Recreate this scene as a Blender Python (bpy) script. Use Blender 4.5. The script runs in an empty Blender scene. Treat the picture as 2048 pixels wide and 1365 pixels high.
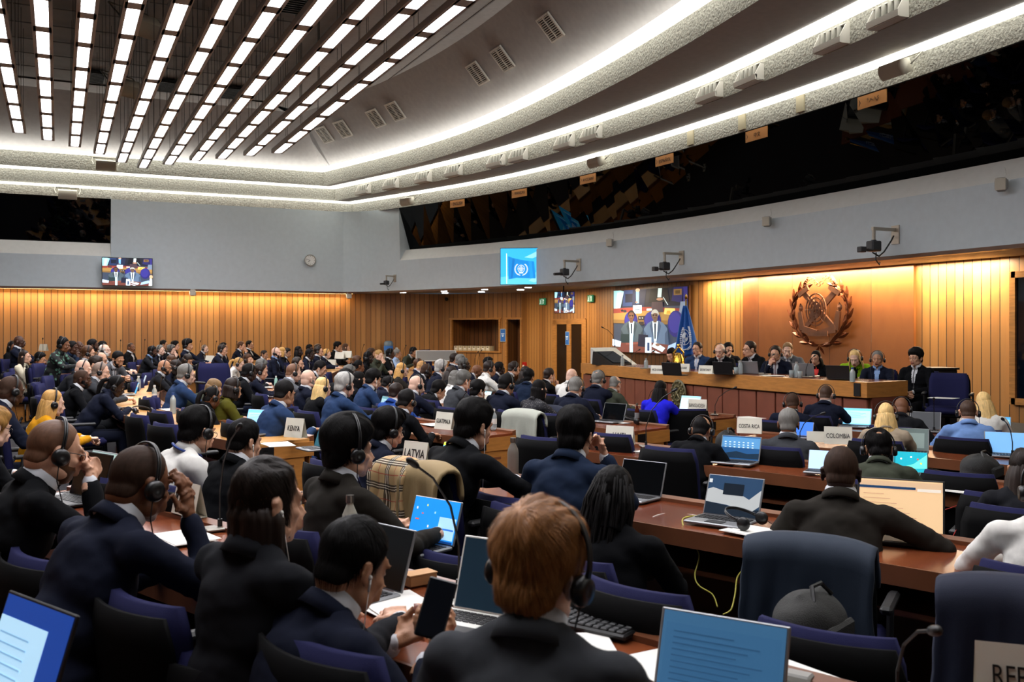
import bpy, bmesh, math, random
import numpy as np
from mathutils import Vector, Matrix, noise
random.seed(7); R_=random.Random(11)
PI=math.pi
scene=bpy.context.scene; COL=scene.collection
# ---------------------------------------------------------------- camera
F_PX=1900.; YH=660.; ZC=1.68
TH=math.atan(909/F_PX); SN=math.sin(TH); CS=math.cos(TH)
cam=bpy.data.cameras.new('camera'); camo=bpy.data.objects.new('camera',cam); COL.objects.link(camo)
camo.location=(0,0,ZC); camo.rotation_euler=(PI/2,0,-TH)
cam.sensor_width=36; cam.lens=36*F_PX/2048; cam.shift_y=-(682.5-YH)/2048; cam.clip_start=.05; cam.clip_end=200
cam.dof.use_dof=True; cam.dof.focus_distance=7.5; cam.dof.aperture_fstop=5.6
scene.camera=camo
# ---------------------------------------------------------------- world, exposure
w=bpy.data.worlds.new('world'); scene.world=w; w.use_nodes=True
w.node_tree.nodes['Background'].inputs[0].default_value=(.75,.85,1,1); w.node_tree.nodes['Background'].inputs[1].default_value=.05
vs=scene.view_settings; vs.view_transform='Standard'; vs.look='None'; vs.gamma=1; vs.exposure=0.15; vs.use_curve_mapping=False
STRIP_E=17.; COVE_E=3.0; WASH_W=60.; DAIS_W=190.; BULK_W=60.
def area(name,loc,size,power,col=(1,1,1),rot=(0,0,0),spread=PI):
    l=bpy.data.lights.new(name,'AREA'); l.shape='RECTANGLE'; l.size,l.size_y=size; l.energy=power; l.color=col; l.spread=spread
    o=bpy.data.objects.new(name,l); COL.objects.link(o); o.location=loc; o.rotation_euler=rot; return o
# ---------------------------------------------------------------- mapping between the survey of the room and metres
def ray(px):
    t=(px-1024)/F_PX; return (SN+t*CS, CS-t*SN)
def atz(px,py,z):
    d=(z-ZC)*F_PX/(YH-py); r=ray(px); return Vector((r[0]*d,r[1]*d,z))
def atd(px,py,d):
    r=ray(px); return Vector((r[0]*d,r[1]*d,ZC-(py-YH)*d/F_PX))
def atx(px,py,X):
    r=ray(px); d=X/r[0]; return Vector((X,r[1]*d,ZC+(YH-py)*d/F_PX))
def aty(px,py,Y):
    r=ray(px); d=Y/r[1]; return Vector((r[0]*d,Y,ZC+(YH-py)*d/F_PX))
def sstep(x): x=max(0.,min(1.,x)); return x*x*(3-2*x)
def zf(X,Y): return -.025*max(-8,min(9.6,X))+.12*sstep((Y-18)/5)
def row_offset(x,y):                  # distance from the nearest desk row's rail (negative: over the desk top)
    if y<8.4: s=x*.9163+y*.4005; rows=(1.02,2.51,4.86,7.24,9.3,11.3)
    elif y<17.9: s=x-.04*(y-13.2)**2; rows=(1.2,3.28,5.35,7.5)
    else: s=.915*x-.4*y+10.56; rows=(2.51,4.85,7.24,9.25)
    return min(((s-r) for r in rows),key=lambda v:abs(v+.3))
def desk(px,py,h=.75,snap=True):
    z=h
    for _ in range(5):
        p=atz(px,py,z); z=zf(p.x,p.y)+h
    if not snap: return p
    r=ray(px); d=p.x*SN+p.y*CS
    for k in range(0,60):              # slide along the line of sight until it rests on a desk top
        for sg_ in (-1,1):
            d2=d*(1+sg_*k*.0033); x,y=r[0]*d2,r[1]*d2
            if -.57<row_offset(x,y)<(.0 if h<.76 else .02): return Vector((x,y,zf(x,y)+h))
    return p
def face_dir(Y):                      # direction the rows face (degrees from +X)
    if Y<8.4: return 23.6
    if Y<17.9: return math.degrees(math.atan(.08*(13.2-Y)))
    return -23.6
# ---------------------------------------------------------------- materials
def lin(c):
    if isinstance(c,str):
        c=[int(c[i:i+2],16)/255 for i in (0,2,4)]
    return tuple(x/12.92 if x<=.04045 else ((x+.055)/1.055)**2.4 for x in c[:3])+(1,)
MATS={}
def M(name,col='808080',rough=.6,metal=0.,emit=0.,var=0.,vscale=8.,bump=0.,bscale=60.,bdist=.01,spec=.5,coat=0.,ecol=None,stretch=None,alpha=1.,trans=0.,sheen=0.):
    if name in MATS: return MATS[name]
    m=bpy.data.materials.new(name); m.use_nodes=True; nt=m.node_tree; b=nt.nodes['Principled BSDF']
    c=lin(col); b.inputs['Base Color'].default_value=c; b.inputs['Roughness'].default_value=rough; b.inputs['Metallic'].default_value=metal
    b.inputs['Specular IOR Level'].default_value=spec; b.inputs['Coat Weight'].default_value=coat; b.inputs['Coat Roughness'].default_value=.08
    if sheen: b.inputs['Sheen Weight'].default_value=sheen
    if trans: b.inputs['Transmission Weight'].default_value=trans; b.inputs['IOR'].default_value=1.4
    if emit: b.inputs['Emission Color'].default_value=lin(ecol or col); b.inputs['Emission Strength'].default_value=emit
    if var or bump:
        tc=nt.nodes.new('ShaderNodeTexCoord'); mp=nt.nodes.new('ShaderNodeMapping'); nt.links.new(tc.outputs['Object'],mp.inputs[0])
        if stretch: mp.inputs['Scale'].default_value=stretch
    if var:
        n=nt.nodes.new('ShaderNodeTexNoise'); n.inputs['Scale'].default_value=vscale; n.inputs['Detail'].default_value=4; nt.links.new(mp.outputs[0],n.inputs['Vector'])
        r=nt.nodes.new('ShaderNodeValToRGB'); r.color_ramp.elements[0].position=.3; r.color_ramp.elements[1].position=.7
        r.color_ramp.elements[0].color=tuple(x*(1-var) for x in c[:3])+(1,); r.color_ramp.elements[1].color=tuple(min(1,x*(1+var)) for x in c[:3])+(1,)
        nt.links.new(n.outputs[0],r.inputs[0]); nt.links.new(r.outputs[0],b.inputs['Base Color'])
    if bump:
        n=nt.nodes.new('ShaderNodeTexNoise'); n.inputs['Scale'].default_value=bscale; n.inputs['Detail'].default_value=3; nt.links.new(mp.outputs[0],n.inputs['Vector'])
        bp=nt.nodes.new('ShaderNodeBump'); bp.inputs['Strength'].default_value=bump; bp.inputs['Distance'].default_value=bdist; nt.links.new(n.outputs[0],bp.inputs['Height']); nt.links.new(bp.outputs[0],b.inputs['Normal'])
    MATS[name]=m; return m
def plank_mat(name,cols,pw=.16,groove=.045,rough=.45,grain=.25,glow=None):
    m=bpy.data.materials.new(name); m.use_nodes=True; nt=m.node_tree; L=nt.links.new; N=lambda t:nt.nodes.new('ShaderNode'+t); b=nt.nodes['Principled BSDF']
    uv=N('UVMap'); sp=N('SeparateXYZ'); L(uv.outputs[0],sp.inputs[0])
    dv=N('Math'); dv.operation='DIVIDE'; dv.inputs[1].default_value=pw; L(sp.outputs[0],dv.inputs[0])
    fl=N('Math'); fl.operation='FLOOR'; L(dv.outputs[0],fl.inputs[0]); fr=N('Math'); fr.operation='FRACT'; L(dv.outputs[0],fr.inputs[0])
    wn=N('TexWhiteNoise'); wn.noise_dimensions='1D'; L(fl.outputs[0],wn.inputs['W'])
    # grain: stretched along the plank, shifted per plank
    ad=N('Math'); ad.operation='MULTIPLY_ADD'; ad.inputs[1].default_value=37.; L(wn.outputs['Value'],ad.inputs[0]); L(dv.outputs[0],ad.inputs[2])
    cb=N('CombineXYZ'); L(ad.outputs[0],cb.inputs[0]); vz=N('Math'); vz.operation='MULTIPLY'; vz.inputs[1].default_value=.5; L(sp.outputs[1],vz.inputs[0]); L(vz.outputs[0],cb.inputs[1])
    no=N('TexNoise'); no.inputs['Scale'].default_value=3.2; no.inputs['Detail'].default_value=6; no.inputs['Distortion'].default_value=.6; L(cb.outputs[0],no.inputs['Vector'])
    mx=N('Math'); mx.operation='MULTIPLY_ADD'; mx.inputs[1].default_value=grain; L(no.outputs[0],mx.inputs[0])
    m2=N('Math'); m2.operation='MULTIPLY_ADD'; m2.inputs[1].default_value=.62; m2.inputs[2].default_value=.0; L(wn.outputs['Value'],m2.inputs[0]); L(m2.outputs[0],mx.inputs[2])
    rp=N('ValToRGB'); L(mx.outputs[0],rp.inputs[0]); rp.color_ramp.elements[0].color=lin(cols[0]); rp.color_ramp.elements[1].color=lin(cols[-1]); 
    if len(cols)>2:
        e=rp.color_ramp.elements.new(.45); e.color=lin(cols[1])
    if groove:
        g1=N('Math'); g1.operation='SUBTRACT'; g1.inputs[1].default_value=.5; L(fr.outputs[0],g1.inputs[0]); g2=N('Math'); g2.operation='ABSOLUTE'; L(g1.outputs[0],g2.inputs[0])
        g3=N('Math'); g3.operation='GREATER_THAN'; g3.inputs[1].default_value=.5-groove; L(g2.outputs[0],g3.inputs[0])
        mc=N('MixRGB'); mc.inputs[2].default_value=lin('1c0f06'); L(g3.outputs[0],mc.inputs[0]); L(rp.outputs[0],mc.inputs[1]); L(mc.outputs[0],b.inputs['Base Color'])
        bp=N('Bump'); bp.invert=True; bp.inputs['Distance'].default_value=.02; L(g3.outputs[0],bp.inputs['Height']); L(bp.outputs[0],b.inputs['Normal'])
    else: L(rp.outputs[0],b.inputs['Base Color'])
    b.inputs['Roughness'].default_value=rough; MATS[name]=m; return m
# ---------------------------------------------------------------- mesh helpers
def tag(o,label,cat,group=None,kind=None):
    if label: o['label']=label
    if cat: o['category']=cat
    if group: o['group']=group
    if kind: o['kind']=kind
    return o
def link(name,me,mat=None,parent=None,loc=None,rz=None):
    if mat is not None and me is not None:
        ms=mat if isinstance(mat,(list,tuple)) else [mat]
        for x in ms: me.materials.append(x)
    o=bpy.data.objects.new(name,me); COL.objects.link(o)
    if parent: o.parent=parent
    if loc is not None: o.location=loc
    if rz is not None: o.rotation_euler=(0,0,rz)
    return o
def thing(name,label,cat,loc=(0,0,0),rz=0.,group=None):
    o=bpy.data.objects.new(name,None); o.empty_display_size=.1; COL.objects.link(o); o.location=loc; o.rotation_euler=(0,0,rz); return tag(o,label,cat,group)
class G:                                   # small polygon soup
    def __init__(s): s.v=[]; s.f=[]; s.uv=[]; s.m=[]; s.cm=0
    def add(s,vs,fs,uvs=None):
        k=len(s.v); s.v+= [tuple(x) for x in vs]; s.f+=[tuple(i+k for i in f) for f in fs]; s.m+=[s.cm]*len(fs); return s
    def box(s,c,d,rz=0.,M4=None,bev=0.):
        x,y,z=[i/2 for i in d]
        if bev:
            P=[]; F=[]; b=min(bev,x*.99,y*.99,z*.99)
            for zz,k in ((-z,b),(-z+b,0),(z-b,0),(z,b)):
                for sx,sy in ((-1,-1),(1,-1),(1,1),(-1,1)):
                    P+= [(sx*(x-k-(0 if sx*sy>0 else b)*(k==0)),sy*(y-k-(b if sx*sy>0 else 0)*(k==0)),zz),(sx*(x-k-(b if sx*sy>0 else 0)*(k==0)),sy*(y-k-(0 if sx*sy>0 else b)*(k==0)),zz)]
            for r in range(3):
                for i in range(8):
                    j=(i+1)%8; F.append((r*8+i,r*8+j,r*8+8+j,r*8+8+i))
            F+= [tuple(range(7,-1,-1)),tuple(range(24,32))]
        else:
            P=[(i,j,k) for k in (-z,z) for i,j in ((-x,-y),(x,-y),(x,y),(-x,y))]; F=[(3,2,1,0),(4,5,6,7),(0,1,5,4),(1,2,6,5),(2,3,7,6),(3,0,4,7)]
        Mx=Matrix.Translation(Vector(c))@Matrix.Rotation(rz,4,'Z')
        if M4 is not None: Mx=M4@Mx
        return s.add([Mx@Vector(p) for p in P],F)
    def tube(s,pts,r,n=8,cap=True):
        pts=[Vector(p) for p in pts]; rs=r if isinstance(r,(list,tuple)) else [r]*len(pts); P=[];F=[]; up=None
        for i,p in enumerate(pts):
            t=(pts[min(i+1,len(pts)-1)]-pts[max(i-1,0)]); t=t.normalized() if t.length>1e-9 else Vector((0,0,1))
            if up is None: up=Vector((0,0,1)) if abs(t.z)<.9 else Vector((1,0,0))
            a=t.cross(up); 
            if a.length<1e-6: a=t.cross(Vector((1,0,.1)))
            a.normalize(); b=a.cross(t); b.normalize(); up=b
            for k in range(n): q=2*PI*k/n; P.append(p+(a*math.cos(q)+b*math.sin(q))*rs[i])
        for i in range(len(pts)-1):
            for k in range(n): k2=(k+1)%n; F.append((i*n+k2,i*n+k,(i+1)*n+k,(i+1)*n+k2))
        if cap: F+=[tuple(range(n)),tuple(range(len(pts)*n-1,len(pts)*n-n-1,-1))]
        return s.add(P,F)
    def lathe(s,prof,c=(0,0,0),n=20,M4=None):
        P=[];F=[]
        for r,z in prof:
            for k in range(n): q=2*PI*k/n; P.append(Vector((c[0]+r*math.cos(q),c[1]+r*math.sin(q),c[2]+z)))
        if M4 is not None: P=[M4@p for p in P]
        for i in range(len(prof)-1):
            for k in range(n): k2=(k+1)%n; F.append((i*n+k,i*n+k2,(i+1)*n+k2,(i+1)*n+k))
        F+=[tuple(range(n-1,-1,-1)),tuple(range((len(prof)-1)*n,len(prof)*n))]
        return s.add(P,F)
    def ell(s,c,r,n=16,m=10,M4=None):
        P=[];F=[]
        for j in range(m+1):
            a=-PI/2+PI*j/m
            for k in range(n): q=2*PI*k/n; P.append(Vector((c[0]+r[0]*math.cos(a)*math.cos(q),c[1]+r[1]*math.cos(a)*math.sin(q),c[2]+r[2]*math.sin(a))))
        if M4 is not None: P=[M4@p for p in P]
        for j in range(m):
            for k in range(n): k2=(k+1)%n; F.append((j*n+k,j*n+k2,(j+1)*n+k2,(j+1)*n+k))
        return s.add(P,F)
    def mesh(s,name,smooth=False):
        me=bpy.data.meshes.new(name); me.from_pydata(s.v,[],s.f); me.update()
        if any(s.m): me.polygons.foreach_set('material_index',s.m)
        if smooth: me.polygons.foreach_set('use_smooth',[True]*len(me.polygons))
        return me
    def obj(s,name,mat=None,parent=None,smooth=False,loc=None,rz=None): return link(name,s.mesh(name,smooth),mat,parent,loc,rz)
def struct(o): o['kind']='structure'; return o
def ribbon(poly,prof,name,mat,parent=None,smooth=False,closed_prof=True,zfun=None,uvw=False):
    """sweep a profile [(offset to the left of travel, z)] along a plan polyline"""
    g=G(); n=len(prof); acc=0.; us=[]
    pts=[Vector((p[0],p[1],0)) for p in poly]
    for i,p in enumerate(pts):
        a=(p-pts[i-1]).normalized() if i>0 else None; b=(pts[i+1]-p).normalized() if i<len(pts)-1 else None
        t=(a+b).normalized() if a and b else (a or b); k=1/max(.3,t.dot(b or a)); nrm=Vector((-t.y,t.x,0))*k
        if i>0: acc+=(p-pts[i-1]).length
        us.append(acc); z0=zfun(p.x,p.y) if zfun else 0
        g.v+=[tuple(p+nrm*o+Vector((0,0,z+z0))) for o,z in prof]
    for i in range(len(pts)-1):
        for k in range(n if closed_prof else n-1):
            k2=(k+1)%n; g.f.append((i*n+k,(i+1)*n+k,(i+1)*n+k2,i*n+k2)); g.m.append(0)
    if closed_prof: g.f+=[tuple(range(n)),tuple(range(len(pts)*n-1,(len(pts)-1)*n-1,-1))]; g.m+=[0,0]
    me=g.mesh(name,smooth)
    if uvw:
        uv=me.uv_layers.new(name='UVMap'); cum=[0]
        for k in range(1,n): cum.append(cum[-1]+math.dist(prof[k],prof[k-1]))
        for li,l in enumerate(me.loops):
            uv.data[li].uv=(us[l.vertex_index//n],g.v[l.vertex_index][2] if uvw==1 else cum[l.vertex_index%n])
    return link(name,me,mat,parent)
def prism(pts2,th,name=None):              # pts2 in x,z plane, thickness along y (centred)
    n=len(pts2); P=[(x,-th/2,z) for x,z in pts2]+[(x,th/2,z) for x,z in pts2]
    F=[tuple(range(n)),tuple(range(2*n-1,n-1,-1))]+[(i,i+n,(i+1)%n+n,(i+1)%n) for i in range(n)]
    return P,F
def text_mesh(txt,h,maxw=None,ext=.001,font_sx=1.):
    cu=bpy.data.curves.new('t','FONT'); cu.body=txt; cu.size=1; cu.align_x='CENTER'; cu.align_y='CENTER'; cu.extrude=ext/h*.7
    o=bpy.data.objects.new('t',cu); COL.objects.link(o); dg=bpy.context.evaluated_depsgraph_get(); dg.update()
    me=bpy.data.meshes.new_from_object(o.evaluated_get(dg)); bpy.data.objects.remove(o); bpy.data.curves.remove(cu)
    co=np.empty(len(me.vertices)*3); me.vertices.foreach_get('co',co); co=co.reshape(-1,3)
    if len(co):
        hh=co[:,1].max()-co[:,1].min(); s=h/max(hh,1e-3); co*=s; co[:,0]*=font_sx; ww=co[:,0].max()-co[:,0].min()
        if maxw and ww>maxw: co[:,0]*=maxw/ww
        co[:,0]-=(co[:,0].max()+co[:,0].min())/2; co[:,1]-=(co[:,1].max()+co[:,1].min())/2
        me.vertices.foreach_set('co',co.ravel()); me.update()
    return me
def text_on(parent,txt,h,mat,loc,maxw=None,rx=PI/2,rz=0.,name='lettering',sx=1.):
    me=text_mesh(txt,h,maxw,font_sx=sx); o=link(name,me,mat,parent); o.location=loc; o.rotation_euler=(rx,0,rz); return o
def copy_tree(o,parent=None):
    c=o.copy(); COL.objects.link(c); c.parent=parent
    for ch in list(o.children): copy_tree(ch,c)
    return c
# ================================================================ ROOM
WALLC=M('grey_blue_paint','bcc6cb',.7,var=.03,bump=.05,bscale=200)
SILLC=M('pale_grey_paint','cfcfca',.7,var=.03)
PLAST=M('rough_plaster','a5a399',.9,var=.3,vscale=26,bump=1.,bscale=24,bdist=.04)
SOFF=M('smooth_soffit','b0adaa',.8,var=.05,bump=.3,bscale=150)
CEILM=M('flat_ceiling','a5a1a0',.85,var=.06,bump=.25,bscale=120)
TILEM=M('dark_ceiling_tiles','7a7674',.85,var=.08,vscale=2)
GLASSK=M('black_booth_glass','010102',.02,spec=.16)
WOODP=plank_mat('oak_planks',('865526','a8733a','c08b4e'),.17,.04)
WOODW=plank_mat('walnut_veneer',('5b2d12','7b4520','94592c'),1.05,.004,rough=.38,grain=.7)
OAK=M('oak_trim','b0793c',.4,var=.22,vscale=4,stretch=(1,1,9),coat=.2)
DOAK=M('dark_oak_trim','5a3517',.45,var=.2,vscale=5)
CARPET=M('dark_carpet','1d1b20',.95,var=.25,vscale=60,bump=.4,bscale=300)
BLACK=M('black_plastic','0b0b0c',.45); WHITE=M('white_plastic','d9d8d2',.45); GREYP=M('grey_plastic','8d8c88',.5); STEEL=M('brushed_steel','9a9790',.35,metal=1.)
EMW=M('lamp_diffuser','ffffff',.5,emit=STRIP_E,ecol='fdfbff'); EMC=M('cove_lamp','ffffff',.5,emit=COVE_E,ecol='fffef4')
# floor, raked
g=G(); nx,ny=40,50; x0,x1,y0,y1=-9,16,-6,31
for j in range(ny+1):
    for i in range(nx+1):
        x=x0+(x1-x0)*i/nx; y=y0+(y1-y0)*j/ny; g.v.append((x,y,zf(x,y)))
for j in range(ny):
    for i in range(nx): a=j*(nx+1)+i; g.f.append((a,a+1,a+nx+2,a+nx+1)); g.m.append(0)
struct(g.obj('floor',CARPET,smooth=True))
YW=29.4; ZCOR=2.88
# plan curves (metres) unprojected from the survey
R1=[(-9.,YW+.35),(8.55,YW+.35),(10.66,24.0),(11.45,19.55),(11.62,15.5),(11.5,11.2),(11.15,8.1),(10.6,4.),(9.6,-1.),(8.5,-6)]
R2=[(-9.,YW+.1),(7.9,YW+.1),(9.95,22.4),(10.5,17.9),(10.62,14.3),(10.4,11.8),(10.1,9.4),(9.6,6.),(8.7,1.),(7.5,-6)]
R3=[(-9.,YW-.25),(7.45,YW-.25),(8.75,24.4),(9.3,20.2),(9.25,15.8),(8.87,11.9),(8.2,8.),(7.3,3.),(6.,-3.),(5.4,-6)]
def smooth_poly(P,keep=2,it=2):
    for _ in range(it):
        Q=P[:keep]
        for a,b in zip(P[keep-1:],P[keep:]):
            Q+= [tuple(a[i]*.75+b[i]*.25 for i in (0,1)),tuple(a[i]*.25+b[i]*.75 for i in (0,1))]
        P=Q+[P[-1]]
    return P
def curve_in(P): return P[:1]+smooth_poly(P[1:],1,2)
R1s,R2s,R3s=[curve_in(p) for p in (R1,R2,R3)]
def resample(P,n):
    L=[0]
    for a,b in zip(P,P[1:]): L.append(L[-1]+math.dist(a,b))
    out=[]
    for i in range(n):
        t=L[-1]*i/(n-1); k=max(0,min(len(P)-2,next((j for j in range(len(L)-1) if L[j+1]>=t),len(P)-2))); u=(t-L[k])/max(1e-9,L[k+1]-L[k])
        out.append(tuple(P[k][i2]+(P[k+1][i2]-P[k][i2])*u for i2 in (0,1)))
    return out
def on_curve(P,px):
    r=ray(px); best=None
    for a,b in zip(P,P[1:]):
        dx,dy=b[0]-a[0],b[1]-a[1]; den=r[0]*dy-r[1]*dx
        if abs(den)<1e-9: continue
        t=(r[1]*a[0]-r[0]*a[1])/den
        if -1e-6<=t<=1+1e-6:
            pt=Vector((a[0]+dx*t,a[1]+dy*t)); k=pt.dot(Vector(r))
            if k>0 and (best is None or k<best[0]): best=(k,pt,Vector((dx,dy)).normalized())
    return best[1],best[2]
def nearest_tan(P,q):
    best=None
    for a,b in zip(P,P[1:]):
        A=Vector(a);Bv=Vector(b); t=(Bv-A)
        if t.length<1e-6: continue
        u=max(0,min(1,(Vector(q)-A).dot(t)/t.length_squared)); pt=A+t*u; dd=(pt-Vector(q)).length
        if best is None or dd<best[0]: best=(dd,pt,t.normalized())
    return best[1],best[2]
def between(name,A,zA,B,zB,mat,n=70,split=1):      # ruled strip between two plan curves that share their corner
    g=G(); A1=[A[0],A[1]]; B1=[B[0],B[1]]
    PA=resample(A[:2],20)+resample(A[1:],n)[1:]; PB=resample(B[:2],20)+resample(B[1:],n)[1:]
    for a,b in zip(PA,PB): g.v+=[(a[0],a[1],zA),(b[0],b[1],zB)]
    for i in range(len(PA)-1): g.f.append((2*i,2*i+2,2*i+3,2*i+1)); g.m.append(0)
    return struct(g.obj(name,mat,smooth=False))
ZR=[5.39,5.75,6.15,6.6]
trim_i=0
for k,(C,z0,z1) in enumerate(((R1s,ZR[0],ZR[1]),(R2s,ZR[1],ZR[2]),(R3s,ZR[2],ZR[3]))):
    # textured riser with a subdivided face so the plaster reads rough
    g=ribbon(C,[(0,z0),(0,z0+.12),(0,z0+.24),(0,z1)],'trim_%d'%(k+1),PLAST,closed_prof=False); struct(g)
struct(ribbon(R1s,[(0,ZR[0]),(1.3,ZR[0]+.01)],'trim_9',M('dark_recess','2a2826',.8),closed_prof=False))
between('ceiling',R1s,ZR[1],R2s,ZR[1],SOFF); between('ceiling',R2s,ZR[2],R3s,ZR[2],SOFF)
# cove lamps in the inner corners: a continuous luminous strip laid on the soffit against each riser
def offs(P,o): 
    out=[]
    for i,p in enumerate(P):
        a=P[max(i-1,0)]; b=P[min(i+1,len(P)-1)]; t=Vector((b[0]-a[0],b[1]-a[1])).normalized(); out.append((p[0]+t.y*o,p[1]-t.x*o))
    return out
for k,(C,z) in enumerate(((R1s,ZR[1]),(R2s,ZR[2]),(R3s,ZR[3]))):
    wd=(.26,.3,.38)[k]
    lab=('lowest','middle','uppermost')[k]
    o=ribbon(C,[(-.02,z-.03),(-.02-wd,z-.03),(-.02-wd,z-.001),(-.02,z-.001)],'cove_lamp',EMC); tag(o,'%s of the three bright white cove light lines around the ceiling'%lab,'cove light','cove lights')
# steep smooth slope above the uppermost cove, then the upper ceiling with its tile field
ZCE=ZR[3]; ZUP=8.05; SLW=1.3
PA=resample(R3s[:2],20)+resample(R3s[1:],70)[1:]
def inset(P,o):
    out=[]
    for i,p in enumerate(P):
        a=Vector(P[max(i-1,0)]); m=Vector(p); c=Vector(P[min(i+1,len(P)-1)]); n0=(m-a); n1=(c-m)
        n0=n0.normalized() if n0.length>1e-6 else n1.normalized(); n1=n1.normalized() if n1.length>1e-6 else n0
        t=(n0+n1).normalized(); k=1/max(.4,t.dot(n1)); out.append((p[0]+t.y*o*k,p[1]-t.x*o*k))
    return out
PB=inset(PA,SLW)
g=G()
for a,b in zip(PA,PB): g.v+=[(a[0],a[1],ZCE),(b[0],b[1],ZUP)]
for i in range(len(PA)-1): g.f.append((2*i,2*i+2,2*i+3,2*i+1)); g.m.append(0)
struct(g.obj('ceiling',CEILM,smooth=False))
g=G()
for a in PB: g.v+=[(a[0],a[1],ZUP),(-9.2 if a[0]<0 else 5.35,min(a[1],27.),ZUP)]
for i in range(len(PB)-1): g.f.append((2*i,2*i+2,2*i+3,2*i+1)); g.m.append(0)
struct(g.obj('ceiling',CEILM))
g=G(); zt=8.06; XT=5.35
g.v=[(-9.2,27.7,zt+.03),(XT+.5,27.7,zt+.03),(XT+.5,-6,zt+.03),(-9.2,-6,zt+.03)]; g.f=[(0,1,2,3)]; g.m=[0]
# tile joints as shallow ribs
for i in range(22): g.box((-9+7.+(i-11)*1.2,10.,zt-.012),(.03,32,.02))
for j in range(27): g.box((-2.1,-5.5+j*1.2,zt-.012),(13.8,.03,.02))
struct(g.obj('ceiling',TILEM))
# dark return grilles between the tiles
for px,y in ((182,153),(335,172),(470,185),(175,224),(310,237),(425,247),(598,8)):
    p=atz(px,y,zt-.05); g=G(); g.box((0,0,0),(.62,1.1,.04)); 
    for i in range(9): g.box((0,-.5+i*.125,-.03),(.6,.03,.03))
    o=g.obj('ceiling_grille',BLACK,loc=p); tag(o,'dark slatted grille in the ceiling tiles, %s'%{182:'left, farther one beside the vertical strip',335:'third strip gap, nearer row',470:'fifth strip gap, nearer row',175:'far row beside the vertical strip',310:'far row, third strip gap',425:'far row, fifth strip gap',598:'at the top edge, nearest one'}[px],'ceiling grille','dark ceiling grilles')
# upper wall: left wall with window, blank panel, corner, curved gallery fascia over the podium
FAS=[(8.15,YW),(8.9,YW-.6),(9.75,26.9),(10.9,24.3),(11.75,21.),(12.2,17.5),(12.3,14.),(12.2,10.),(12.,7.5),(11.5,4.),(10.5,-1),(9.4,-6)]
FASs=smooth_poly(FAS,1,2)
xw1=aty(222,400,YW).x
struct(ribbon([(-9.,YW),(xw1,YW)],[(0,ZCOR),(0,3.78)],'wall_left',WALLC,closed_prof=False))
struct(ribbon([(-9.,YW+.02),(xw1,YW+.02)],[(0,3.78),(.16,4.16),(.5,4.16)],'wall_left',SILLC,closed_prof=False))
struct(ribbon([(xw1,YW),(8.15,YW)],[(0,ZCOR),(0,ZR[0]+.02)],'wall_left',WALLC,closed_prof=False))
g=G(); g.add([(xw1,YW,3.78),(xw1,YW+.6,3.78),(xw1,YW+.6,5.5),(xw1,YW,5.5)],[(0,1,2,3)]); struct(g.obj('wall_left',WALLC))
struct(ribbon([(-9.,YW),(xw1,YW)],[(.3,4.14),(.02,5.42)],'window_1',GLASSK,closed_prof=False))
struct(ribbon([(-9.,YW),(8.2,YW)],[(0,5.38),(.4,5.38)],'trim_4',DOAK,closed_prof=False))
# fascia: blank return pier, then sill and tilted glass
k0=next(i for i,p in enumerate(FASs) if p[1]<27.9)
pier=FASs[:k0+1]
struct(ribbon(pier,[(0,ZCOR),(0,ZR[0]+.02)],'wall_right',WALLC,closed_prof=False))
rest=FASs[k0:]
struct(ribbon(rest,[(0,ZCOR),(0,3.8)],'wall_right',WALLC,closed_prof=False))
struct(ribbon(rest,[(0,3.8),(.22,4.13),(.6,4.13)],'wall_right',SILLC,closed_prof=False))
g=G(); off_=offs(rest,-.42)
for (bx,by),q in zip(off_,rest):
    pt,tn=nearest_tan(R1s,q); tp=pt-Vector((tn.y,-tn.x))*.03; g.v+=[(bx,by,4.1),(tp.x,tp.y,5.42)]
for i in range(len(rest)-1): g.f.append((2*i,2*i+2,2*i+3,2*i+1)); g.m.append(0)
GV=list(g.v); struct(g.obj('window_2',GLASSK))
a=Vector((*rest[0],0)); b=Vector((*rest[1],0)); t=(b-a).normalized(); nn=Vector((-t.y,t.x,0))
g=G(); g.add([a+Vector((0,0,3.8)),a+nn*.6+Vector((0,0,4.1)),Vector(GV[0]),Vector(GV[1]),a+Vector((0,0,5.42))],[(0,1,2,3,4)]); struct(g.obj('wall_right',WALLC))
# wood edge under the fascia and recessed soffit to the back wall
struct(ribbon([(-9.,YW-.02)]+[(8.15,YW-.02)]+FASs[1:],[(-.03,ZCOR-.06),(.12,ZCOR-.06),(.12,ZCOR),(-.03,ZCOR)],'trim_5',DOAK))
BX=13.7
back=[(-9,YW+.42),(8.6,YW+.42),(12.3,YW+.42),(BX,27.4),(BX,-6)]
g=G(); A=[(-9.,YW),(8.15,YW)]; Bq=[(-9.,YW+.6),(8.15,YW+.6)]
for i in range(31):
    p=resample(FASs,31)[i]; A.append(p); Bq.append((min(BX+.3,p[0]+ (1 if p[1]>27 else 9)),p[1]+(1.2 if p[1]>27 else 0)))
for a,b in zip(A,Bq): g.v+=[(a[0],a[1],ZCOR-.03),(b[0],b[1],ZCOR-.03)]
for i in range(len(A)-1): g.f.append((2*i,2*i+2,2*i+3,2*i+1)); g.m.append(0)
struct(g.obj('ceiling',M('recess_soffit','8f8e8c',.7)))
dn=['leftmost','second','third','fourth','fifth','sixth','rightmost']
for kk,(px,y) in enumerate(((806,586),(888,583),(890,587),(963,585),(969,580),(1041,581),(1056,576))):
    p=atz(px,y,ZCOR-.05); g=G(); g.lathe([(.0,0),(.09,0),(.1,.02),(0,.021)],n=16); o=g.obj('downlight',EMW,loc=p); tag(o,'%s of the seven small round downlights in the soffit under the flag screen'%dn[kk],'downlight','recessed downlights in the soffit')
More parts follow.
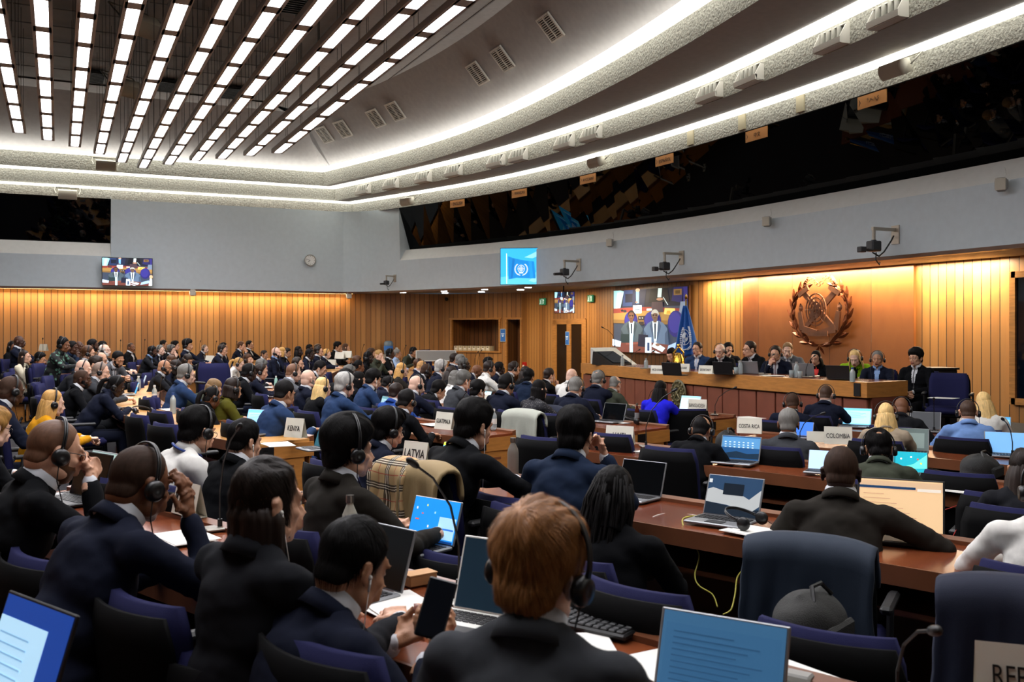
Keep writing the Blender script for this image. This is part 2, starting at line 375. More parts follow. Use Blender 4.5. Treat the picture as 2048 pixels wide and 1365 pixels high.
# lower wood walls with real openings
def wallquad(name,mat,p0,p1,z0,z1,u0=0.):
    u0=u0 or .001
    me=bpy.data.meshes.new(name); me.from_pydata([(p0[0],p0[1],z0),(p1[0],p1[1],z0),(p1[0],p1[1],z1),(p0[0],p0[1],z1)],[],[(0,1,2,3)]); uv=me.uv_layers.new(name='UVMap'); L=math.dist(p0[:2],p1[:2])
    for i,c in enumerate(((u0,z0),(u0+L,z0),(u0+L,z1),(u0,z1))): uv.data[i].uv=c
    return struct(link(name,me,mat))
ZB=-.45; YL=YW+.42
wallquad('wall_left',WOODP,(-9,YL),(8.9,YL),ZB,ZCOR)
# angled wall run from the corner to the podium wall, broken by hatch and doors (positions read off the survey)
def on_line(px,p0,p1):
    r=ray(px); x0_,y0_=p0; dx,dy=p1[0]-x0_,p1[1]-y0_; t=(r[1]*x0_-r[0]*y0_)/(r[0]*dy-r[1]*dx); return (x0_+dx*t,y0_+dy*t)
c0=(8.9,YL); c1=(11.55,29.3); c2=(13.1,27.1)
p885=on_line(886,c0,(11.9,YL+.1)); 
wallquad('wall_left',WOODP,c0,p885,ZB,ZCOR,17.9)
e1=on_line(1043,p885,(13.4,27.6)); 
hl=on_line(903,p885,e1); hr=on_line(1000,p885,e1); dl=on_line(1013,p885,e1); dr=e1; U=lambda p:math.dist(p,p885)+21.
def zat(px,y,p): d=p[0]*SN+p[1]*CS; return ZC+(YH-y)*d/F_PX
zh1=zat(903,640,hl); zh0=zat(903,702,hl)
wallquad('wall_back',WOODP,p885,hl,ZB,ZCOR,21.); wallquad('wall_back',WOODP,hl,hr,zh1,ZCOR,U(hl)); wallquad('wall_back',WOODP,hl,hr,ZB,zh0,U(hl)); wallquad('wall_back',WOODP,hr,dl,ZB,ZCOR,U(hr)); wallquad('wall_back',WOODP,dl,dr,zh1,ZCOR,U(dl))
tv=(Vector(e1)-Vector(p885)).normalized(); nv=Vector((-tv.y,tv.x)); nv=nv if nv.dot(Vector(p885))>0 else -nv
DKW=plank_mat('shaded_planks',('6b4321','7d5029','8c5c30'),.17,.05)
hl2=(hl[0]+nv.x*1.2,hl[1]+nv.y*1.2); hr2=(hr[0]+nv.x*1.2,hr[1]+nv.y*1.2)
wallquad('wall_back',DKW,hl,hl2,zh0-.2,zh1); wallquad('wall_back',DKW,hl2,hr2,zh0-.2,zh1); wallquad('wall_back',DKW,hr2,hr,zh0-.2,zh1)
g=G(); g.add([(*hl,zh1),(*hr,zh1),(*hr2,zh1),(*hl2,zh1)],[(0,1,2,3)]); struct(g.obj('ceiling',DOAK))
g=G(); g.add([(*hl,zh0),(*hr,zh0),(*hr2,zh0),(*hl2,zh0)],[(0,1,2,3)]); mid=(Vector(hl)+Vector(hr))/2; g.box((mid.x,mid.y,zh0-.02),((Vector(hr)-Vector(hl)).length+.1,.12,.05),math.atan2(tv.y,tv.x)); struct(g.obj('trim_6',OAK))
dl2=(dl[0]+nv.x*.8,dl[1]+nv.y*.8); dr2=(dr[0]+nv.x*.8,dr[1]+nv.y*.8)
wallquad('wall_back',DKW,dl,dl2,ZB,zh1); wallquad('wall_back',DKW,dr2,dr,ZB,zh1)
g=G(); m2=(Vector(dl2)+Vector(dr2))/2; g.box((m2.x,m2.y,(ZB+zh1)/2),((Vector(dr)-Vector(dl)).length,.05,zh1-ZB),math.atan2(tv.y,tv.x)); g.box((m2.x-nv.x*.06,m2.y-nv.y*.06,.9),(.03,.04,.2),math.atan2(tv.y,tv.x)); struct(g.obj('door_1',M('brown_door','6e4420',.5,var=.15,vscale=3,stretch=(1,1,.2))))
# frames round hatch and door opening
for a_,b_ in ((hl,hr),(dl,dr)):
    g=G(); L=(Vector(b_)-Vector(a_)).length; ang=math.atan2(tv.y,tv.x); mm=(Vector(a_)+Vector(b_))/2
    zb=zh0 if a_ is hl else ZB
    g.box((mm.x,mm.y,zh1+.03),(L+.12,.1,.06),ang)
    for p in (a_,b_): g.box((p[0],p[1],(zb+zh1)/2),(.06,.1,zh1-zb),ang)
    struct(g.obj('trim_7',OAK))
# wall past the doorway: angled piece to 1105, door leaf with glass, wall to screen
q0=e1; q1=on_line(1108,(13.1,26.9),(BX,25.0))
wallquad('wall_back',WOODP,q0,q1,ZB,ZCOR,25.)
q2=on_line(1172,q1,(BX,24.0)); zd=zat(1140,640,q1)
wallquad('wall_back',WOODP,q1,q2,zd,ZCOR,27.)
BX2=q2[0]
q3=on_line(1230,q2,(BX,20.)); q3=(13.55,13.55/ray(1230)[0]*ray(1230)[1])
wallquad('wall_back',WOODP,q2,q3,ZB,ZCOR,28.)
# double door
t=thing('double_door','pair of oak doors with tall dark glass panels left of the podium screen','door',(0,0,0)); t['kind']='structure'; t.name='door_2'
del t['label']; del t['category']
v0=Vector(q1); v1=Vector(q2); tt=(v1-v0).normalized(); LD=(v1-v0).length; ang=math.atan2(tt.y,tt.x)
g=G()
for s in (0.04,.5,.96): c=v0+tt*LD*s; g.box((c.x,c.y,(ZB+zd)/2),(LD*.13,.07,zd-ZB),ang)
c=v0+tt*LD*.5; g.box((c.x,c.y,zd-.06),(LD,.07,.16),ang); g.box((c.x,c.y,ZB+.25),(LD,.07,.5),ang)
g.obj('door_frame',OAK,t)
g=G()
for s in (.27,.73): c=v0+tt*LD*s; g.box((c.x,c.y,(ZB+zd)/2),(LD*.36,.02,zd-ZB-.1),ang)
g.obj('door_glass',M('smoked_glass','2a1d12',.12),t)
# podium wall: plank part, walnut panel, planks right, window at the far right
def wx(px,X=BX): r=ray(px); return (X,X/r[0]*r[1])
pts=[q3,wx(1386),wx(1490),wx(1832),wx(2030),(BX,4.),(BX-1,-6)]
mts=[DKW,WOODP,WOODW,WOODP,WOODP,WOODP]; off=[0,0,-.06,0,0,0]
u=30.
for i in range(len(pts)-1):
    a_,b_=pts[i],pts[i+1]; o_=off[i]
    wallquad('wall_right',mts[i],(a_[0]+o_,a_[1]),(b_[0]+o_,b_[1]),ZB,ZCOR+.3,u); u+=math.dist(a_,b_)
    if o_:
        wallquad('wall_right',WOODW,(a_[0],a_[1]),(a_[0]+o_,a_[1]),ZB,ZCOR); wallquad('wall_right',WOODW,(b_[0]+o_,b_[1]),(b_[0],b_[1]),ZB,ZCOR)
# window far right edge (interpreter booth glass with blue reflections)
w0=wx(2036); 
g=G(); g.box((BX-.04,w0[1]-1.2,1.55),(.04,2.4,1.9)); struct(g.obj('window_3',M('booth_glass','0a1420',.04,spec=.8)))
g=G(); 
for yy in (w0[1]+.03,w0[1]-2.43): g.box((BX-.05,yy,1.55),(.1,.1,2.1))
for zz in (.55,2.55): g.box((BX-.05,w0[1]-1.2,zz),(.1,2.5,.1))
struct(g.obj('trim_8',OAK))
# remaining enclosure behind the camera
wallquad('wall_rear',WOODP,(-9,YL),(-9,-6),ZB,ZCOR); wallquad('wall_rear',WALLC,(-9,YW+.4),(-9,-6),ZCOR,7.4)
wallquad('wall_front',WOODP,(-9,-6),(BX,-6),ZB,ZCOR); wallquad('wall_front',WALLC,(-9,-6),(BX,-6),ZCOR,7.4)
# ------------------------------------------------ suspended light strips
ends=[(28,265),(88,280),(145,293),(197,308),(248,325),(301,337),(347,330),(397,322),(445,318),(492,311),(535,305)]
ZS=6.0; FRM=M('strip_frame','a9a7a6',.5)
fr_mesh=G()
e0=[atz(px,y,ZS) for px,y in ends]; xs=np.polyfit(range(11),[p.x for p in e0],1)
XS=[xs[0]*i+xs[1] for i in range(11)]
print('strip xs',XS,[p.y for p in e0])
ord_=['first','second','third','fourth','fifth','sixth','seventh','eighth','ninth','tenth','eleventh']
pm=None; rodm=None
for i in range(-2,11):
    X=XS[0]+xs[0]*i; yend=e0[max(0,i)].y if i>=0 else 22.5; n=int((yend-1.)/1.48)
    t=thing('ceiling_light_strip','%s suspended ceiling light strip from the left, row of bright white panels'%(ord_[i] if i>=0 else 'hidden'),'ceiling light',(X,yend,ZS),0,'suspended light strips')
    if i<0: t['label']='suspended ceiling light strip beyond the left edge of the picture'
    g=G(); L=n*1.48+.04
    for s in (-1,1): g.box((s*.11,-L/2,.04),(.05,L,.1))
    for k in range(n+1): g.box((0,-k*1.48-.0 if k else -.02,.03),(.24,.27 if k else .04,.08))
    g.box((0,-L/2,.09),(.24,L,.02))
    g.obj('frame',FRM,t)
    if pm is None:
        a=G(); a.box((0,0,0),(.15,1.19,.02)); pm=a.mesh('diffuser'); pm.materials.append(EMW)
    for k in range(n):
        o=bpy.data.objects.new('diffuser',pm); COL.objects.link(o); o.parent=t; o.location=(0,-.14-k*1.48-.6-.0,.012)
    g=G()
    for k in range(1,n*2): g.tube([(.1*(1 if k%2 else -1),-k*.74,.1),(.1*(1 if k%2 else -1),-k*.74,2.3)],.004,4,False)
    g.obj('hanger_rods',M('dark_rod','2a2a2a',.5),t)
# ------------------------------------------------ air vents
VB=M('vent_frame','dcd8d0',.6)
def flatvent():
    t=thing('ceiling_vent','x','air vent',(0,0,0)); g=G()
    for s in (-1,0,1): g.box((s*.2,0,-.01),(.03 if s else .025,.42,.03))
    for s in (-1,1): g.box((0,s*.2,-.01),(.42,.03,.03))
    for i in range(11):
        g.box((0,-.17+i*.034,-.012),(.39,.012,.02))
    g.obj('frame',VB,t); g=G(); g.box((0,0,.004),(.4,.4,.006)); g.obj('backing',BLACK,t); return t
fv=None; vn=['farthest','second farthest','third farthest','fourth farthest','third nearest','second nearest','nearest']
for k,(px,y) in enumerate([(650,293),(687,277),(753,248),(792,228),(957,121),(1007,80),(1103,10)]):
    p=atz(px,y,7.45); pt,tn=on_curve(inset(R3s,SLW*.58),px); pt=Vector((pt.x-tn.y*SLW*.58,pt.y+tn.x*SLW*.58)); al=math.atan2(ZUP-ZCE,SLW); p=Vector((pt.x+tn.y*SLW*.58,pt.y-tn.x*SLW*.58,ZCE+(ZUP-ZCE)*.58))+Vector((tn.y*math.sin(al),-tn.x*math.sin(al),-math.cos(al)))*.025
    if fv is None: fv=flatvent(); o=fv
    else: o=copy_tree(fv)
    o.location=p; o.scale=(1.25,)*3; o.rotation_euler=(Matrix.Rotation(math.atan2(tn.y,tn.x),4,'Z')@Matrix.Rotation(-al,4,'X')).to_euler(); tag(o,'%s of the seven square louvred vents in the smooth ceiling'%vn[k],'air vent','square ceiling vents')
NZ=M('nozzle_grey','d2d0c8',.5)
def nozzle():
    t=thing('air_nozzle','x','air vent'); g=G()
    # hood: box open at the front (-y faces the hall)
    for s in (-1,1):
        g.add([(s*.25,0,.1),(s*.25,-.05,.1),(s*.25,-.14,-.06),(s*.25,-.11,-.12),(s*.25,0,-.13),(s*.235,0,.1),(s*.235,-.05,.1),(s*.235,-.14,-.06),(s*.235,-.11,-.12),(s*.235,0,-.13)],[(0,1,2,3,4),(9,8,7,6,5)]+[(i,i+5,(i+1)%5+5,(i+1)%5) for i in range(5)])
    g.box((0,-.03,.1),(.5,.06,.012)); g.box((0,-.06,-.125),(.5,.12,.012)); g.box((0,-.125,-.09),(.5,.03,.07),0)
    g.obj('hood',VB,t); g=G()
    for i in range(4): g.box((-.15+i*.1,-.06,.0),(.012,.1,.19),.25)
    g.obj('vanes',NZ,t); g=G(); g.box((0,-.012,-.01),(.46,.02,.2)); g.obj('throat',M('dark_duct','2c2b2a',.8),t); return t
nz=None
for k,(px,y) in enumerate([(731,383),(786,373),(851,359),(912,345),(997,323),(1042,310),(1134,282),(1188,265),(1426,175),(1506,145),(1672,70),(1785,25)]):
    zc_=ZR[1]+.2; q=atz(px,y,zc_-.05); pt,tn=on_curve(R2s,px)
    if nz is None: nz=nozzle(); o=nz
    else: o=copy_tree(nz)
    o.location=(pt.x,pt.y,zc_-.02); o.scale=(1.25,)*3; o.rotation_euler=(0,0,math.atan2(tn.y,tn.x))
    tag(o,'grey hooded air nozzle on the middle plaster band, number %s from the far corner'%ord_[k] if k<11 else 'grey hooded air nozzle on the middle plaster band nearest the right edge','air vent','air nozzles on the middle band')
# beige blanking plates on lowest band
for k,(px,y) in enumerate([(1382,275),(1485,244),(1602,208)]):
    pt,tn=on_curve(R1s,px); g=G(); g.box((0,-.01,0),(.2,.03,.28)); o=g.obj('blanking_plate',M('beige_plate','b3a98c',.6),loc=(pt.x,pt.y,5.57)); o.rotation_euler=(0,0,math.atan2(tn.y,tn.x))
    tag(o,'%s of three beige blanking plates on the lowest plaster band'%('left','middle','right')[k],'wall plate','beige plates')
# orange booth language signs hanging at the glass top
ORG=M('orange_card','c98a4a',.6); INK=M('black_ink','0c0c0d',.5)
for k,(px,y,tx) in enumerate([(914,405,'ENGLISH'),(1038,385,'FRANÇAIS'),(1175,357,'РУССКИЙ'),(1328,323,'ESPAÑOL'),(1512,273,'中文'),(1743,203,'عربي')]):
    pt,tn=on_curve(R1s,px); nrm=Vector((tn.y,-tn.x))*-1
    t=thing('booth_sign','orange card with arrow and %s writing above the dark booth glass'%('English','French','Russian','Spanish','Chinese','Arabic')[k],'sign',(0,0,0),0,'booth language signs'); z=5.27; base=Vector((pt.x,pt.y))+Vector((-tn.y,tn.x))*.01
    t.location=(base.x,base.y,z); t.rotation_euler=(0,0,math.atan2(tn.y,tn.x))
    g=G(); g.box((0,0,0),(.62,.015,.2)); g.obj('card',ORG,t); text_on(t,tx,.09,INK,(.03,-.012,0),.42)
    g=G(); g.add([(-.27,-.01,-.05),(-.24,-.01,0),(-.27,-.01,.05),(-.28,-.01,.05),(-.255,-.01,0),(-.28,-.01,-.05)],[(0,1,2,3,4,5)]); g.obj('arrow',INK,t)
# loudspeakers on the bands (curved white cabinets)
SPK=M('speaker_cream','e6e0d0',.5); SPG=M('speaker_grille','cbc4b4',.8,bump=.5,bscale=600)
def speaker(label,p,ang,sc=1.,tilt=.35):
    t=thing('loudspeaker',label,'loudspeaker',p,ang,'hall loudspeakers'); t.scale=(sc,)*3
    Mx=Matrix.Rotation(tilt,4,'X'); g=G(); pr=[]
    n=8
    for i in range(n+1): a=-.9+1.8*i/n; pr.append((-math.cos(a)*.16-.05,math.sin(a)*.17))
    pr+=[(.06,.12),(.06,-.12)]; P=[];m=len(pr)
    for s in (-1,1): P+=[Mx@Vector((s*.22,y*.8,z*.85)) for y,z in pr]
    g.add(P,[tuple(range(m)),tuple(range(2*m-1,m-1,-1))]+[(i,i+m,(i+1)%m+m,(i+1)%m) for i in range(m)]); g.obj('cabinet',SPK,t,True)
    g=G(); P=[]
    for s in (-1,1): P+=[Mx@Vector((s*.2,y*.82-.004,z*.82)) for y,z in pr[:n+1]]
    g.add(P,[(i,i+1,i+n+2,i+n+1) for i in range(n)]); g.obj('grille',SPG,t,True)
    g=G(); g.tube([(.26,0,0),(.3,.08,.1),(.28,.2,.2)],.012,6); g.tube([(-.26,0,0),(-.3,.08,.1),(-.28,.2,.2)],.012,6); g.tube([(-.28,.2,.2),(.28,.2,.2)],.014,6); g.obj('bracket',STEEL,t); return t
for px,y,zz,cur,lab,sc,an in ((1822,137,5.52,R1s,'cream loudspeaker on the lowest band near the right edge',1.,0),(1214,326,5.55,R1s,'cream loudspeaker on the lowest band above the russian booth sign',1,0),(830,403,5.5,R1s,'cream loudspeaker on the lowest band at the far corner pier',1,0),(135,382,5.5,R1s,'loudspeaker on the left wall band beside the dark window',1.1,0),(211,325,6.3,R3s,'loudspeaker hanging at the end of the fourth light strip',1.2,0)):
    pt,tn=on_curve(cur,px); nn=Vector((tn.y,-tn.x)); speaker(lab,(pt.x+nn.x*.25,pt.y+nn.y*.25,zz),math.atan2(tn.y,tn.x),sc)
for px,y,lab in ((278,45,'large ceiling loudspeaker between the strips at the top edge'),(250,172,'ceiling loudspeaker between the fourth and fifth light strips')):
    p=atz(px,y,6.75); speaker(lab,p,.6,1.35,.9)
# small wall loudspeakers
SPS=M('satellite_grey','9f9f9b',.5)
def satellite(label,p,ang,dark=False):
    t=thing('wall_speaker',label,'loudspeaker',p,ang,'small rounded wall loudspeakers'); g=G(); g.box((0,-.16,0),(.17,.12,.2),bev=.04); g.obj('cabinet',SPS,t,True); g=G(); g.box((0,-.225,0),(.14,.012,.17),bev=.005); g.obj('grille',SPG,t)
    g=G(); g.tube([(0,-.1,0),(0,0,.03)],.012,6); g.box((0,0,.03),(.07,.02,.13)); g.tube([(0,0,.08),(.03,.0,.16),(.01,0,.26)],.004,5); g.obj('bracket',STEEL,t); return t
for px,y,lab in ((1225,487,'small white loudspeaker on the fascia left of the first camera arm pair'),(1540,445,'small white loudspeaker on the fascia above the podium'),(2008,372,'small white loudspeaker on the fascia at the right edge')):
    pt,tn=on_curve(FASs,px); z=ZC+(YH-y)*(pt.x*SN+pt.y*CS)/F_PX
    satellite(lab,(pt.x,pt.y,z),math.atan2(tn.y,tn.x)+.5)
for px,y,lab in ((384,586,'small grey loudspeaker on the left wood wall by the light line'),(695,592,'small grey loudspeaker at the far end of the left wall')):
    p=aty(px,y,YW+.1); satellite(lab,p,0)
# camera arms
def cam_arm(label,px,y,sc,box):
    pt,tn=on_curve(FASs,px); z=ZC+(YH-y)*(pt.x*SN+pt.y*CS)/F_PX
    t=thing('broadcast_camera',label,'camera',(pt.x,pt.y,z),math.atan2(tn.y,tn.x),'robotic cameras on fascia arms'); t.scale=(sc,)*3
    g=G(); g.box((0,-.012,0),(.16,.02,.3)); g.box((0,-.25,.08),(.05,.5,.05)); g.tube([(0,-.47,.08),(0,-.47,-.1)],.028,10); g.obj('arm',M('arm_metal','a8a093',.4,metal=.5),t)
    g=G(); g.box((0,-.47,-.2),(.16,.2,.17),bev=.02); g.tube([(0,-.47,-.1),(0,-.47,-.14)],.04,10)
    if box: g.box((0,-.72,-.26),(.1,.12,.09),bev=.01); g.tube([(0,-.58,-.25),(0,-.68,-.27)],.012,6)
    else: g.tube([(0,-.55,-.24),(0,-.8,-.26)],.035,12)
    g.obj('camera_body',M('camera_body','26282c',.45),t)
    g=G(); g.tube([(0,-.05,-.02),(.02,-.12,-.1),(0,-.25,-.28),(.02,-.38,-.36),(0,-.5,-.3)],.013,6); g.tube([(0,-.42,-.3),(.02,-.45,-.42),(.05,-.4,-.5),(.02,-.36,-.46)],.01,6); g.obj('cable',BLACK,t)
cam_arm('black robotic camera on the fascia arm right of the flag screen',1158,530,1.,False)
cam_arm('black robotic camera on the fascia arm above the podium screen',1364,516,1.,True)
cam_arm('largest black robotic camera on the fascia arm above the emblem',1792,470,1.,True)
cam_arm('small black camera on the fascia arm near the far corner',790,557,.75,False)
# clock
p=aty(620,521,YW-.03); t=thing('wall_clock','round white wall clock with dark numerals ring on the grey wall','clock',p); g=G(); Mx=Matrix.Rotation(PI/2,4,'X'); g.lathe([(.0,0),(.17,0),(.18,.02),(.18,.05),(.16,.05),(.155,.035),(0,.035)],n=32,M4=Mx); g.obj('case',STEEL,t,False)
g=G(); g.lathe([(0,.036),(.155,.036),(0,.0365)],n=32,M4=Mx); g.obj('dial',M('clock_white','e4e4e0',.5),t)
g=G()
for i in range(12): a=i*PI/6; g.box((math.sin(a)*.125,-.04,math.cos(a)*.125),(.012,.004,.03),M4=None) if i%3==0 else g.box((math.sin(a)*.125,-.04,math.cos(a)*.125),(.014,.004,.014))
g.obj('hour_marks',INK,t)
for L,a,w_ in ((.085,-2.25+PI/2*0,.012),(.12,-1.35,.009)):
    g=G(); g.tube([(0,-.043,0),(math.sin(a)*L,-.043,math.cos(a)*L)],w_/2,5); g.obj('clock_hand',INK,t)
# ================================================================ screens and pictures made of flat coloured shapes
def E_(name,col,s=1.): return M('glow_'+name+col,col,.6,emit=s,ecol=col)
def flat(parent,name,polys,y=-.0):
    """polys: list of (material, [(x,z)...]); one mesh, stacked in tiny steps"""
    g=G(); mats=[]; 
    for k,(m,pts) in enumerate(polys):
        if m not in mats: mats.append(m)
        g.cm=mats.index(m); g.add([(x,y-.0006*k,z) for x,z in pts],[tuple(range(len(pts)))])
    return link(name,g.mesh(name),mats,parent)
def circ(cx,cz,rx,rz,n=16,a0=0,a1=2*PI): return [(cx+rx*math.cos(a0+(a1-a0)*i/n),cz+rz*math.sin(a0+(a1-a0)*i/n)) for i in range(n if a1-a0>6.2 else n+1)]
def rect(x0,z0,x1,z1): return [(x0,z0),(x1,z0),(x1,z1),(x0,z1)]
def conf_picture(parent,W,H,s,yy):
    """the live picture of delegates at their desks, on a W x H screen, lower-left at -W/2"""
    S=lambda pts:[(-W/2+x*W,z*H) for x,z in pts]; e=lambda c,k=1.:E_('scr%d'%int(s*10),c,s*k); P=[]
    A=lambda c,pts,k=1.:P.append((e(c,k),S(pts)))
    A('3c4658',rect(0,0,1,1)); A('1f2230',rect(0,.72,1,1)); A('2b3c66',[(.13,.74),(.3,.74),(.33,1),(.15,1)]); A('1a1f30',rect(.17,.8,.31,.94)); A('9fdde6',[(0,.66),(.09,.67),(.15,.98),(.1,1),(0,1)]); A('c2eef0',[(.03,.7),(.07,.7),(.11,.97),(.05,.97)]); A('222a45',[(.27,.72),(.44,.72),(.47,1),(.28,1)]); A('79bdf2',[(.33,.78),(.365,.78),(.37,1),(.325,1)]); A('caa38a',circ(.35,.99,.03,.03)); A('8a6a58',circ(.335,.8,.02,.012))
    A('16181f',[(.5,.78),(.78,.78),(.75,1),(.53,1)]); A('e2fbf6',[(.62,.86),(.67,.86),(.68,1),(.63,1)]); A('b98a70',circ(.65,.83,.045,.022)); A('dff4f4',[(.69,.86),(.7,.86),(.76,.74),(.75,.74)]); A('2a2a60',[(.8,.8),(.93,.76),(.95,1),(.83,1)]); A('8a6a3c',rect(.83,.88,.93,.97)); A('5a4526',rect(.85,.9,.91,.95)); A('34307a',rect(.95,.72,1,1))
    A('8c3c34',[(0,.63),(.5,.66),(1,.6),(1,.67),(.5,.72),(0,.71)]); A('b9403a',[(.1,.64),(.28,.65),(.28,.67),(.1,.67)]); A('2c2e38',circ(.17,.66,.025,.025)); A('25262e',circ(.13,.67,.02,.02)); A('a58148',[(0,.52),(1,.48),(1,.6),(.5,.66),(0,.63)]); A('8b6a3a',[(0,.47),(1,.43),(1,.49),(0,.53)]); A('3a3430',rect(.36,.51,.46,.58)); A('d6d6d6',circ(.385,.545,.007,.01,8)); A('d6d6d6',circ(.42,.545,.007,.01,8)); A('332d2c',rect(.37,.43,.44,.49))
    A('e2f4ff',rect(.29,.62,.41,.75)); A('6d8090',rect(.315,.67,.385,.69)); A('4c3c44',[(.54,.63),(.7,.63),(.69,.79),(.55,.79)]); A('eef8f8',rect(.48,.66,.55,.69)); A('e8d878',[(.71,.6),(.86,.58),(.85,.68),(.72,.69)]); A('e9a23c',[(.74,.6),(.8,.6),(.79,.65),(.75,.65)]); A('7a8aa0',[(.9,.6),(1,.6),(1,.78),(.92,.78)])
    for cx,cz,rx_,rz_ in ((.26,.5,.095,.16),(.56,.5,.115,.15),(.86,.45,.1,.2)): A('2b2870',circ(cx,cz,rx_,rz_,20)); A('37348a',circ(cx-.01,cz+.02,rx_*.8,rz_*.8,18))
    for cx,hc,sk,su,su2,hz in ((.27,'221c1c','644638','4c5c66','39464f',.585),(.6,'b4b5ae','6d5548','5d7490','455872',.585)):
        A(su,[(cx-.17,.1),(cx-.15,.38),(cx-.1,.46),(cx-.04,.5),(cx+.05,.5),(cx+.11,.46),(cx+.16,.38),(cx+.18,.1)]); A(su2,[(cx-.17,.1),(cx-.15,.36),(cx-.12,.3),(cx-.12,.1)]); A(su2,[(cx+.18,.1),(cx+.16,.36),(cx+.13,.3),(cx+.13,.1)]); A(su2,[(cx-.04,.5),(cx-.07,.42),(cx-.02,.2),(cx-.03,.46)]); A(su2,[(cx+.05,.5),(cx+.08,.42),(cx+.03,.2),(cx+.035,.46)])
        A('e6fbff',[(cx-.035,.49),(cx+.04,.49),(cx+.02,.18),(cx-.012,.18)]); A('18263e',[(cx-.01,.46),(cx+.014,.46),(cx+.01,.22),(cx-.007,.22)]); A(sk,rect(cx-.022,.47,cx+.024,.54)); A(hc,circ(cx,hz+.02,.05,.07,20)); A(sk,circ(cx,hz-.01,.043,.066,20)); A('1c1a1c',circ(cx-.018,hz+.0,.013,.011,10)); A('1c1a1c',circ(cx+.018,hz+.0,.013,.011,10)); A('8a6a58',circ(cx,hz-.018,.006,.014,8)); A('4a2c28',rect(cx-.014,hz-.044,cx+.014,hz-.036)); A('1c1a1c',rect(cx-.05,hz-.02,cx-.042,hz+.02))
    A('b9b9b2',[(.556,.57),(.57,.62),(.6,.645),(.64,.63),(.65,.58),(.635,.61),(.6,.62),(.57,.605)]); A('6a5448',circ(.61,.52,.03,.02))
    A('704038',[(0,.0),(1,.0),(1,.1),(.5,.17),(0,.16)]); A('8c5248',[(.2,.12),(.45,.14),(.45,.17),(.2,.15)]); A('26383c',[(.12,.15),(.29,.15),(.28,.29),(.13,.29)]); A('1f2438',[(.37,.1),(.52,.08),(.51,.28),(.38,.29)]); A('dff2ff',[(.47,.0),(.56,.0),(.555,.24),(.475,.24)]); A('27406a',[(.5,.03),(.53,.03),(.53,.16),(.5,.16)]); A('cfe8ff',[(0,.1),(.12,.08),(.13,.17),(.0,.21)]); A('c4ecff',rect(.255,.0,.3,.3)); A('dcebf2',[(.56,.1),(.7,.02),(.74,.08),(.6,.18)]); A('8a6a58',circ(.64,.13,.03,.022)); A('eaf6ff',[(.58,.05),(.68,.0),(.62,.0),(.57,.03)]); A('d6b690',circ(.98,.33,.035,.07)); A('f0fbff',[(.93,.0),(1,.0),(1,.25),(.955,.27)]); A('a8c8e8',[(.76,.02),(.95,.1),(.93,.2),(.78,.12)])
    return flat(parent,'screen_picture',P,yy)
def flag_picture(parent,W,H,s,yy):
    S=lambda pts:[(-W/2+x*W,z*H) for x,z in pts]; e=lambda c:E_('flg',c,s); P=[]
    A=lambda c,pts:P.append((e(c),S(pts)))
    A('35b4ea',rect(0,0,1,1)); A('5cc8f0',[(.0,0),(1,0),(1,.35),(0,.2)]); A('8ed9f5',[(.6,.75),(.8,.85),(.97,.95),(.98,.8),(.8,.72)]); A('8ed9f5',[(.7,.1),(.85,.2),(1,.22),(1,.12),(.85,.05)])
    A('1583cf',[(.19,.78),(.35,.72),(.6,.66),(.84,.63),(.86,.4),(.88,.16),(.6,.17),(.4,.18),(.2,.14)]); A('0f6fb8',[(.3,.72),(.36,.7),(.3,.17),(.25,.16)]); A('1f93dc',[(.7,.64),(.78,.63),(.82,.16),(.74,.17)])
    A('e8f1f5',[(.14,.86),(.16,.86),(.165,.02),(.145,.02)])
    for a in range(14):
        for sg in (-1,1):
            an=-PI/2+sg*(.25+a*.17); cx,cz=.52+.155*math.cos(an),.42+.17*math.sin(an); A('dbe6ea',circ(cx,cz,.022,.012,6))
    A('dbe6ea',circ(.52,.43,.09,.11,20)); A('1583cf',circ(.52,.43,.078,.095,20))
    for k in (.055,.03): A('dbe6ea',circ(.52,.43,k,k*1.2,16)); A('1583cf',circ(.52,.43,k-.01,k*1.2-.012,16))
    A('dbe6ea',rect(.435,.425,.605,.435)); A('dbe6ea',rect(.516,.33,.524,.53)); A('dbe6ea',[(.46,.3),(.58,.3),(.56,.34),(.52,.32),(.48,.34)])
    return flat(parent,'screen_picture',P,yy)
def tv(name,label,p,rz,W,H,pic,s=1.,rx=0.):
    t=thing(name,label,'screen',p,rz); t.rotation_euler=(rx,0,rz); g=G(); g.box((0,.03,H/2),(W+.03,.06,H+.03),bev=.008); g.obj('casing',BLACK,t); pic(t,W,H,s,-.004); g=G(); g.box((0,.09,H/2),(.2,.08,.2)); g.obj('wall_mount',BLACK,t); return t
def sized(px0,px1,y0,y1,d): return (px1-px0)*d/F_PX,(y1-y0)*d/F_PX
# TV on left wall
p=aty(255,571,YW-.35); d=p.x*SN+p.y*CS; W,H=sized(208,302,512,566,d)
tv('wall_screen','flat screen on the left grey wall showing delegates at desks',p,-.1,W*.98,H,conf_picture,1.1,.12)
# flag TV
pt,tn=on_curve(FASs,1041); p=Vector((pt.x-.44*ray(1041)[0],pt.y-.44*ray(1041)[1],2.86)); p.z=ZC+(YH-569)*(p.x*SN+p.y*CS)/F_PX; d=p.x*SN+p.y*CS; H=(569-497)*d/F_PX; ang=math.atan2(tn.y,tn.x)
tv('flag_screen','flat screen on the fascia showing a blue flag with white emblem',p,-TH-.12,1.06,H,flag_picture,1.)
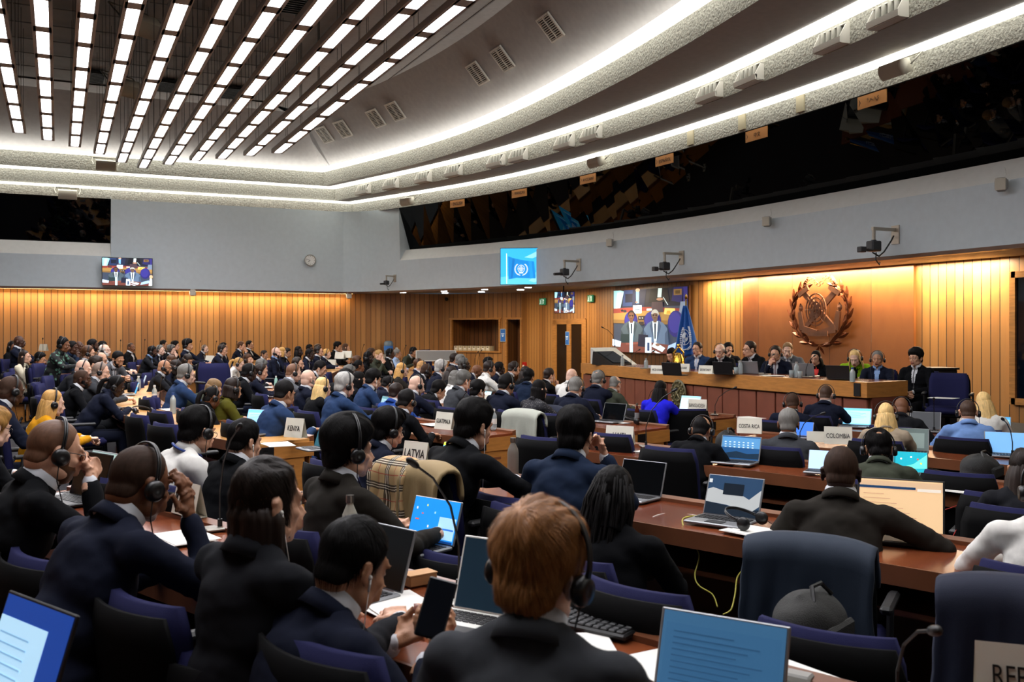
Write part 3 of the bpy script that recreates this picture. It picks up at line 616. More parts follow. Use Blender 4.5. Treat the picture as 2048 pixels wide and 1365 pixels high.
# small TV under the fascia
p=atd(1129,626,25.2); p.z=ZC+(YH-626)*25.2/F_PX; tv('small_screen','small screen hanging under the fascia left of the podium screen',p,-.6,.52,.55,conf_picture,.9)
g=G(); g.tube([(p.x,p.y+.05,p.z+.4),(p.x,p.y+.05,ZCOR-.02)],.02,8); o=g.obj('screen_pole',BLACK); tag(o,'short black pole holding the small screen','pole')
# podium screen
a=q3; b=wx(1386); La=math.dist(a,b); mid=((a[0]+b[0])/2-.09,(a[1]+b[1])/2); ds=[mid[0]*SN+mid[1]*CS]; t=thing('podium_screen','large projection screen behind the flag showing two delegates','screen',(mid[0],mid[1],ZC-(708-YH)*(13.45*SN+19.2*CS)/F_PX*1.),math.atan2(b[1]-a[1],b[0]-a[0])+0.)
Hs=2.72-t.location.z; g=G(); g.box((0,.03,Hs/2),(La*.98,.04,Hs+.06)); g.obj('screen_frame',DOAK,t); conf_picture(t,La*.95,Hs,.75,-.0)
# emergency exit signs
GRN=M('exit_green','1f6b45',.5,emit=.35,ecol='2f8f62'); EXW=M('exit_white','e8f5ec',.5,emit=.6,ecol='e8f5ec')
def exit_sign(lab,p,rz,fl=1):
    t=thing('exit_sign',lab,'sign',p,rz,'green exit signs'); g=G(); g.box((0,0,0),(.34,.04,.2)); g.obj('board',GRN,t)
    flat(t,'running_man',[(EXW,circ(-.1,.05,.018,.018,8)),(EXW,[(-.12,.03),(-.08,.03),(-.07,-.02),(-.11,-.03)]),(EXW,[(-.11,-.02),(-.09,-.02),(-.05,-.08),(-.07,-.08)]),(EXW,[(-.11,-.02),(-.09,-.03),(-.13,-.08),(-.15,-.07)]),(EXW,rect(-.02,-.08,.05,.08)),(GRN,rect(-.01,-.08,.04,.07)),(EXW,[(.09,-.07),(.11,-.07),(.11,.03),(.14,.03),(.1,.08),(.06,.03),(.09,.03)])],-.022)
def wall_at0(px,y,A,B_,o=.04):
    q=on_line(px,A,B_); k=1-o/math.hypot(*q); return Vector((q[0]*k,q[1]*k,ZC+(YH-y)*(q[0]*SN+q[1]*CS)/F_PX)),math.atan2(B_[1]-A[1],B_[0]-A[0])
exit_sign('green exit sign left of the small hanging screen',*wall_at0(1085,604,q0,q1,.12)); exit_sign('green exit sign right of the small hanging screen',*wall_at0(1181,598,q2,q3,.16))
# blue notices
NB=M('notice_blue','2c6fc4',.5)
for px,y,sgm,h,lab in ((1006,671,(hr,dl),.42,'blue notice in pale frame beside the hatch'),(1135,677,(q1,q2),.4,'blue notice on the double door')):
    t=thing('notice',lab,'notice',*wall_at0(px,y,*sgm,.06),'blue notices'); g=G(); g.box((0,0,0),(.2,.02,h)); g.obj('frame',M('pale_frame','a9bccb',.5),t); g=G(); g.box((0,-.012,0),(.17,.008,h-.04)); g.obj('sheet',NB,t); g=G()
    for i in range(3): g.box((0,-.018,.05-i*.04),(.12-.03*i,.002,.012))
    g.obj('print',EXW,t)
# card file boxes in the hatch
for k in range(8):
    cc=Vector(hl)+(Vector(hr)-Vector(hl)).normalized()*(.13+k*.175)+nv*.22
    t=thing('file_box','cream card box on the hatch shelf, %s from the left'%ord_[k],'box',(cc.x,cc.y,zh0+.006),math.atan2((hr[1]-hl[1]),(hr[0]-hl[0])),'card boxes on the hatch shelf')
    g=G(); g.box((0,0,.08),(.155,.3,.16)); g.obj('carton',M('cream_card','cfc4a4',.7),t); g=G(); g.box((0,-.152,.12),(.05,.006,.02)); g.obj('hand_hole',INK,t); g=G(); g.box((0,-.152,.07),(.08,.004,.05)); g.obj('paper_label',M('label_white','e8e6da',.6),t)
# emblem -----------------------------------------------------------------
COP=M('copper','7d4426',.32,metal=.75,var=.2,vscale=10); COPL=M('copper_matt','7a4d33',.5,metal=.1,var=.12)
pc=atx(1641,622,BX-.16); t=thing('wall_emblem','large copper emblem with laurel wreath, globe and anchors on the walnut panel','emblem',pc,PI/2*-1)
d=pc.x*SN+pc.y*CS; zs=d/F_PX; Hh=76*zs; Wd=.5*(wx(1703,BX-.16)[1]-wx(1578,BX-.16)[1])*-1; Wd=abs(Wd)*1.06
def leaf(g,c,ang,L,wd,th=.025):
    pr=[(0,0),(.2,.6),(.45,1),(.7,.8),(1,0),(.7,-.8),(.45,-1),(.2,-.6)]; ca,sa=math.cos(ang),math.sin(ang); P=[]
    for yy in (-th,):
        P+=[(c[0]+ca*u*L-sa*v*wd,-.02,c[1]+sa*u*L+ca*v*wd) for u,v in pr]
    P+=[(c[0]+ca*.05*L,-.02-th,c[1]+sa*.05*L),(c[0]+ca*.5*L,-.03-th*1.5,c[1]+sa*.5*L),(c[0]+ca*.95*L,-.02-th,c[1]+sa*.95*L)]
    F=[(0,1,8),(1,2,9,8),(2,3,9),(3,4,10,9),(4,5,9,10),(5,6,9),(6,7,8,9),(7,0,8)]; g.add(P,F)
for sg in (-1,1):
    g=G(); n=8
    for i in range(n):
        u=i/(n-1); an=-PI/2+sg*(.32+u*2.15); rr_=.9-.1*u; cx,cz=Wd*rr_*math.cos(an),Hh*rr_*math.sin(an); tang=an+sg*PI/2
        for so in (-.42,.28): leaf(g,(cx+R_.uniform(-.02,.02),cz),tang-sg*so,Hh*(.44-.08*u),Hh*.062)
    stem=[(Wd*.86*math.cos(-PI/2+sg*(.05+.24*k)),-.03,Hh*.9*math.sin(-PI/2+sg*(.05+.24*k))) for k in range(10)]; g.tube(stem,.015,6)
    g.obj('laurel_branch',COP,t)
g=G(); leaf(g,(-.02,-Hh*.93),PI*.93,Hh*.5,.05); leaf(g,(.02,-Hh*.93),PI*.05,Hh*.5,.05); leaf(g,(0,-Hh*.93),-.9,Hh*.28,.03); leaf(g,(0,-Hh*.93),-2.2,Hh*.28,.03); g.obj('wreath_tie',COP,t)
def ring(g,r,w_,cz,sx=1.,y=-.06,n=36):
    P=[];F=[]
    for k in range(n):
        a=2*PI*k/n
        for rr,yy in ((r-w_,y),(r+w_,y),(r+w_,y+.02),(r-w_,y+.02)): P.append((rr*math.cos(a)*sx,yy,cz+rr*math.sin(a)))
    for k in range(n):
        k2=(k+1)%n
        for j in range(4): F.append((k*4+j,k*4+(j+1)%4,k2*4+(j+1)%4,k2*4+j))
    g.add(P,F)
gz=.02; rg=Hh*.42
g=G()
for f_ in (1,.75,.5,.25): ring(g,rg*f_,.011,gz,.86,-.13)
for k in range(4): a=k*PI/4; g.tube([(rg*1.1*.86*math.cos(a),-.13,gz+rg*1.1*math.sin(a)),(-rg*1.1*.86*math.cos(a),-.13,gz-rg*1.1*math.sin(a))],.008,5)
g.obj('globe_grid',COPL,t)
g=G()
for cx,cz,s_ in ((-.12,-.1,.11),(-.2,.03,.07),(.08,-.16,.09),(.13,.1,.1),(.02,.2,.08),(-.05,.05,.07),(.2,-.03,.05),(.1,-.02,.06),(-.08,-.25,.06)):
    n=11; g.add([(cx*.9*rg/.45+s_*rg/.45*(.6+.5*R_.random())*math.cos(2*PI*i/n),-.15,cz*rg/.45+s_*rg/.45*(.6+.5*R_.random())*math.sin(2*PI*i/n)) for i in range(n)],[tuple(range(n))])
g.obj('continents',COPL,t)
g=G()   # crossed anchors: flat bars, broad flukes and a scroll between them
def bar(a,b,w0,w1,y):
    a=Vector(a);b=Vector(b); t=(b-a).normalized(); n_=Vector((-t.y,t.x)); q=[a-n_*w0,b-n_*w1,b+n_*w1,a+n_*w0]
    g.add([(p.x,y,p.y) for p in q]+[(p.x,y+.04,p.y) for p in q],[(0,1,2,3),(7,6,5,4),(0,4,5,1),(1,5,6,2),(2,6,7,3),(3,7,4,0)])
for sg in (-1,1):
    bar((-sg*Wd*.5,-Hh*.5),(sg*Wd*.52,Hh*.55),.05,.06,-.05+.012*sg); bar((sg*Wd*.3,Hh*.62),(sg*Wd*.6,Hh*.42),.045,.045,-.07+.012*sg)
    bar((sg*Wd*.5,-Hh*.5),(sg*Wd*.58,-Hh*.02),.07,.05,-.06); leaf(g,(sg*Wd*.585,-Hh*.05),PI/2,Hh*.26,.07); bar((sg*Wd*.5,-Hh*.48),(sg*Wd*.05,-Hh*.58),.07,.05,-.065)
bar((-Wd*.3,-Hh*.6),(Wd*.3,-Hh*.6),.05,.05,-.08)
g.obj('crossed_anchors',COPL,t)
g=G()
for k in range(13):
    u=k/12; x=(-1+2*u)*Wd*.5; z=Hh*(.78-.1*math.cos(u*4*PI)); 
    a=k*.9; g.tube([(x+.05*math.cos(q_),-.05,z+.03*math.sin(q_)) for q_ in [i*PI/4 for i in range(9)]],.008,5)
g.obj('chain',COPL,t)
# ================================================================ desks
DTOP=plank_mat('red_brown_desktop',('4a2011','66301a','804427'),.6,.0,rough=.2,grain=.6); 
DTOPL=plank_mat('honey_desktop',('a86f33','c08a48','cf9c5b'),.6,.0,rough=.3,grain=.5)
DEND=M('honey_oak_end','b5793a',.4,var=.15,vscale=6,stretch=(1,1,6)); DRAIL=M('desk_rail','70442c',.3,var=.12,vscale=5); DBLK=M('desk_shadow_black','0f0d0d',.7)
def desk_row(name,label,poly,rail,top,w_=.62,ends=(1,1)):
    """poly: plan line of the front rail, user side to its left or right by sign of w_"""
    t=thing(name,label,'desk',(0,0,0),0,'curved delegate desks'); w=w_
    o=ribbon(poly,[(0,.70),(-w,.70),(-w,.745),(0,.745)],'desktop',top,t,zfun=zf,uvw=2)
    ribbon(poly,[(.04,.66),(-.01,.66),(-.01,.765),(.04,.775)],'rail',DRAIL,t,zfun=zf)
    ribbon(poly,[(.015,.03),(-.01,.03),(-.01,.7),(.015,.7)],'front_panel',DEND if top is DTOPL else DRAIL,t,zfun=zf)
    ribbon(poly,[(-.03,.5),(-w*.85,.5),(-w*.85,.525),(-.03,.525)],'shelf',DRAIL,t,zfun=zf)
    ribbon(poly,[(-w+.0,.66),(-w-.012,.66),(-w-.012,.748),(-w+.0,.748)],'edge_band',DRAIL,t,zfun=zf)
    L=[0]
    for a,b in zip(poly,poly[1:]): L.append(L[-1]+math.dist(a,b))
    n=max(2,int(L[-1]/1.5)+1); R=resample(poly,n)
    for i,p in enumerate(R):
        a=R[max(i-1,0)]; b=R[min(i+1,n-1)]; tt=Vector((b[0]-a[0],b[1]-a[1],0)).normalized(); nn=Vector((-tt.y,tt.x,0)); end=i in (0,n-1)
        c=Vector((*p,0))-nn*w/2; g=G(); ang=math.atan2(nn.y,nn.x); z0=zf(*p)
        if i==0: c+=tt*.02
        if i==n-1: c-=tt*.02
        if end:
            g.box((c.x,c.y,z0+.31),(abs(w)*.8,.05,.62),ang); g.box((c.x,c.y,z0+.655),(abs(w)+.06,.07,.13),ang); g.obj('side_panel',DEND,t)
            s=1 if i else -1; e=c+tt*.038*s-nn*w*.22; g=G(); g.box((e.x,e.y,z0+.655),(.14,.014,.1),ang)
            for q in (-.03,0,.03): g.box((e.x+tt.x*.008*s,e.y+tt.y*.008*s,z0+.655+q),(.05,.006,.016),ang)
            g.obj('socket_plate',BLACK,t)
        else: g.box((c.x,c.y,z0+.36),(abs(w)*.7,.03,.66),ang); g.obj('side_panel',DRAIL,t)
    return t
nR=Vector((.9163,.4005)); uR=Vector((-.4005,.9163))
def rline(s,t0,t1,n=8): return [tuple(nR*s+uR*(t0+(t1-t0)*i/(n-1))) for i in range(n)]
# travel direction -u so that 'left of travel' is the podium side
desk_row('delegate_desk','red-brown desk row nearest the camera holding the portugal sign',rline(2.51,5.6,-2.4),None,DTOP)
desk_row('delegate_desk','short desk at the bottom left corner under the blue laptop',rline(1.02,5.2,1.9),None,DTOP)
desk_row('delegate_desk','second red-brown desk row with the silver laptop and tangled cables',rline(4.86,5.6,-3.2),None,DTOP)
desk_row('delegate_desk','third red-brown desk row holding the haiti sign',rline(7.24,5.35,-3.),None,DTOP)
desk_row('delegate_desk','fourth desk row on the right holding the costa rica sign',rline(9.3,4.6,-2.),None,DTOP)
desk_row('delegate_desk','foremost right-hand desk row close to the end of the podium',rline(11.3,4.4,-1.,6),None,DTOP)
def cline(xm,y0,y1,n=14): return [(xm+.04*(y-13.2)**2,y) for y in [y0+(y1-y0)*i/(n-1) for i in range(n)]]
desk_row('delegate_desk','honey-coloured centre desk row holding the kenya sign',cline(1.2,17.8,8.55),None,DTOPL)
desk_row('delegate_desk','centre desk row holding the guatemala sign',cline(3.28,17.8,8.6),None,DTOP)
desk_row('delegate_desk','third centre desk row ending in a honey oak panel',cline(5.35,17.8,8.8),None,DTOP)
desk_row('delegate_desk','front centre desk row below the podium with empty place',cline(7.5,17.4,9.9),None,DTOP)
def lline(s,y0,y1,n=8):
    o=[]
    for i in range(n): y=y0+(y1-y0)*i/(n-1); o.append(((s-10.56+.4*y)/.915,y))
    return o
for k,s in enumerate((2.51,4.85,7.24,9.25)):
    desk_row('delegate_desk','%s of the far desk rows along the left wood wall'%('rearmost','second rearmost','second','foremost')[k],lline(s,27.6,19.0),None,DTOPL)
# ================================================================ podium
DF=[(9.75,16.9),(9.55,15.2),(9.38,13.4),(9.3,11.8),(9.33,10.4),(9.5,9.1)]
DFs=smooth_poly(DF,1,2); ZDT=1.0
LEATH=M('red_brown_leather','7c4330',.5,var=.08,vscale=5,bump=.1,bscale=80)
pd=thing('podium_desk','long curved podium desk of honey oak with red-brown leather front','podium desk',(0,0,0))
ribbon(DFs,[(-.1,ZDT-.2),(.0,ZDT-.2),(.0,ZDT),(-.1,ZDT)],'front_band',DEND,pd)
ribbon(DFs,[(0,ZDT-.04),(.75,ZDT-.04),(.75,ZDT-.004),(0,ZDT-.004)],'desktop',DTOP,pd,uvw=2)
ribbon(DFs,[(.0,-.4),(.06,-.4),(.06,ZDT-.04),(.0,ZDT-.04)],'recess_panel',DRAIL,pd)
Rp=resample(DFs,21)
for i in range(20):
    a,b=Vector((*Rp[i],0)),Vector((*Rp[i+1],0)); tt=(b-a).normalized(); nn=Vector((-tt.y,tt.x,0)); a2=a+tt*.012-nn*.03; b2=b-tt*.012-nn*.03; g=G(); m=(a2+b2)/2; g.box((m.x,m.y,.2),((b2-a2).length,.05,1.16),math.atan2(tt.y,tt.x),bev=.008); g.obj('leather_panel',LEATH,pd)
pe=Vector((*DFs[-1],0)); tt=(pe-Vector((*DFs[-2],0))).normalized(); nn=Vector((-tt.y,tt.x,0)); an=math.atan2(nn.y,nn.x)
g=G(); c=pe+nn*.32; g.box((c.x,c.y,ZDT-.1),(.86,.06,.2),an); g.obj('front_band',DEND,pd); g=G(); c=pe+nn*.36; g.box((c.x,c.y,.2),(.7,.05,1.2),an); g.obj('leather_panel',LEATH,pd)
g=G(); c=pe+nn*(-.104)-tt*.12; g.box((c.x,c.y,ZDT-.1),(.02,.1,.17),an); g.obj('socket_plate',BLACK,pd)
# platform
g=G(); P=[(*p,.0) for p in DFs]; nP=len(P); g.v=[(x,y,.22) for x,y,_ in P]+[(13.6,P[-1][1]-2.2,.22),(13.6,P[0][1]+1.,.22)]; g.f=[tuple(range(nP+2))]; g.m=[0]
k=len(g.v); g.v+=[(x,y,-.3) for x,y,_ in g.v[:k]]
for i in range(k): j=(i+1)%k; g.f.append((i,j,j+k,i+k)); g.m.append(0)
o=g.obj('floor',CARPET); struct(o)
# round plaque on the podium front
pt,tn=on_curve(DFs,1368); p=Vector((pt.x-.09,pt.y,ZC-(787-YH)*(pt.x*SN+pt.y*CS)/F_PX)); t=thing('bronze_plaque','round bronze plaque with relief on the podium front behind the open laptop','plaque',p,math.atan2(tn.y,tn.x)); Mx=Matrix.Rotation(PI/2,4,'X'); g=G(); g.lathe([(0,0),(.22,0),(.23,.02),(.2,.035),(0,.04)],n=32,M4=Mx); g.obj('disc',M('bronze','5a553c',.5,metal=.4,var=.2),t); g=G()
for rr in (.19,.12): 
    for q in range(16): a=q*PI/8; g.ell((rr*math.cos(a),-.045,rr*math.sin(a)),(.022,.012,.022),8,5)
g.tube([(-.07,-.045,-.07),(.07,-.045,.07)],.015,6); g.tube([(.07,-.045,-.07),(-.07,-.045,.07)],.015,6); g.obj('relief',M('bronze_light','726a48',.45,metal=.4),t)
# lectern left of the podium
lp=atd(1221,760,19.0); pl=thing('lectern','white-topped lectern with slanted desk at the left end of the podium','lectern',(lp.x,lp.y,-.2),-PI/2+.1)
zt=ZC-(700-YH)*19/F_PX+.2
g=G(); g.box((.0,0,zt*.5-.12),(.3,.5,zt-.24),bev=.01); g.obj('pedestal',M('pale_oak','b89765',.5,var=.08),pl)
g=G(); P,F=prism([(-.25,zt-.28),(.75,zt-.5),(.75,zt-.42),(-.25,zt+.04)],.62); g.add(P,F); g.obj('slanted_desk',M('lectern_white','c9cbc4',.4),pl)
g=G(); g.box((-.252,0,zt-.12),(.012,.6,.31)); g.obj('front_board',M('pale_oak',''),pl)
g=G(); 
for i in range(3): g.box((-.262,0,zt-.06-.05*i),(.006,.3-.04*i,.02))
g.obj('lettering',M('slate_blue','6d7a96',.5),pl)
# ================================================================ chairs
NAVY=M('navy_upholstery','1f2044',.9,spec=.15,bump=.25,bscale=500); SHELL=M('black_chair_shell','050506',.8,spec=.12); ARM=M('armrest_rubber','1b1b1c',.5)
def pad(g,w_,h,th,cz,y0,curve,n=10,m=6,lean=0.,round_=.14):
    """cushion: rounded rectangle in x-z, curved backward at the sides"""
    P=[];rows=[]
    for side in (1,-1):
        for j in range(m+1):
            for i in range(n+1):
                u=-1+2*i/n; v=-1+2*j/m; x=u*w_/2; z=v*h/2; e=max(0,1-abs(u)**6)*max(0,1-abs(v)**6)
                k=max(0,v-.45)/.55; x*=1-round_*k*k*.9; yy=y0+curve*(u*u)+lean*z
                P.append((x,yy+side*th/2*(.35+.65*e**.5),cz+z))
    F=[];W_=n+1;T=W_*(m+1)
    for j in range(m):
        for i in range(n): a=j*W_+i; F.append((a,a+1,a+W_+1,a+W_)); F.append((T+a,T+a+W_,T+a+W_+1,T+a+1))
    for i in range(n): F.append((i,T+i,T+i+1,i+1)); a=m*W_+i; F.append((a,a+1,T+a+1,T+a))
    for j in range(m): a=j*W_; F.append((a,a+W_,T+a+W_,T+a)); a+=n; F.append((a,T+a,T+a+W_,a+W_))
    g.add(P,F)
def make_chair():
    t=thing('conference_chair','x','chair'); g=G(); pad(g,.48,.5,.085,.64,-.235,.05,lean=-.12); g.obj('back_cushion',NAVY,t,True)
    g=G(); pad(g,.51,.5,.04,.622,-.29,.05,lean=-.12); g.obj('back_shell',SHELL,t,True)
    g=G(); g.box((0,.0,.42),(.5,.5,.09),bev=.035); g.obj('seat_cushion',NAVY,t,True)
    g=G(); g.box((0,-.01,.36),(.46,.44,.05),bev=.02); g.tube([(0,0,.34),(0,0,.1)],.03,10); g.obj('seat_shell',SHELL,t)
    for s in (-1,1):
        g=G(); g.box((s*.28,-.02,.63),(.05,.3,.035),bev=.012); g.tube([(s*.29,-.1,.62),(s*.29,-.12,.45),(s*.22,-.1,.38)],.016,6); g.obj('armrest',ARM,t)
    g=G()
    for k in range(5): a=k*2*PI/5+.3; g.tube([(0,0,.09),(.27*math.cos(a),.27*math.sin(a),.05)],[.028,.018],6); g.ell((.27*math.cos(a),.27*math.sin(a),.026),(.025,.025,.025),8,6)
    g.obj('star_base',ARM,t)
    return t
CH0=make_chair(); ch_used=[False]
TOPZ=.89
def chair(x,y,deg,label,dz=0.,group='blue conference chairs'):
    if not ch_used[0]: o=CH0; ch_used[0]=True
    else: o=copy_tree(CH0)
    o.location=(x,y,zf(x,y)+dz); o.rotation_euler=(0,0,math.radians(deg-90)); tag(o,label,'chair',group); return o
# ================================================================ small things
CARD=M('sign_card','d9d5c6',.6); PAPER=M('paper','dcdad4',.7)
def name_sign(txt,p,deg,W=.24,H=.16,lean=.22,hz=None,label=None,size=.05):
    """deg: direction the lettering faces"""
    t=thing('name_sign',label or 'white country name sign reading %s'%txt,'sign',p,math.radians(deg+90),'white name signs')
    g=G(); s=math.sin(lean)*H
    for sg in (1,-1): g.add([(-W/2,-sg*s,0),(W/2,-sg*s,0),(W/2,0,H),(-W/2,0,H),(-W/2,-sg*s+sg*.003,0),(W/2,-sg*s+sg*.003,0)],[(0,1,2,3)])
    g.add([(-W/2,-s,0),(-W/2,s,0),(W/2,s,0),(W/2,-s,0)],[(0,1,2,3)]); g.obj('folded_card',CARD,t)
    if txt:
        for sg in (1,-1):
            me=text_mesh(txt,size,W*.84,font_sx=.72); o=link('lettering',me,INK,t); o.location=(0,-sg*(s*.53+.0025),H*.48); o.rotation_euler=(PI/2-lean,0,0 if sg>0 else PI) if sg>0 else (PI/2-lean,0,PI)
    return t
LAPG=M('laptop_grey','8d8f92',.4,metal=.6); LAPB=M('laptop_black','141416',.45); KEYS=M('keys_black','1a1a1c',.5)
def laptop(p,deg,scr,label,W=.32,D=.22,col=None,open_=110,dark=False):
    """deg: direction the user looks (screen faces the other way)"""
    col=col or LAPG; t=thing('laptop',label,'laptop',p,math.radians(deg-90)); g=G(); g.box((0,-D/2,.009),(W,D,.016),bev=.005); g.obj('base',col,t)
    g=G()
    for r in range(5):
        for c in range(12): g.box((-W*.42+c*W*.0765,-.035-r*.02,.0185),(W*.062,.015,.003))
    g.box((0,-D*.8,.0185),(W*.3,D*.28,.002)); g.obj('keyboard',KEYS,t)
    a=math.radians(open_-90); Mx=Matrix.Translation((0,0,.014))@Matrix.Rotation(-a,4,'X'); g=G(); g.box((0,.004,D/2),(W,.008,D*.98),M4=Mx,bev=.003); lid=g.obj('lid',col,t)
    e=bpy.data.objects.new('screen',None); 
    bpy.data.objects.remove(e)
    S=lambda x,z:Mx@Vector(((x-.5)*W*.95,-.0015,.008+z*D*.93)); polys=scr if scr else [('05070a',0,[(0,0),(1,0),(1,1),(0,1)])]
    g=G(); mats=[]
    for k,(c,em,pts) in enumerate(polys):
        m=M('lcd%s_%d'%(c,int(em*10)),c,.45,emit=em,ecol=c,spec=.15) if em else M('lcd_off'+c,c,.12)
        if m not in mats: mats.append(m)
        g.cm=mats.index(m); g.add([S(x,z)+Mx.to_3x3()@Vector((0,-.0006*k,0)) for x,z in pts],[tuple(range(len(pts)))])
    link('screen',g.mesh('screen'),mats,t)
    return t
RC=lambda x0,z0,x1,z1:[(x0,z0),(x1,z0),(x1,z1),(x0,z1)]
def scr_doc(bg='7db7d8',fg='b9d8e6',em=.8,lines=9,lc='5a8aa8'):
    o=[(bg,em,RC(0,0,1,1)),(fg,em,RC(.03,.05,.97,.86))]
    for i in range(lines): o.append((lc,em,RC(.1,.76-i*.07,.1+.5+.3*((i*37)%10)/10,.775-i*.07)))
    return o
def bottle(p,label,h=.22,r=.032,mat=None,cap=None,band=None,kind='bottle'):
    t=thing('drink_bottle',label,'bottle',p); g=G(); g.lathe([(0,0),(r*.95,0),(r,.01),(r,h*.62),(r*.9,h*.72),(r*.42,h*.86),(r*.42,h*.9),(0,h*.9)],n=18); g.obj('body',mat or M('clear_bottle','cfdde0',.1,trans=.6),t,True)
    g=G(); g.lathe([(0,h*.89),(r*.5,h*.89),(r*.5,h),(0,h)],n=14); g.obj('cap',cap or M('blue_cap','2a4a8a',.4),t)
    if band: g=G(); g.lathe([(r*1.02,h*.3),(r*1.02,h*.55)],n=18); g.f=g.f[:-2]; g.m=g.m[:-2]; g.obj('bottle_label',band,t)
    return t
MICB=M('mic_black','0d0d0e',.5)
def mic(p,deg,label,h=.42,lean=.25):
    t=thing('gooseneck_microphone',label,'microphone',p,math.radians(deg-90),'gooseneck microphones'); g=G(); g.box((0,0,.008),(.16,.1,.014),bev=.005); g.obj('base_plate',M('mic_plate','8f8a80',.4,metal=.5),t)
    pts=[(0,0,.01),(0,0,h*.35),(0,-lean*.2,h*.65),(0,-lean*.6,h*.88),(0,-lean,h)]
    g=G(); g.tube([(0,0,.0),(0,0,.05)],.012,8); g.tube(pts,.0045,6); g.obj('neck',MICB,t); g=G(); d=(Vector(pts[-1])-Vector(pts[-2])).normalized(); e=Vector(pts[-1]); g.tube([e-d*.02,e,e+d*.03,e+d*.045],[.008,.013,.013,.006],8); g.obj('capsule',MICB,t,True); return t
def papers(p,deg,label,n=2,w_=.21,l=.297,rnd=None):
    t=thing('paper_sheets',label,'papers',p,math.radians(deg),'loose papers'); rr=random.Random(int(p[0]*1000))
    for i in range(n):
        g=G(); g.box((rr.uniform(-.02,.02),rr.uniform(-.02,.02),.0015+i*.0025),(w_,l,.002),rr.uniform(-.2,.2)); g.obj('sheet',PAPER,t)
    return t

t=thing('tilted_monitor','black wedge-shaped monitor at the left end of the podium desk','monitor',atd(1222,730,18.6),-PI/2+.2); g=G(); P,F=prism([(-.28,.0),(.32,.0),(.32,.03),(-.2,.26),(-.25,.26)],.5); g.add(P,F); g.obj('housing',BLACK,t); g=G(); g.box((0,0,0),(.5,.42,.006),M4=Matrix.Translation((.07,0,.155))@Matrix.Rotation(.42,4,'Y')); g.obj('screen',M('monitor_glass','05070a',.1),t)
# ================================================================ people: anatomy
def ico(n=2):
    bm=bmesh.new(); bmesh.ops.create_icosphere(bm,subdivisions=n,radius=1); v=np.array([x.co[:] for x in bm.verts]); f=[[y.index for y in x.verts] for x in bm.faces]; bm.free(); return v,f
ICO=ico(3)
class Blob:
    def __init__(s): s.v=[]; s.f=[]; s.n=0
    def raw(s,v,f): s.v.append(v); s.f+=[[i+s.n for i in x] for x in f]; s.n+=len(v)
    def ell(s,c,r,R=None):
        v=ICO[0]*np.array(r if hasattr(r,'__len__') else (r,r,r)); 
        if R is not None: v=v@np.array(R.to_3x3()).T
        s.raw(v+np.array(c[:]),ICO[1])
    def cap(s,p,q,r0,r1,n=14):
        p=Vector(p);q=Vector(q); d=q-p; L=max(d.length,1e-4); d=d/L; a=d.orthogonal().normalized(); b=d.cross(a)
        prof=[(-r0,.02)]+[(-r0*math.cos(k),r0*math.sin(k)) for k in (.5,1.,PI/2)]+[(L+r1*math.sin(k),r1*math.cos(k)) for k in (0,.55,1.1)]+[(L+r1,.02)]
        P=[]
        for h,r in prof:
            r=max(r,1e-3)
            for k in range(n): w_=2*PI*k/n; x=p+d*h+(a*math.cos(w_)+b*math.sin(w_))*r; P.append(x[:])
        F=[]
        m=len(prof)
        for i in range(m-1):
            for k in range(n): k2=(k+1)%n; F.append([i*n+k,i*n+k2,(i+1)*n+k2,(i+1)*n+k])
        F+=[list(range(n-1,-1,-1)),list(range((m-1)*n,m*n))]
        s.raw(np.array(P),F)
    def remesh(s,name,vox,smooth=3,fac=.5):
        me=bpy.data.meshes.new(name); me.from_pydata(np.concatenate(s.v).tolist(),[],s.f); me.update()
        o=bpy.data.objects.new('t',me); COL.objects.link(o)
        m=o.modifiers.new('r','REMESH'); m.mode='VOXEL'; m.voxel_size=vox; m.use_smooth_shade=True
        if smooth: k=o.modifiers.new('s','SMOOTH'); k.factor=fac; k.iterations=smooth
        dg=bpy.context.evaluated_depsgraph_get(); dg.update(); out=bpy.data.meshes.new_from_object(o.evaluated_get(dg)); out.name=name; out.materials.clear()
        bpy.data.objects.remove(o); bpy.data.meshes.remove(me); return out
def getco(me): a=np.empty(len(me.vertices)*3); me.vertices.foreach_get('co',a); return a.reshape(-1,3)
def setco(me,a): me.vertices.foreach_set('co',a.ravel()); me.update()
SKULL=[((0,-.014,.03),(.074,.096,.094)),((0,.03,-.02),(.062,.06,.088)),((0,.034,-.07),(.05,.05,.042)),((0,-.05,-.03),(.062,.055,.07))]
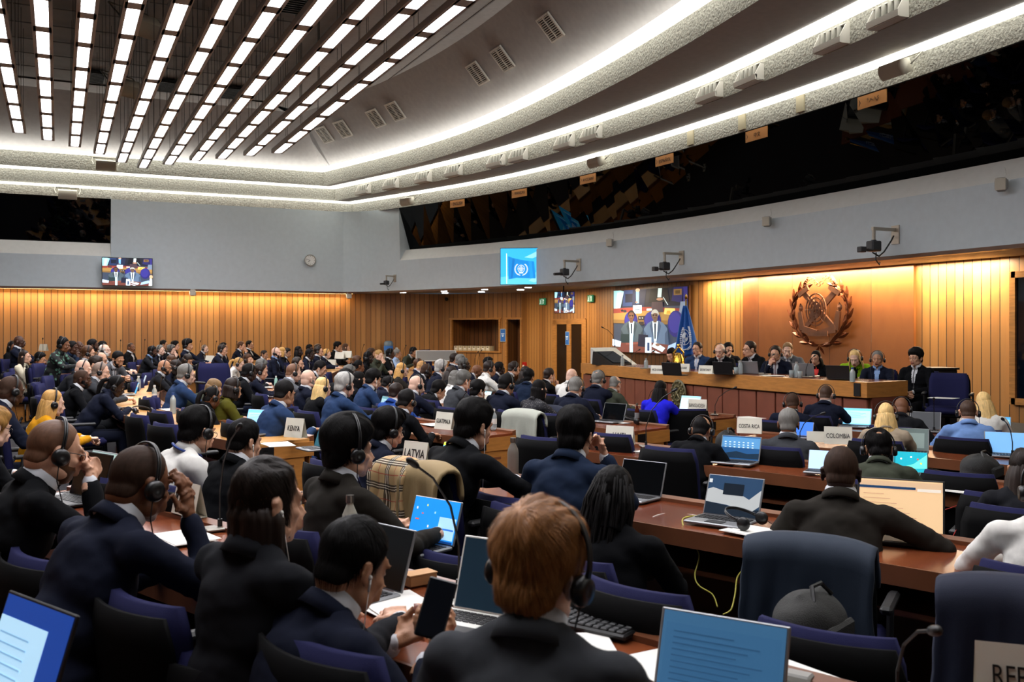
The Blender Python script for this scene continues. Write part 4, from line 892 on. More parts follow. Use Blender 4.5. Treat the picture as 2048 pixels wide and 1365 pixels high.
def head_blob(B,T,fem=False,fat=0.):
    T3=T.to_3x3().to_4x4(); P=lambda x,y,z:T@Vector((x,y,z))
    def e(c,r): B.ell(P(*c),r,T3)
    for c,r in SKULL: e(c,(r[0]*(1+fat*.5),r[1],r[2]))
    e((0,.066,-.094),(.024,.02,.017))                                   # chin
    B.cap(P(0,.085,.016),P(0,.107,-.022),.008,.0115); e((0,.104,-.03),(.0115,.011,.009))
    for s in (-1,1):
        e((s*.0125,.094,-.032),(.0085,.011,.008)); e((s*.04,.058,-.022),(.02,.022,.018)); B.cap(P(s*.012,.086,.03),P(s*.042,.073,.031),.009,.009)
        e((s*.045,.02,-.07),(.02+.012*fat,.035,.028)); e((s*.029,.0735,.007),(.016,.0125,.0115))
        Re=T3@Matrix.Rotation(s*.35,4,'Z')@Matrix.Rotation(-.15,4,'X'); B.ell(P(s*.0795,-.014,-.006),(.0075,.02,.032),Re); B.ell(P(s*.083,-.018,.012),(.007,.018,.016),Re); B.ell(P(s*.08,-.008,-.03),(.0075,.01,.012),Re)
    e((0,.083,-.058),(.028,.014,.018)); B.cap(P(-.018,.088,-.053),P(.018,.088,-.053),.0055,.0055); B.cap(P(-.015,.088,-.0635),P(.015,.088,-.0635),.006,.006)
    B.cap(P(0,.086,-.051),P(0,.097,-.053),.006,.006)
def hand_blob(B,W,f,n,side,curl=.35,spread=.06,thumb=.5,fat=1.):
    """W wrist, f finger direction, n palm normal (out of the palm), side=+1: thumb toward +s where s=f x n"""
    f=f.normalized(); n=(n-f*n.dot(f)).normalized(); s=f.cross(n)*side
    B.cap(W-f*.03,W+f*.02,.024,.022)
    B.ell(W+f*.045,(.02,.02,.02))
    L=[.074,.082,.077,.06]; r=[.0093,.0096,.0092,.0082]
    for i in range(4):
        k=(.026-.0175*i); base=W+f*(.088-.004*abs(i-1))+s*k; B.cap(W+f*.02+s*k*.6,base,.0135*fat,.0115*fat)
        d=(f+s*(1.5-i)*spread).normalized(); p=base; c=curl*(1+.12*i); nn=(n-d*n.dot(d)).normalized()
        for j,q in enumerate((.45,.31,.24)):
            ang=c*(1.,1.2,.8)[j]; d,nn=(d*math.cos(ang)+nn*math.sin(ang)).normalized(),(nn*math.cos(ang)-d*math.sin(ang)).normalized(); q2=p+d*L[i]*q; B.cap(p,q2,r[i]*fat*(1-.07*j),r[i]*fat*(.93-.07*j)); p=q2
    b=W+f*.03+s*.026; B.cap(W+f*.012+s*.012,b,.014,.0125); d=(s*.8+f*.75+n*thumb*.6).normalized(); p=b+d*.034; B.cap(b,p,.012,.0105); d=(s*.25+f+n*thumb*.5).normalized(); B.cap(p,p+d*.042,.0103,.0085)
POSES={}
# a=lean b=hunch c=head pitch w=head yaw roll ; arms: (target, elbow dir, finger dir, palm normal, curl)
def pose(name,a=0.,b=.05,c=.05,w=0.,roll=0.,R=None,L=None,twist=0.,legs=True,garb=0): POSES[name]=dict(a=a,b=b,c=c,w=w,roll=roll,R=R,L=L,twist=twist)
dR=dict(t=(.15,.46,.79),e=(.7,-.3,-.8),f=(-.3,1,-.1),n=(0,0,-1),curl=.3); dL=dict(t=(-.15,.47,.79),e=(-.7,-.3,-.8),f=(.3,1,-.1),n=(0,0,-1),curl=.35)
tR=dict(t=(.1,.5,.80),e=(.9,-.2,-.5),f=(-.5,1,-.1),n=(0,0,-1),curl=.45); tL=dict(t=(-.12,.49,.8),e=(-.9,-.2,-.5),f=(.5,1,-.1),n=(0,0,-1),curl=.4)
lR=dict(t=(.09,.27,.66),e=(.8,-.6,-.3),f=(-.9,.5,-.2),n=(0,.2,-1),curl=.5); lL=dict(t=(-.09,.28,.68),e=(-.8,-.6,-.3),f=(.9,.5,-.2),n=(0,.2,-1),curl=.5)
fR=dict(t=(.19,.44,.79),e=(.8,-.2,-.8),f=(-.9,.5,0),n=(0,0,-1),curl=.5); fL=dict(t=(-.17,.42,.79),e=(-.8,-.2,-.8),f=(.9,.6,0),n=(0,0,-1),curl=.5)
pose('up0',-.02,.06,.02,.0,R=dR,L=dL); pose('up1',.02,.08,.12,.3,R=dict(dR,t=(.2,.42,.79)),L=lL); pose('up2',.05,.06,.05,-.25,R=lR,L=lL,roll=.04)
pose('mid0',.2,.12,.22,.0,R=tR,L=tL); pose('mid1',.24,.14,.3,.2,R=dR,L=fL,roll=-.05); pose('mid2',.22,.16,.12,-.25,R=fR,L=dL)
pose('low0',.36,.2,.35,.1,R=fR,L=fL); pose('low1',.4,.22,.45,-.15,R=tR,L=fL,roll=.06); pose('bent0',.5,.32,.45,.0,R=dict(fR,t=(.16,.5,.79)),L=dict(fL,t=(-.16,.5,.79)))
pose('chin',.22,.12,.15,.05,R=dict(t=(.06,.34,.96),e=(.5,.3,-1),f=(-.45,.25,.8),n=(-.6,-.8,.1),curl=.9),L=fL)
pose('cross',-.03,.06,-.02,.1,R=dict(t=(-.09,.2,.82),e=(1,-.1,-.5),f=(-1,.1,.1),n=(0,-1,0),curl=.4),L=dict(t=(.09,.24,.8),e=(-1,-.1,-.5),f=(1,.1,.1),n=(0,-1,0),curl=.3))
pose('phone',.3,.22,.5,.0,R=dict(t=(.13,.36,.85),e=(.8,-.2,-.8),f=(-.5,.9,.45),n=(-.6,-.3,.6),curl=.5),L=dict(t=(-.02,.38,.86),e=(-.8,-.2,-.8),f=(.2,.9,.5),n=(.3,-.3,.8),curl=.35))
pose('lap',-.08,.1,.1,-.2,R=dict(t=(.05,.24,.68),e=(.9,-.6,-.2),f=(-1,.4,-.2),n=(0,.2,-1),curl=.6),L=dict(t=(-.06,.25,.69),e=(-.9,-.6,-.2),f=(1,.4,-.2),n=(0,.2,-1),curl=.6))
# close figures
pose('nA',.2,.14,.28,.12,R=dict(t=(.05,.33,1.02),e=(.4,.2,-1),f=(-.5,.35,.6),n=(-.7,-.6,0),curl=1.2),L=fL)         # fist at mouth
pose('nB',.32,.16,.3,.05,R=dict(t=(.115,.40,.99),e=(.6,.3,-1),f=(-.05,-.1,1),n=(-.8,-.55,0),curl=.18),L=dict(fL,t=(-.1,.5,.79)))  # hand against temple
pose('nC',.14,.12,.18,-.25,R=dict(fR,t=(.12,.5,.79)),L=fL,roll=.05)
pose('nD',.22,.2,.4,.05,R=dict(t=(.14,.4,.86),e=(.8,-.2,-.8),f=(-.1,.8,.55),n=(-.75,-.1,.5),curl=.25),L=dict(t=(-.05,.42,.86),e=(-.8,-.1,-.8),f=(.45,.8,.45),n=(.3,-.5,.7),curl=.6))
pose('nE',.05,.1,.1,-.15,R=fR,L=fL,roll=-.02); pose('nF',.28,.12,.18,.0,R=dict(t=(.42,.46,.79),e=(.9,-.5,-.4),f=(.0,1,0),n=(0,0,-1),curl=.5),L=tL)
pose('nG',.25,.14,.28,.15,R=dict(t=(.28,.5,.80),e=(.9,-.3,-.6),f=(.3,1,-.1),n=(0,0,-1),curl=.35),L=tL)
pose('nH',.2,.14,.2,.1,R=dict(t=(.09,.36,1.02),e=(.6,.1,-1),f=(-.35,.25,.7),n=(-.8,-.6,0),curl=.8),L=fL)
pose('type2',.3,.14,.25,.1,R=dict(t=(.14,.6,.8),e=(.9,-.2,-.5),f=(-.2,1,-.15),n=(0,0,-1),curl=.35),L=dict(t=(-.05,.6,.8),e=(-.9,-.2,-.5),f=(.2,1,-.15),n=(0,0,-1),curl=.35))
def build_pose(key,vb=.0062,vj=.0115):
    q=POSES[key]; rx=lambda a:Matrix.Rotation(-a,3,'X'); H=Vector((0,0,.5)); A=rx(q['a']); Bm=rx(q['a']+q['b']); Cm=rx(q['a']+q['b']*1.6)
    P1=H+A@Vector((0,0,.2)); P2=P1+Bm@Vector((0,-.01,.22)); P3=P2+Cm@Vector((0,.0,.135)); nk=rx((q['a']+q['b'])*.55+q['c']*.3)
    HC=P3+nk@Vector((0,.025,.118)); HR=(Matrix.Rotation(q['w'],3,'Z')@rx(q['c'])@Matrix.Rotation(q['roll'],3,'Y')).to_4x4(); HT=Matrix.Translation(HC)@HR
    Sh={s:P2+Cm@Vector((s*.182,-.005,.062)) for s in (1,-1)}
    arms={}
    for s,k in ((1,'R'),(-1,'L')):
        d=q[k]; W=Vector(d['t']); S0=Sh[s]; l1,l2=.285,.255; v=W-S0; D=v.length
        if D>l1+l2-.008: W=S0+v*((l1+l2-.008)/D); v=W-S0; D=v.length
        a=(l1*l1-l2*l2+D*D)/(2*D); h=math.sqrt(max(0,l1*l1-a*a)); u=v/D; e=Vector(d['e']); e=(e-u*e.dot(u)).normalized(); arms[s]=(S0,S0+u*a+e*h,W,Vector(d['f']),Vector(d['n']),d['curl'])
    # ---- body (skin): head, neck, trunk, arms, hands in one surface
    B=Blob(); head_blob(B,HT); nb=HT@Vector((0,-.03,-.075)); B.cap(nb,P3+Cm@Vector((0,-.01,-.0)),.054,.058); B.cap(P3+Cm@Vector((0,.0,0)),P2+Cm@Vector((0,.015,0)),.05,.06)
    B.ell(P1+Bm@Vector((0,0,.13)),(.13,.08,.14),Bm.to_4x4()); B.ell(P1,(.12,.08,.12),A.to_4x4()); B.ell(H+Vector((0,0,.05)),(.13,.09,.09)); B.cap(Sh[-1],Sh[1],.04,.04)
    for s in (1,-1):
        S0,E,W,f,n,c=arms[s]; B.cap(S0,E,.04,.034); B.cap(E,W,.034,.022); hand_blob(B,W,f,n,s,c)
        hip=H+Vector((s*.09,0,-.02)); kn=Vector((s*.13,.42,.49)); an=Vector((s*.13,.46,.1)); B.cap(hip,kn,.06,.045); B.cap(kn,an,.042,.03); B.cap(an,an+Vector((0,.1,-.04)),.03,.03)
    body=B.remesh('body',vb,2,.5)
    # materials by place: lips, eyes added
    co=getco(body); inv=HT.inverted(); hc=co@np.array(inv.to_3x3()).T+np.array(inv.translation)
    lip=(np.abs(hc[:,0])<.022)&(hc[:,1]>.084)&(hc[:,2]<-.047)&(hc[:,2]>-.069)
    k=len(body.polygons); mi=np.zeros(k,dtype=np.int32); vi=np.array([p.vertices[0] for p in body.polygons]); mi[lip[vi]]=1; body.polygons.foreach_set('material_index',mi)
    bm=bmesh.new(); bm.from_mesh(body)
    for s in (-1,1):
        for r,off,mt in ((.0118,(0,0,0),2),(.0062,(0,.0068,0),3)):
            mt4=HT@Matrix.Translation(Vector((s*.029,.0775,.006))+Vector(off))@Matrix.Diagonal((1,.8,.62 if mt==2 else .95,1))
            ret=bmesh.ops.create_uvsphere(bm,u_segments=12,v_segments=8,radius=r,matrix=mt4)
            for v in ret['verts']:
                for f_ in v.link_faces: f_.material_index=mt; f_.smooth=True
    bm.to_mesh(body); bm.free()
    # ---- jacket
    J=Blob(); J.cap(P3+Cm@Vector((0,-.012,-.035)),P2+Cm@Vector((0,-.02,.0)),.07,.09); J.cap(P2+Cm@Vector((-.115,-.012,.052)),P2+Cm@Vector((.115,-.012,.052)),.072,.072); J.ell(P1+Bm@Vector((0,-.005,.15)),(.185,.125,.165),Bm.to_4x4()); J.ell(P1+Bm@Vector((0,-.01,.0)),(.168,.128,.16),Bm.to_4x4()); J.ell(H+Vector((0,0,.06)),(.185,.145,.14)); J.ell(P2+Bm@Vector((0,-.035,-.02)),(.15,.085,.11),Bm.to_4x4())
    for s in (1,-1):
        S0,E,W,f,n,c=arms[s]; J.cap(P3+Cm@Vector((s*.03,-.015,-.012)),P2+Cm@Vector((s*.14,-.01,.066)),.05,.052); J.ell(S0+Cm@Vector((-s*.012,0,-.01)),(.062,.066,.066),Cm.to_4x4()); J.cap(S0,E,.061,.05); u=(W-E).normalized(); J.cap(E,W-u*.02,.05,.037)
    jk=J.remesh('jacket',vj,5,.5); co=getco(jk); no=np.empty(len(co)*3); jk.vertices.foreach_get('normal',no); no=no.reshape(-1,3); rs=hash(key)%97*0+len(key)*3.1
    dsp=np.array([noise.noise(Vector((x*9+rs,y*9,z*16)))*.009+noise.noise(Vector((x*28,y*28+rs,z*34)))*.0028 for x,y,z in co]); co=co+no*dsp[:,None]
    # crease rings round the elbows and under the arms
    for s in (1,-1):
        E=np.array(arms[s][1][:]); dd=np.linalg.norm(co-E,axis=1); w_=np.exp(-(dd/.09)**2)*.0035; co+=no*(w_*np.sin(dd*150+co[:,2]*40))[:,None]
    setco(jk,co)
    # ---- collars (jacket band and shirt band)
    def collar(r,h0,h1,th,gap,tilt=.0,wide=1.):
        g=G(); n=26; P=[]; cM=Matrix.Translation(P3+Cm@Vector((0,-.006,0)))@Cm.to_4x4()@Matrix.Rotation(-.22+tilt,4,'X')
        for i in range(n+1):
            a=-PI/2+gap+(2*PI-2*gap)*i/n+PI; fr=math.sin(a); ff=.5+.5*fr   # ff 1 at front
            x,y=math.cos(a),math.sin(a)
            for rr,hh in ((r*1.13,h0),(r*1.0,h1-.012*ff),(r*1.0-th,h1-.012*ff),(r*1.06-th,h0)): P.append(cM@Vector((x*rr*wide,y*rr*1.02,hh)))
        for i in range(n):
            for k in range(4): g.f.append((i*4+k,(i+1)*4+k,(i+1)*4+(k+1)%4,i*4+(k+1)%4)); g.m.append(0)
        g.v=[tuple(p) for p in P]; g.f+=[(0,1,2,3),tuple(n*4+k for k in (3,2,1,0))]; g.m+=[0,0]; return g
    jc=collar(.079,-.035,.014,.006,.5,wide=1.06); sc=collar(.0685,-.03,.047,.004,.2,wide=1.)
    jcm=jc.mesh('collar',True); shm=sc.mesh('shirt_collar',True)
    # ---- shirt front V and tie cut from the jacket surface
    co=getco(jk); chest=Matrix.Translation(P2)@Bm.to_4x4(); ci=chest.inverted(); lc=co@np.array(ci.to_3x3()).T+np.array(ci.translation)
    zt=.12; zb=-.2
    inV=(lc[:,1]>.02)&(lc[:,2]<zt)&(lc[:,2]>zb)&(np.abs(lc[:,0])<.004+.052*(lc[:,2]-zb)/(zt-zb)); tie=inV&(np.abs(lc[:,0])<.018-.02*(lc[:,2]-zb)/(zt-zb)*.4)
    no=np.empty(len(co)*3); jk.vertices.foreach_get('normal',no); no=no.reshape(-1,3)
    def patch(mask,nm,off):
        F=[list(p.vertices) for p in jk.polygons if all(mask[v] for v in p.vertices)]
        if not F: return None
        idx=sorted({v for f in F for v in f}); mp={v:i for i,v in enumerate(idx)}; pv=co[idx]+no[idx]*off; me=bpy.data.meshes.new(nm); me.from_pydata(pv.tolist(),[],[[mp[v] for v in f] for f in F]); me.polygons.foreach_set('use_smooth',[True]*len(F)); me.update(); return me
    sf=patch(inV,'shirt_front',.004); ti=patch(tie,'tie',.009)
    cf=Blob()
    for s in (1,-1):
        S0,E,W,f,n,c=arms[s]; u=(W-E).normalized(); cf.cap(W-u*.03,W-u*.004,.032,.031)
    cuffs=cf.remesh('shirt_cuffs',.008,1)
    Tb=Blob(); Tb.ell(H+Vector((0,-.01,-.01)),(.17,.13,.09))
    for s in (1,-1):
        hip=H+Vector((s*.09,0,-.02)); kn=Vector((s*.135,.43,.49)); an=Vector((s*.135,.47,.1)); Tb.cap(hip,kn,.082,.064); Tb.cap(kn,an,.062,.052)
    tr=Tb.remesh('trousers',.016,3)
    Sb=Blob()
    for s in (1,-1): an=Vector((s*.135,.47,.05)); Sb.cap(an+Vector((0,-.04,-.005)),an+Vector((0,.16,-.02)),.042,.036); Sb.cap(an,an+Vector((0,0,.05)),.045,.04)
    shoe=Sb.remesh('shoes',.012,2)
    hip_crown=HT@Vector((0,-.01,.122))
    cz=max((HT@Vector((0,y,z))).z for y,z in ((-.01,.124),(-.05,.115),(.03,.115),(-.08,.09)))
    ctr=HT@Vector((0,-.01,.0))
    return dict(body=body,jacket=jk,jcol=jcm,scol=shm,sfront=sf,tie=ti,cuffs=cuffs,trousers=tr,shoes=shoe,HT=HT,crown=Vector((ctr.x,ctr.y,cz)),wr={s:arms[s][2] for s in arms},P3=P3)
PC={}
def get_pose(k):
    if k not in PC: PC[k]=build_pose(k)
    return PC[k]
# ================================================================ hair, headsets, spectacles (in head space)
def skull_r(d):
    best=0
    for c,r in SKULL:
        c=np.array(c);r=np.array(r); o=-c/r; q=d/r; A=q@q; Bq=o@q; C=o@o-1; disc=Bq*Bq-A*C
        if disc>0:
            t=(-Bq+math.sqrt(disc))/A
            if t>best: best=t
    return best
def line_z(y,low=0.,bangs=0.):
    pts=[(-.14,-.055),(-.075,-.062),(-.045,-.04),(-.028,.0),(.002,.022),(.01,-.002),(.02,.012),(.03,.036),(.044,.074-bangs),(.06,.088-bangs),(.12,.092-bangs)]
    if y<=pts[0][0]: z=pts[0][1]
    for (a,za),(b,zb) in zip(pts,pts[1:]):
        if a<=y<=b: z=za+(zb-za)*(y-a)/(b-a); break
    else: z=pts[0][1] if y<pts[0][0] else pts[-1][1]
    if y<.035: z-=low*(1 if y<.02 else (.035-y)/.015)
    return z
HS={ # t thickness, low, bangs, noise amp, freq
 'sh':(.012,0,0,.003,30,.006),'bz':(.0028,-.004,-.004,.0008,60,.0),'me':(.022,.012,.012,.006,26,.012),'th':(.03,.014,.028,.008,22,.02),'bf':(.011,0,0,.003,30,0),'cu':(.028,.01,.01,.012,45,.01),'lo':(.02,.05,.004,.005,20,.01),'bo':(.024,.06,.03,.005,20,.01),'po':(.012,.01,0,.003,25,.004),'br':(.014,.03,0,.004,60,.006),'mo':(.026,.05,.0,.01,20,.012),'rc':(.03,.014,.02,.014,13,.014),'bp':(.018,.0,.0,.008,26,.004)}
HAIR={}
def hair_mesh(st,seed=0,near=False):
    key=(st,seed,near)
    if key in HAIR: return HAIR[key]
    t0,low,bangs,na,nf,top=HS[st]; rr=random.Random(seed*7+3); nu,nv=(72,48) if near else (44,30); V=[];F=[]; T=[]
    sd=Vector((seed*3.3,seed*1.7,0))
    def surf(d):
        r=skull_r(np.array(d)); p=Vector(d)*r; m=sstep((p.z-line_z(p.y,low,bangs))/.018+.3); fr_=1-(.55*sstep((p.y-.01)/.06) if st in ('sh','bz','bp','lo','po') else 0)
        if st=='bf': 
            tp=sstep((p.z-.045)/.02)*sstep((p.y+.075)/.03); m*=(1-tp)
        if st=='bp': 
            m*=1-sstep((.035-((p-Vector((0,-.075,.095))).length))/.02)
        nz=noise.noise(p*nf+sd)*na+noise.noise(Vector((p.x*90,p.y*30,p.z*30))+sd)*na*.5
        t=(t0*(.45+.55*sstep((p.z+.01)/.07) if st in ('sh','bz','bp','bf','th','me','rc') else t0)+top*sstep(p.z/.1)+nz)*m*fr_-.007*(1-m); return p,t,m
    for j in range(nv+1):
        el=-PI/2+PI*j/nv
        for i in range(nu):
            az=2*PI*i/nu; d=(math.cos(el)*math.cos(az),math.cos(el)*math.sin(az),math.sin(el)); p,t,m=surf(d); V.append(Vector(d)*(p.length+t)); T.append(m)
    for j in range(nv):
        for i in range(nu):
            a=j*nu+i;b=j*nu+(i+1)%nu;c=b+nu;e=a+nu
            if max(T[a],T[b],T[c],T[e])>.02: F.append((a,b,c,e))
    g=G(); g.add(V,F)
    for s in (-1,1): g.tube([(s*.012,.0935,.0335),(s*.03,.0865,.038),(s*.045,.07,.033)],[.0022,.0032,.0015],5)     # eyebrows
    def curtain(L,a0,rx0,ry0,rx1,ry1,back=0.,seg=56,rows=14,amp=.006,ztop=.03):
        P=[];FF=[]
        for lay in (0,1):
            for j in range(rows+1):
                v=j/rows; z=ztop-v*L*(1+.0)
                for i in range(seg+1):
                    a=-a0+2*a0*i/seg; fr=abs(a)/a0; u=min(1,v*2.2); rx=rx0+(rx1-rx0)*u; ry=ry0+(ry1-ry0)*u
                    k=-.016*(1-min(1,v*5))+(noise.noise(Vector((i*.55,seed,v*.8)))*amp+noise.noise(Vector((i*1.7,seed,v*.6)))*amp*.6); th=-.016*(1-.6*v) if lay else 0; zz=z+ (noise.noise(Vector((i*.9,seed+5,0)))*.03*v)
                    P.append((math.sin(a)*(rx+k+th),-math.cos(a)*(ry+k+th)-.012-back*v,zz))
        W_=seg+1;T_=W_*(rows+1)
        for j in range(rows):
            for i in range(seg): a=j*W_+i; FF.append((a,a+W_,a+W_+1,a+1)); FF.append((T_+a,T_+a+1,T_+a+W_+1,T_+a+W_))
        for i in range(seg): a=rows*W_+i; FF.append((a,T_+a,T_+a+1,a+1)); FF.append((i,i+1,T_+i+1,T_+i))
        for j in range(rows): a=j*W_; FF.append((a,T_+a,T_+a+W_,a+W_)); a+=seg; FF.append((a,a+W_,T_+a+W_,T_+a))
        g.add(P,FF)
    if st=='lo': curtain(.34,2.0,.092,.115,.115,.1,.02)
    if st=='bo': curtain(.14,2.15,.095,.115,.092,.1,-.01,rows=8)
    if st=='mo': curtain(.13,1.75,.09,.106,.094,.1,-.01,rows=9,amp=.008,ztop=.0)
    if st=='po':
        g.tube([(0,-.1,.03),(0,-.135,.035),(0,-.16,.0),(0,-.165,-.07),(0,-.15,-.15),(.005,-.145,-.2)],[.018,.022,.028,.03,.022,.006],12); g.tube([(0,-.112,.03),(0,-.126,.034)],.024,10)
    if st=='br':
        for k in range(110):
            a=-1.9+3.8*rr.random(); z0=rr.uniform(-.03,.1); r0=.095*math.sqrt(max(.05,1-(z0/.13)**2)); L=rr.uniform(.36,.52); pts=[(math.sin(a)*(r0-.004),-math.cos(a)*(r0+.01)-.012,z0)]
            for q in (.25,.5,.75,1): rad=.1+.02*q+rr.uniform(-.012,.012); pts.append((math.sin(a)*rad,-math.cos(a)*rad*(1-.1*q)-.015-.02*q,z0-L*q))
            g.tube(pts,[.0065,.0065,.006,.0055,.003],5)
    if near and st not in ('bz','br'):
        n=14000 if st=='rc' else 9000 if st in('th','mo','me','bp','rc') else 4500
        pole=Vector((rr.uniform(-.02,.02),-.07,.1)).normalized()
        for _ in range(n):
            d=Vector((rr.gauss(0,1),rr.gauss(0,1),rr.gauss(0,1)+.4)).normalized(); p,t,m=surf(d)
            if m<.25: continue
            L=rr.uniform(.018,.045)*(1.4 if st in('th','mo','lo') else 1); wd=rr.uniform(.0005,.0011); lift=rr.uniform(0,.004+.3*na); pr=None; k0=len(g.v); dd=d.copy(); P=[]
            for s_ in range(4):
                p2,t2,m2=surf(dd); q=dd*(p2.length+max(t2,0)+.0008+lift*(s_/3))
                fl=(dd-pole); fl=(fl-dd*fl.dot(dd)); fl=fl.normalized() if fl.length>1e-4 else Vector((0,1,0)); fl=(fl+Vector((noise.noise(p*18+sd)*.8,noise.noise(p*18-sd)*.6,-.35 if p.z<.06 else 0))); fl=(fl-dd*fl.dot(dd)).normalized(); sdv=fl.cross(dd)*wd*(1-.28*s_); P+=[q-sdv,q+sdv]; dd=(dd*p2.length+fl*L/3).normalized()
            g.add(P,[(0,1,3,2),(2,3,5,4),(4,5,7,6)])
    me=g.mesh('hair',True); HAIR[key]=me; return me
def beard_mesh():
    if 'beard' in HAIR: return HAIR['beard']
    V=[];F=[];T=[];nu,nv=44,30
    for j in range(nv+1):
        el=-PI/2+PI*.62*j/nv
        for i in range(nu):
            az=2*PI*i/nu; d=(math.cos(el)*math.cos(az),math.cos(el)*math.sin(az),math.sin(el)); r=skull_r(np.array(d)); p=Vector(d)*r
            m=sstep((-.035-p.z)/.015)*sstep((p.y-.0)/.02); 
            if p.y>.05 and abs(p.x)<.024 and -.072<p.z<-.045: m=0
            m=max(m,sstep((-.0-p.z)/.01)*sstep((.032-abs(p.y-.02))/.02)*(1 if p.z>-.06 else 0)*.7); t=(.008+noise.noise(p*50)*.003)*m-.006*(1-m); V.append(Vector(d)*(r+t)); T.append(m)
    for j in range(nv):
        for i in range(nu):
            a=j*nu+i;b=j*nu+(i+1)%nu
            if max(T[a],T[b],T[a+nu],T[b+nu])>.05: F.append((a,b,b+nu,a+nu))
    g=G(); g.add(V,F); g.tube([(-.02,.1,-.045),(0,.108,-.042),(.02,.1,-.045)],.004,6); HAIR['beard']=g.mesh('beard',True); return HAIR['beard']
def acc(kind,big=0.):
    key=(kind,round(big,3))
    if key in HAIR: return HAIR[key]
    g=G()
    if kind=='band':
        r=.097+big; 
        pts=[(r*1.0*math.cos(PI*(-.03+1.06*i/24)),-.012,.03+(r*1.1)*math.sin(PI*(-.03+1.06*i/24))) for i in range(25)]
        for yy in (-.004,.004): g.tube([(x,y+yy,z) for x,y,z in pts],.0042,6)
        for s in (-1,1): g.tube([(s*(.094+big),-.012,.03),(s*(.1+big*.6),-.01,-.0)],.005,6)
        g.tube([(.1+big*.5,-.01,-.04),(.1,.0,-.1),(.09,.06,-.2),(.07,.12,-.3)],.0022,5)
    if kind=='cup':
        Mx=Matrix.Rotation(PI/2,4,'Y'); g.lathe([(0,-.012),(.03,-.012),(.034,-.004),(.034,.006),(.028,.016),(.012,.018),(0,.016)],n=20,M4=Mx)
    if kind=='glasses':
        for s in (-1,1):
            g.tube([(s*.031+.0235*math.cos(q)*1.05,.098-.012*abs(s*.031+.0235*math.cos(q))*8*.2,.003+.0185*math.sin(q)) for q in [i*PI/8 for i in range(17)]],.0016,5); g.tube([(s*.054,.093,.01),(s*.075,.05,.012),(s*.083,-.01,.01),(s*.083,-.03,-.005)],.0018,5)
        g.tube([(-.008,.1,.008),(0,.103,.01),(.008,.1,.008)],.0016,5)
    if kind=='earbud':
        g.ell((.083,-.002,-.014),(.007,.007,.008),8,6); g.tube([(.085,.0,-.018),(.084,.008,-.05)],.0035,6); g.tube([(.084,.008,-.05),(.08,.03,-.13),(.06,.07,-.24),(.03,.12,-.36)],.0013,5)
    me=g.mesh(kind,True); HAIR[key]=me; return me
SKIN={'p':'cc9c80','f':'d9b09a','t':'ad7d5e','b':'74492f','d':'46291b','v':'2b1811'}
HCOL={'k':'0d0b0b','n':'1c120d','w':'3c2413','g':'5a5854','s':'a8a5a0','b':'a57d45','l':'c2a26a','r':'8a5c32','o':'6a5236'}
def dots(name,a,b_,sc,th):
    if name in MATS: return MATS[name]
    m=bpy.data.materials.new(name); m.use_nodes=True; nt=m.node_tree; b=nt.nodes['Principled BSDF']; b.inputs['Roughness'].default_value=.85
    tc=nt.nodes.new('ShaderNodeTexCoord'); v=nt.nodes.new('ShaderNodeTexVoronoi'); v.inputs['Scale'].default_value=sc; nt.links.new(tc.outputs['Object'],v.inputs['Vector'])
    l=nt.nodes.new('ShaderNodeMath'); l.operation='LESS_THAN'; l.inputs[1].default_value=th; nt.links.new(v.outputs['Distance'],l.inputs[0]); x=nt.nodes.new('ShaderNodeMixRGB'); nt.links.new(l.outputs[0],x.inputs[0]); x.inputs[1].default_value=lin(a); x.inputs[2].default_value=lin(b_); nt.links.new(x.outputs[0],b.inputs['Base Color']); MATS[name]=m; return m
TOP={'na':'151928','nb':'1a2539','bk':'0c0d10','ch':'1b1c20','gy':'393b3f','lg':'5c5e63','bl':'26395a','bb':'26468c','br':'272420','bg':'a3937f','sk':'6f8fc4','wh':'d8d6d0','ye':'c98a12','ol':'4d4a16','gn':'3d4136','li':'8ab41e','el':'2222c8','bd':'15131a','cr':'cfc6ae','lb':'9db4d6'}
EYEW=M('eye_white','c9c3ba',.3); EYED=M('eye_dark','1c120c',.15)
def skinm(k): return M('skin_'+k,SKIN[k],.5,var=.06,vscale=25,bump=.12,bscale=260,spec=.4)
def lipm(k): return M('lips_'+k,{'p':'96564a','f':'a8635a','t':'7d473a','b':'54302a','d':'33201c','v':'281714'}[k],.4)
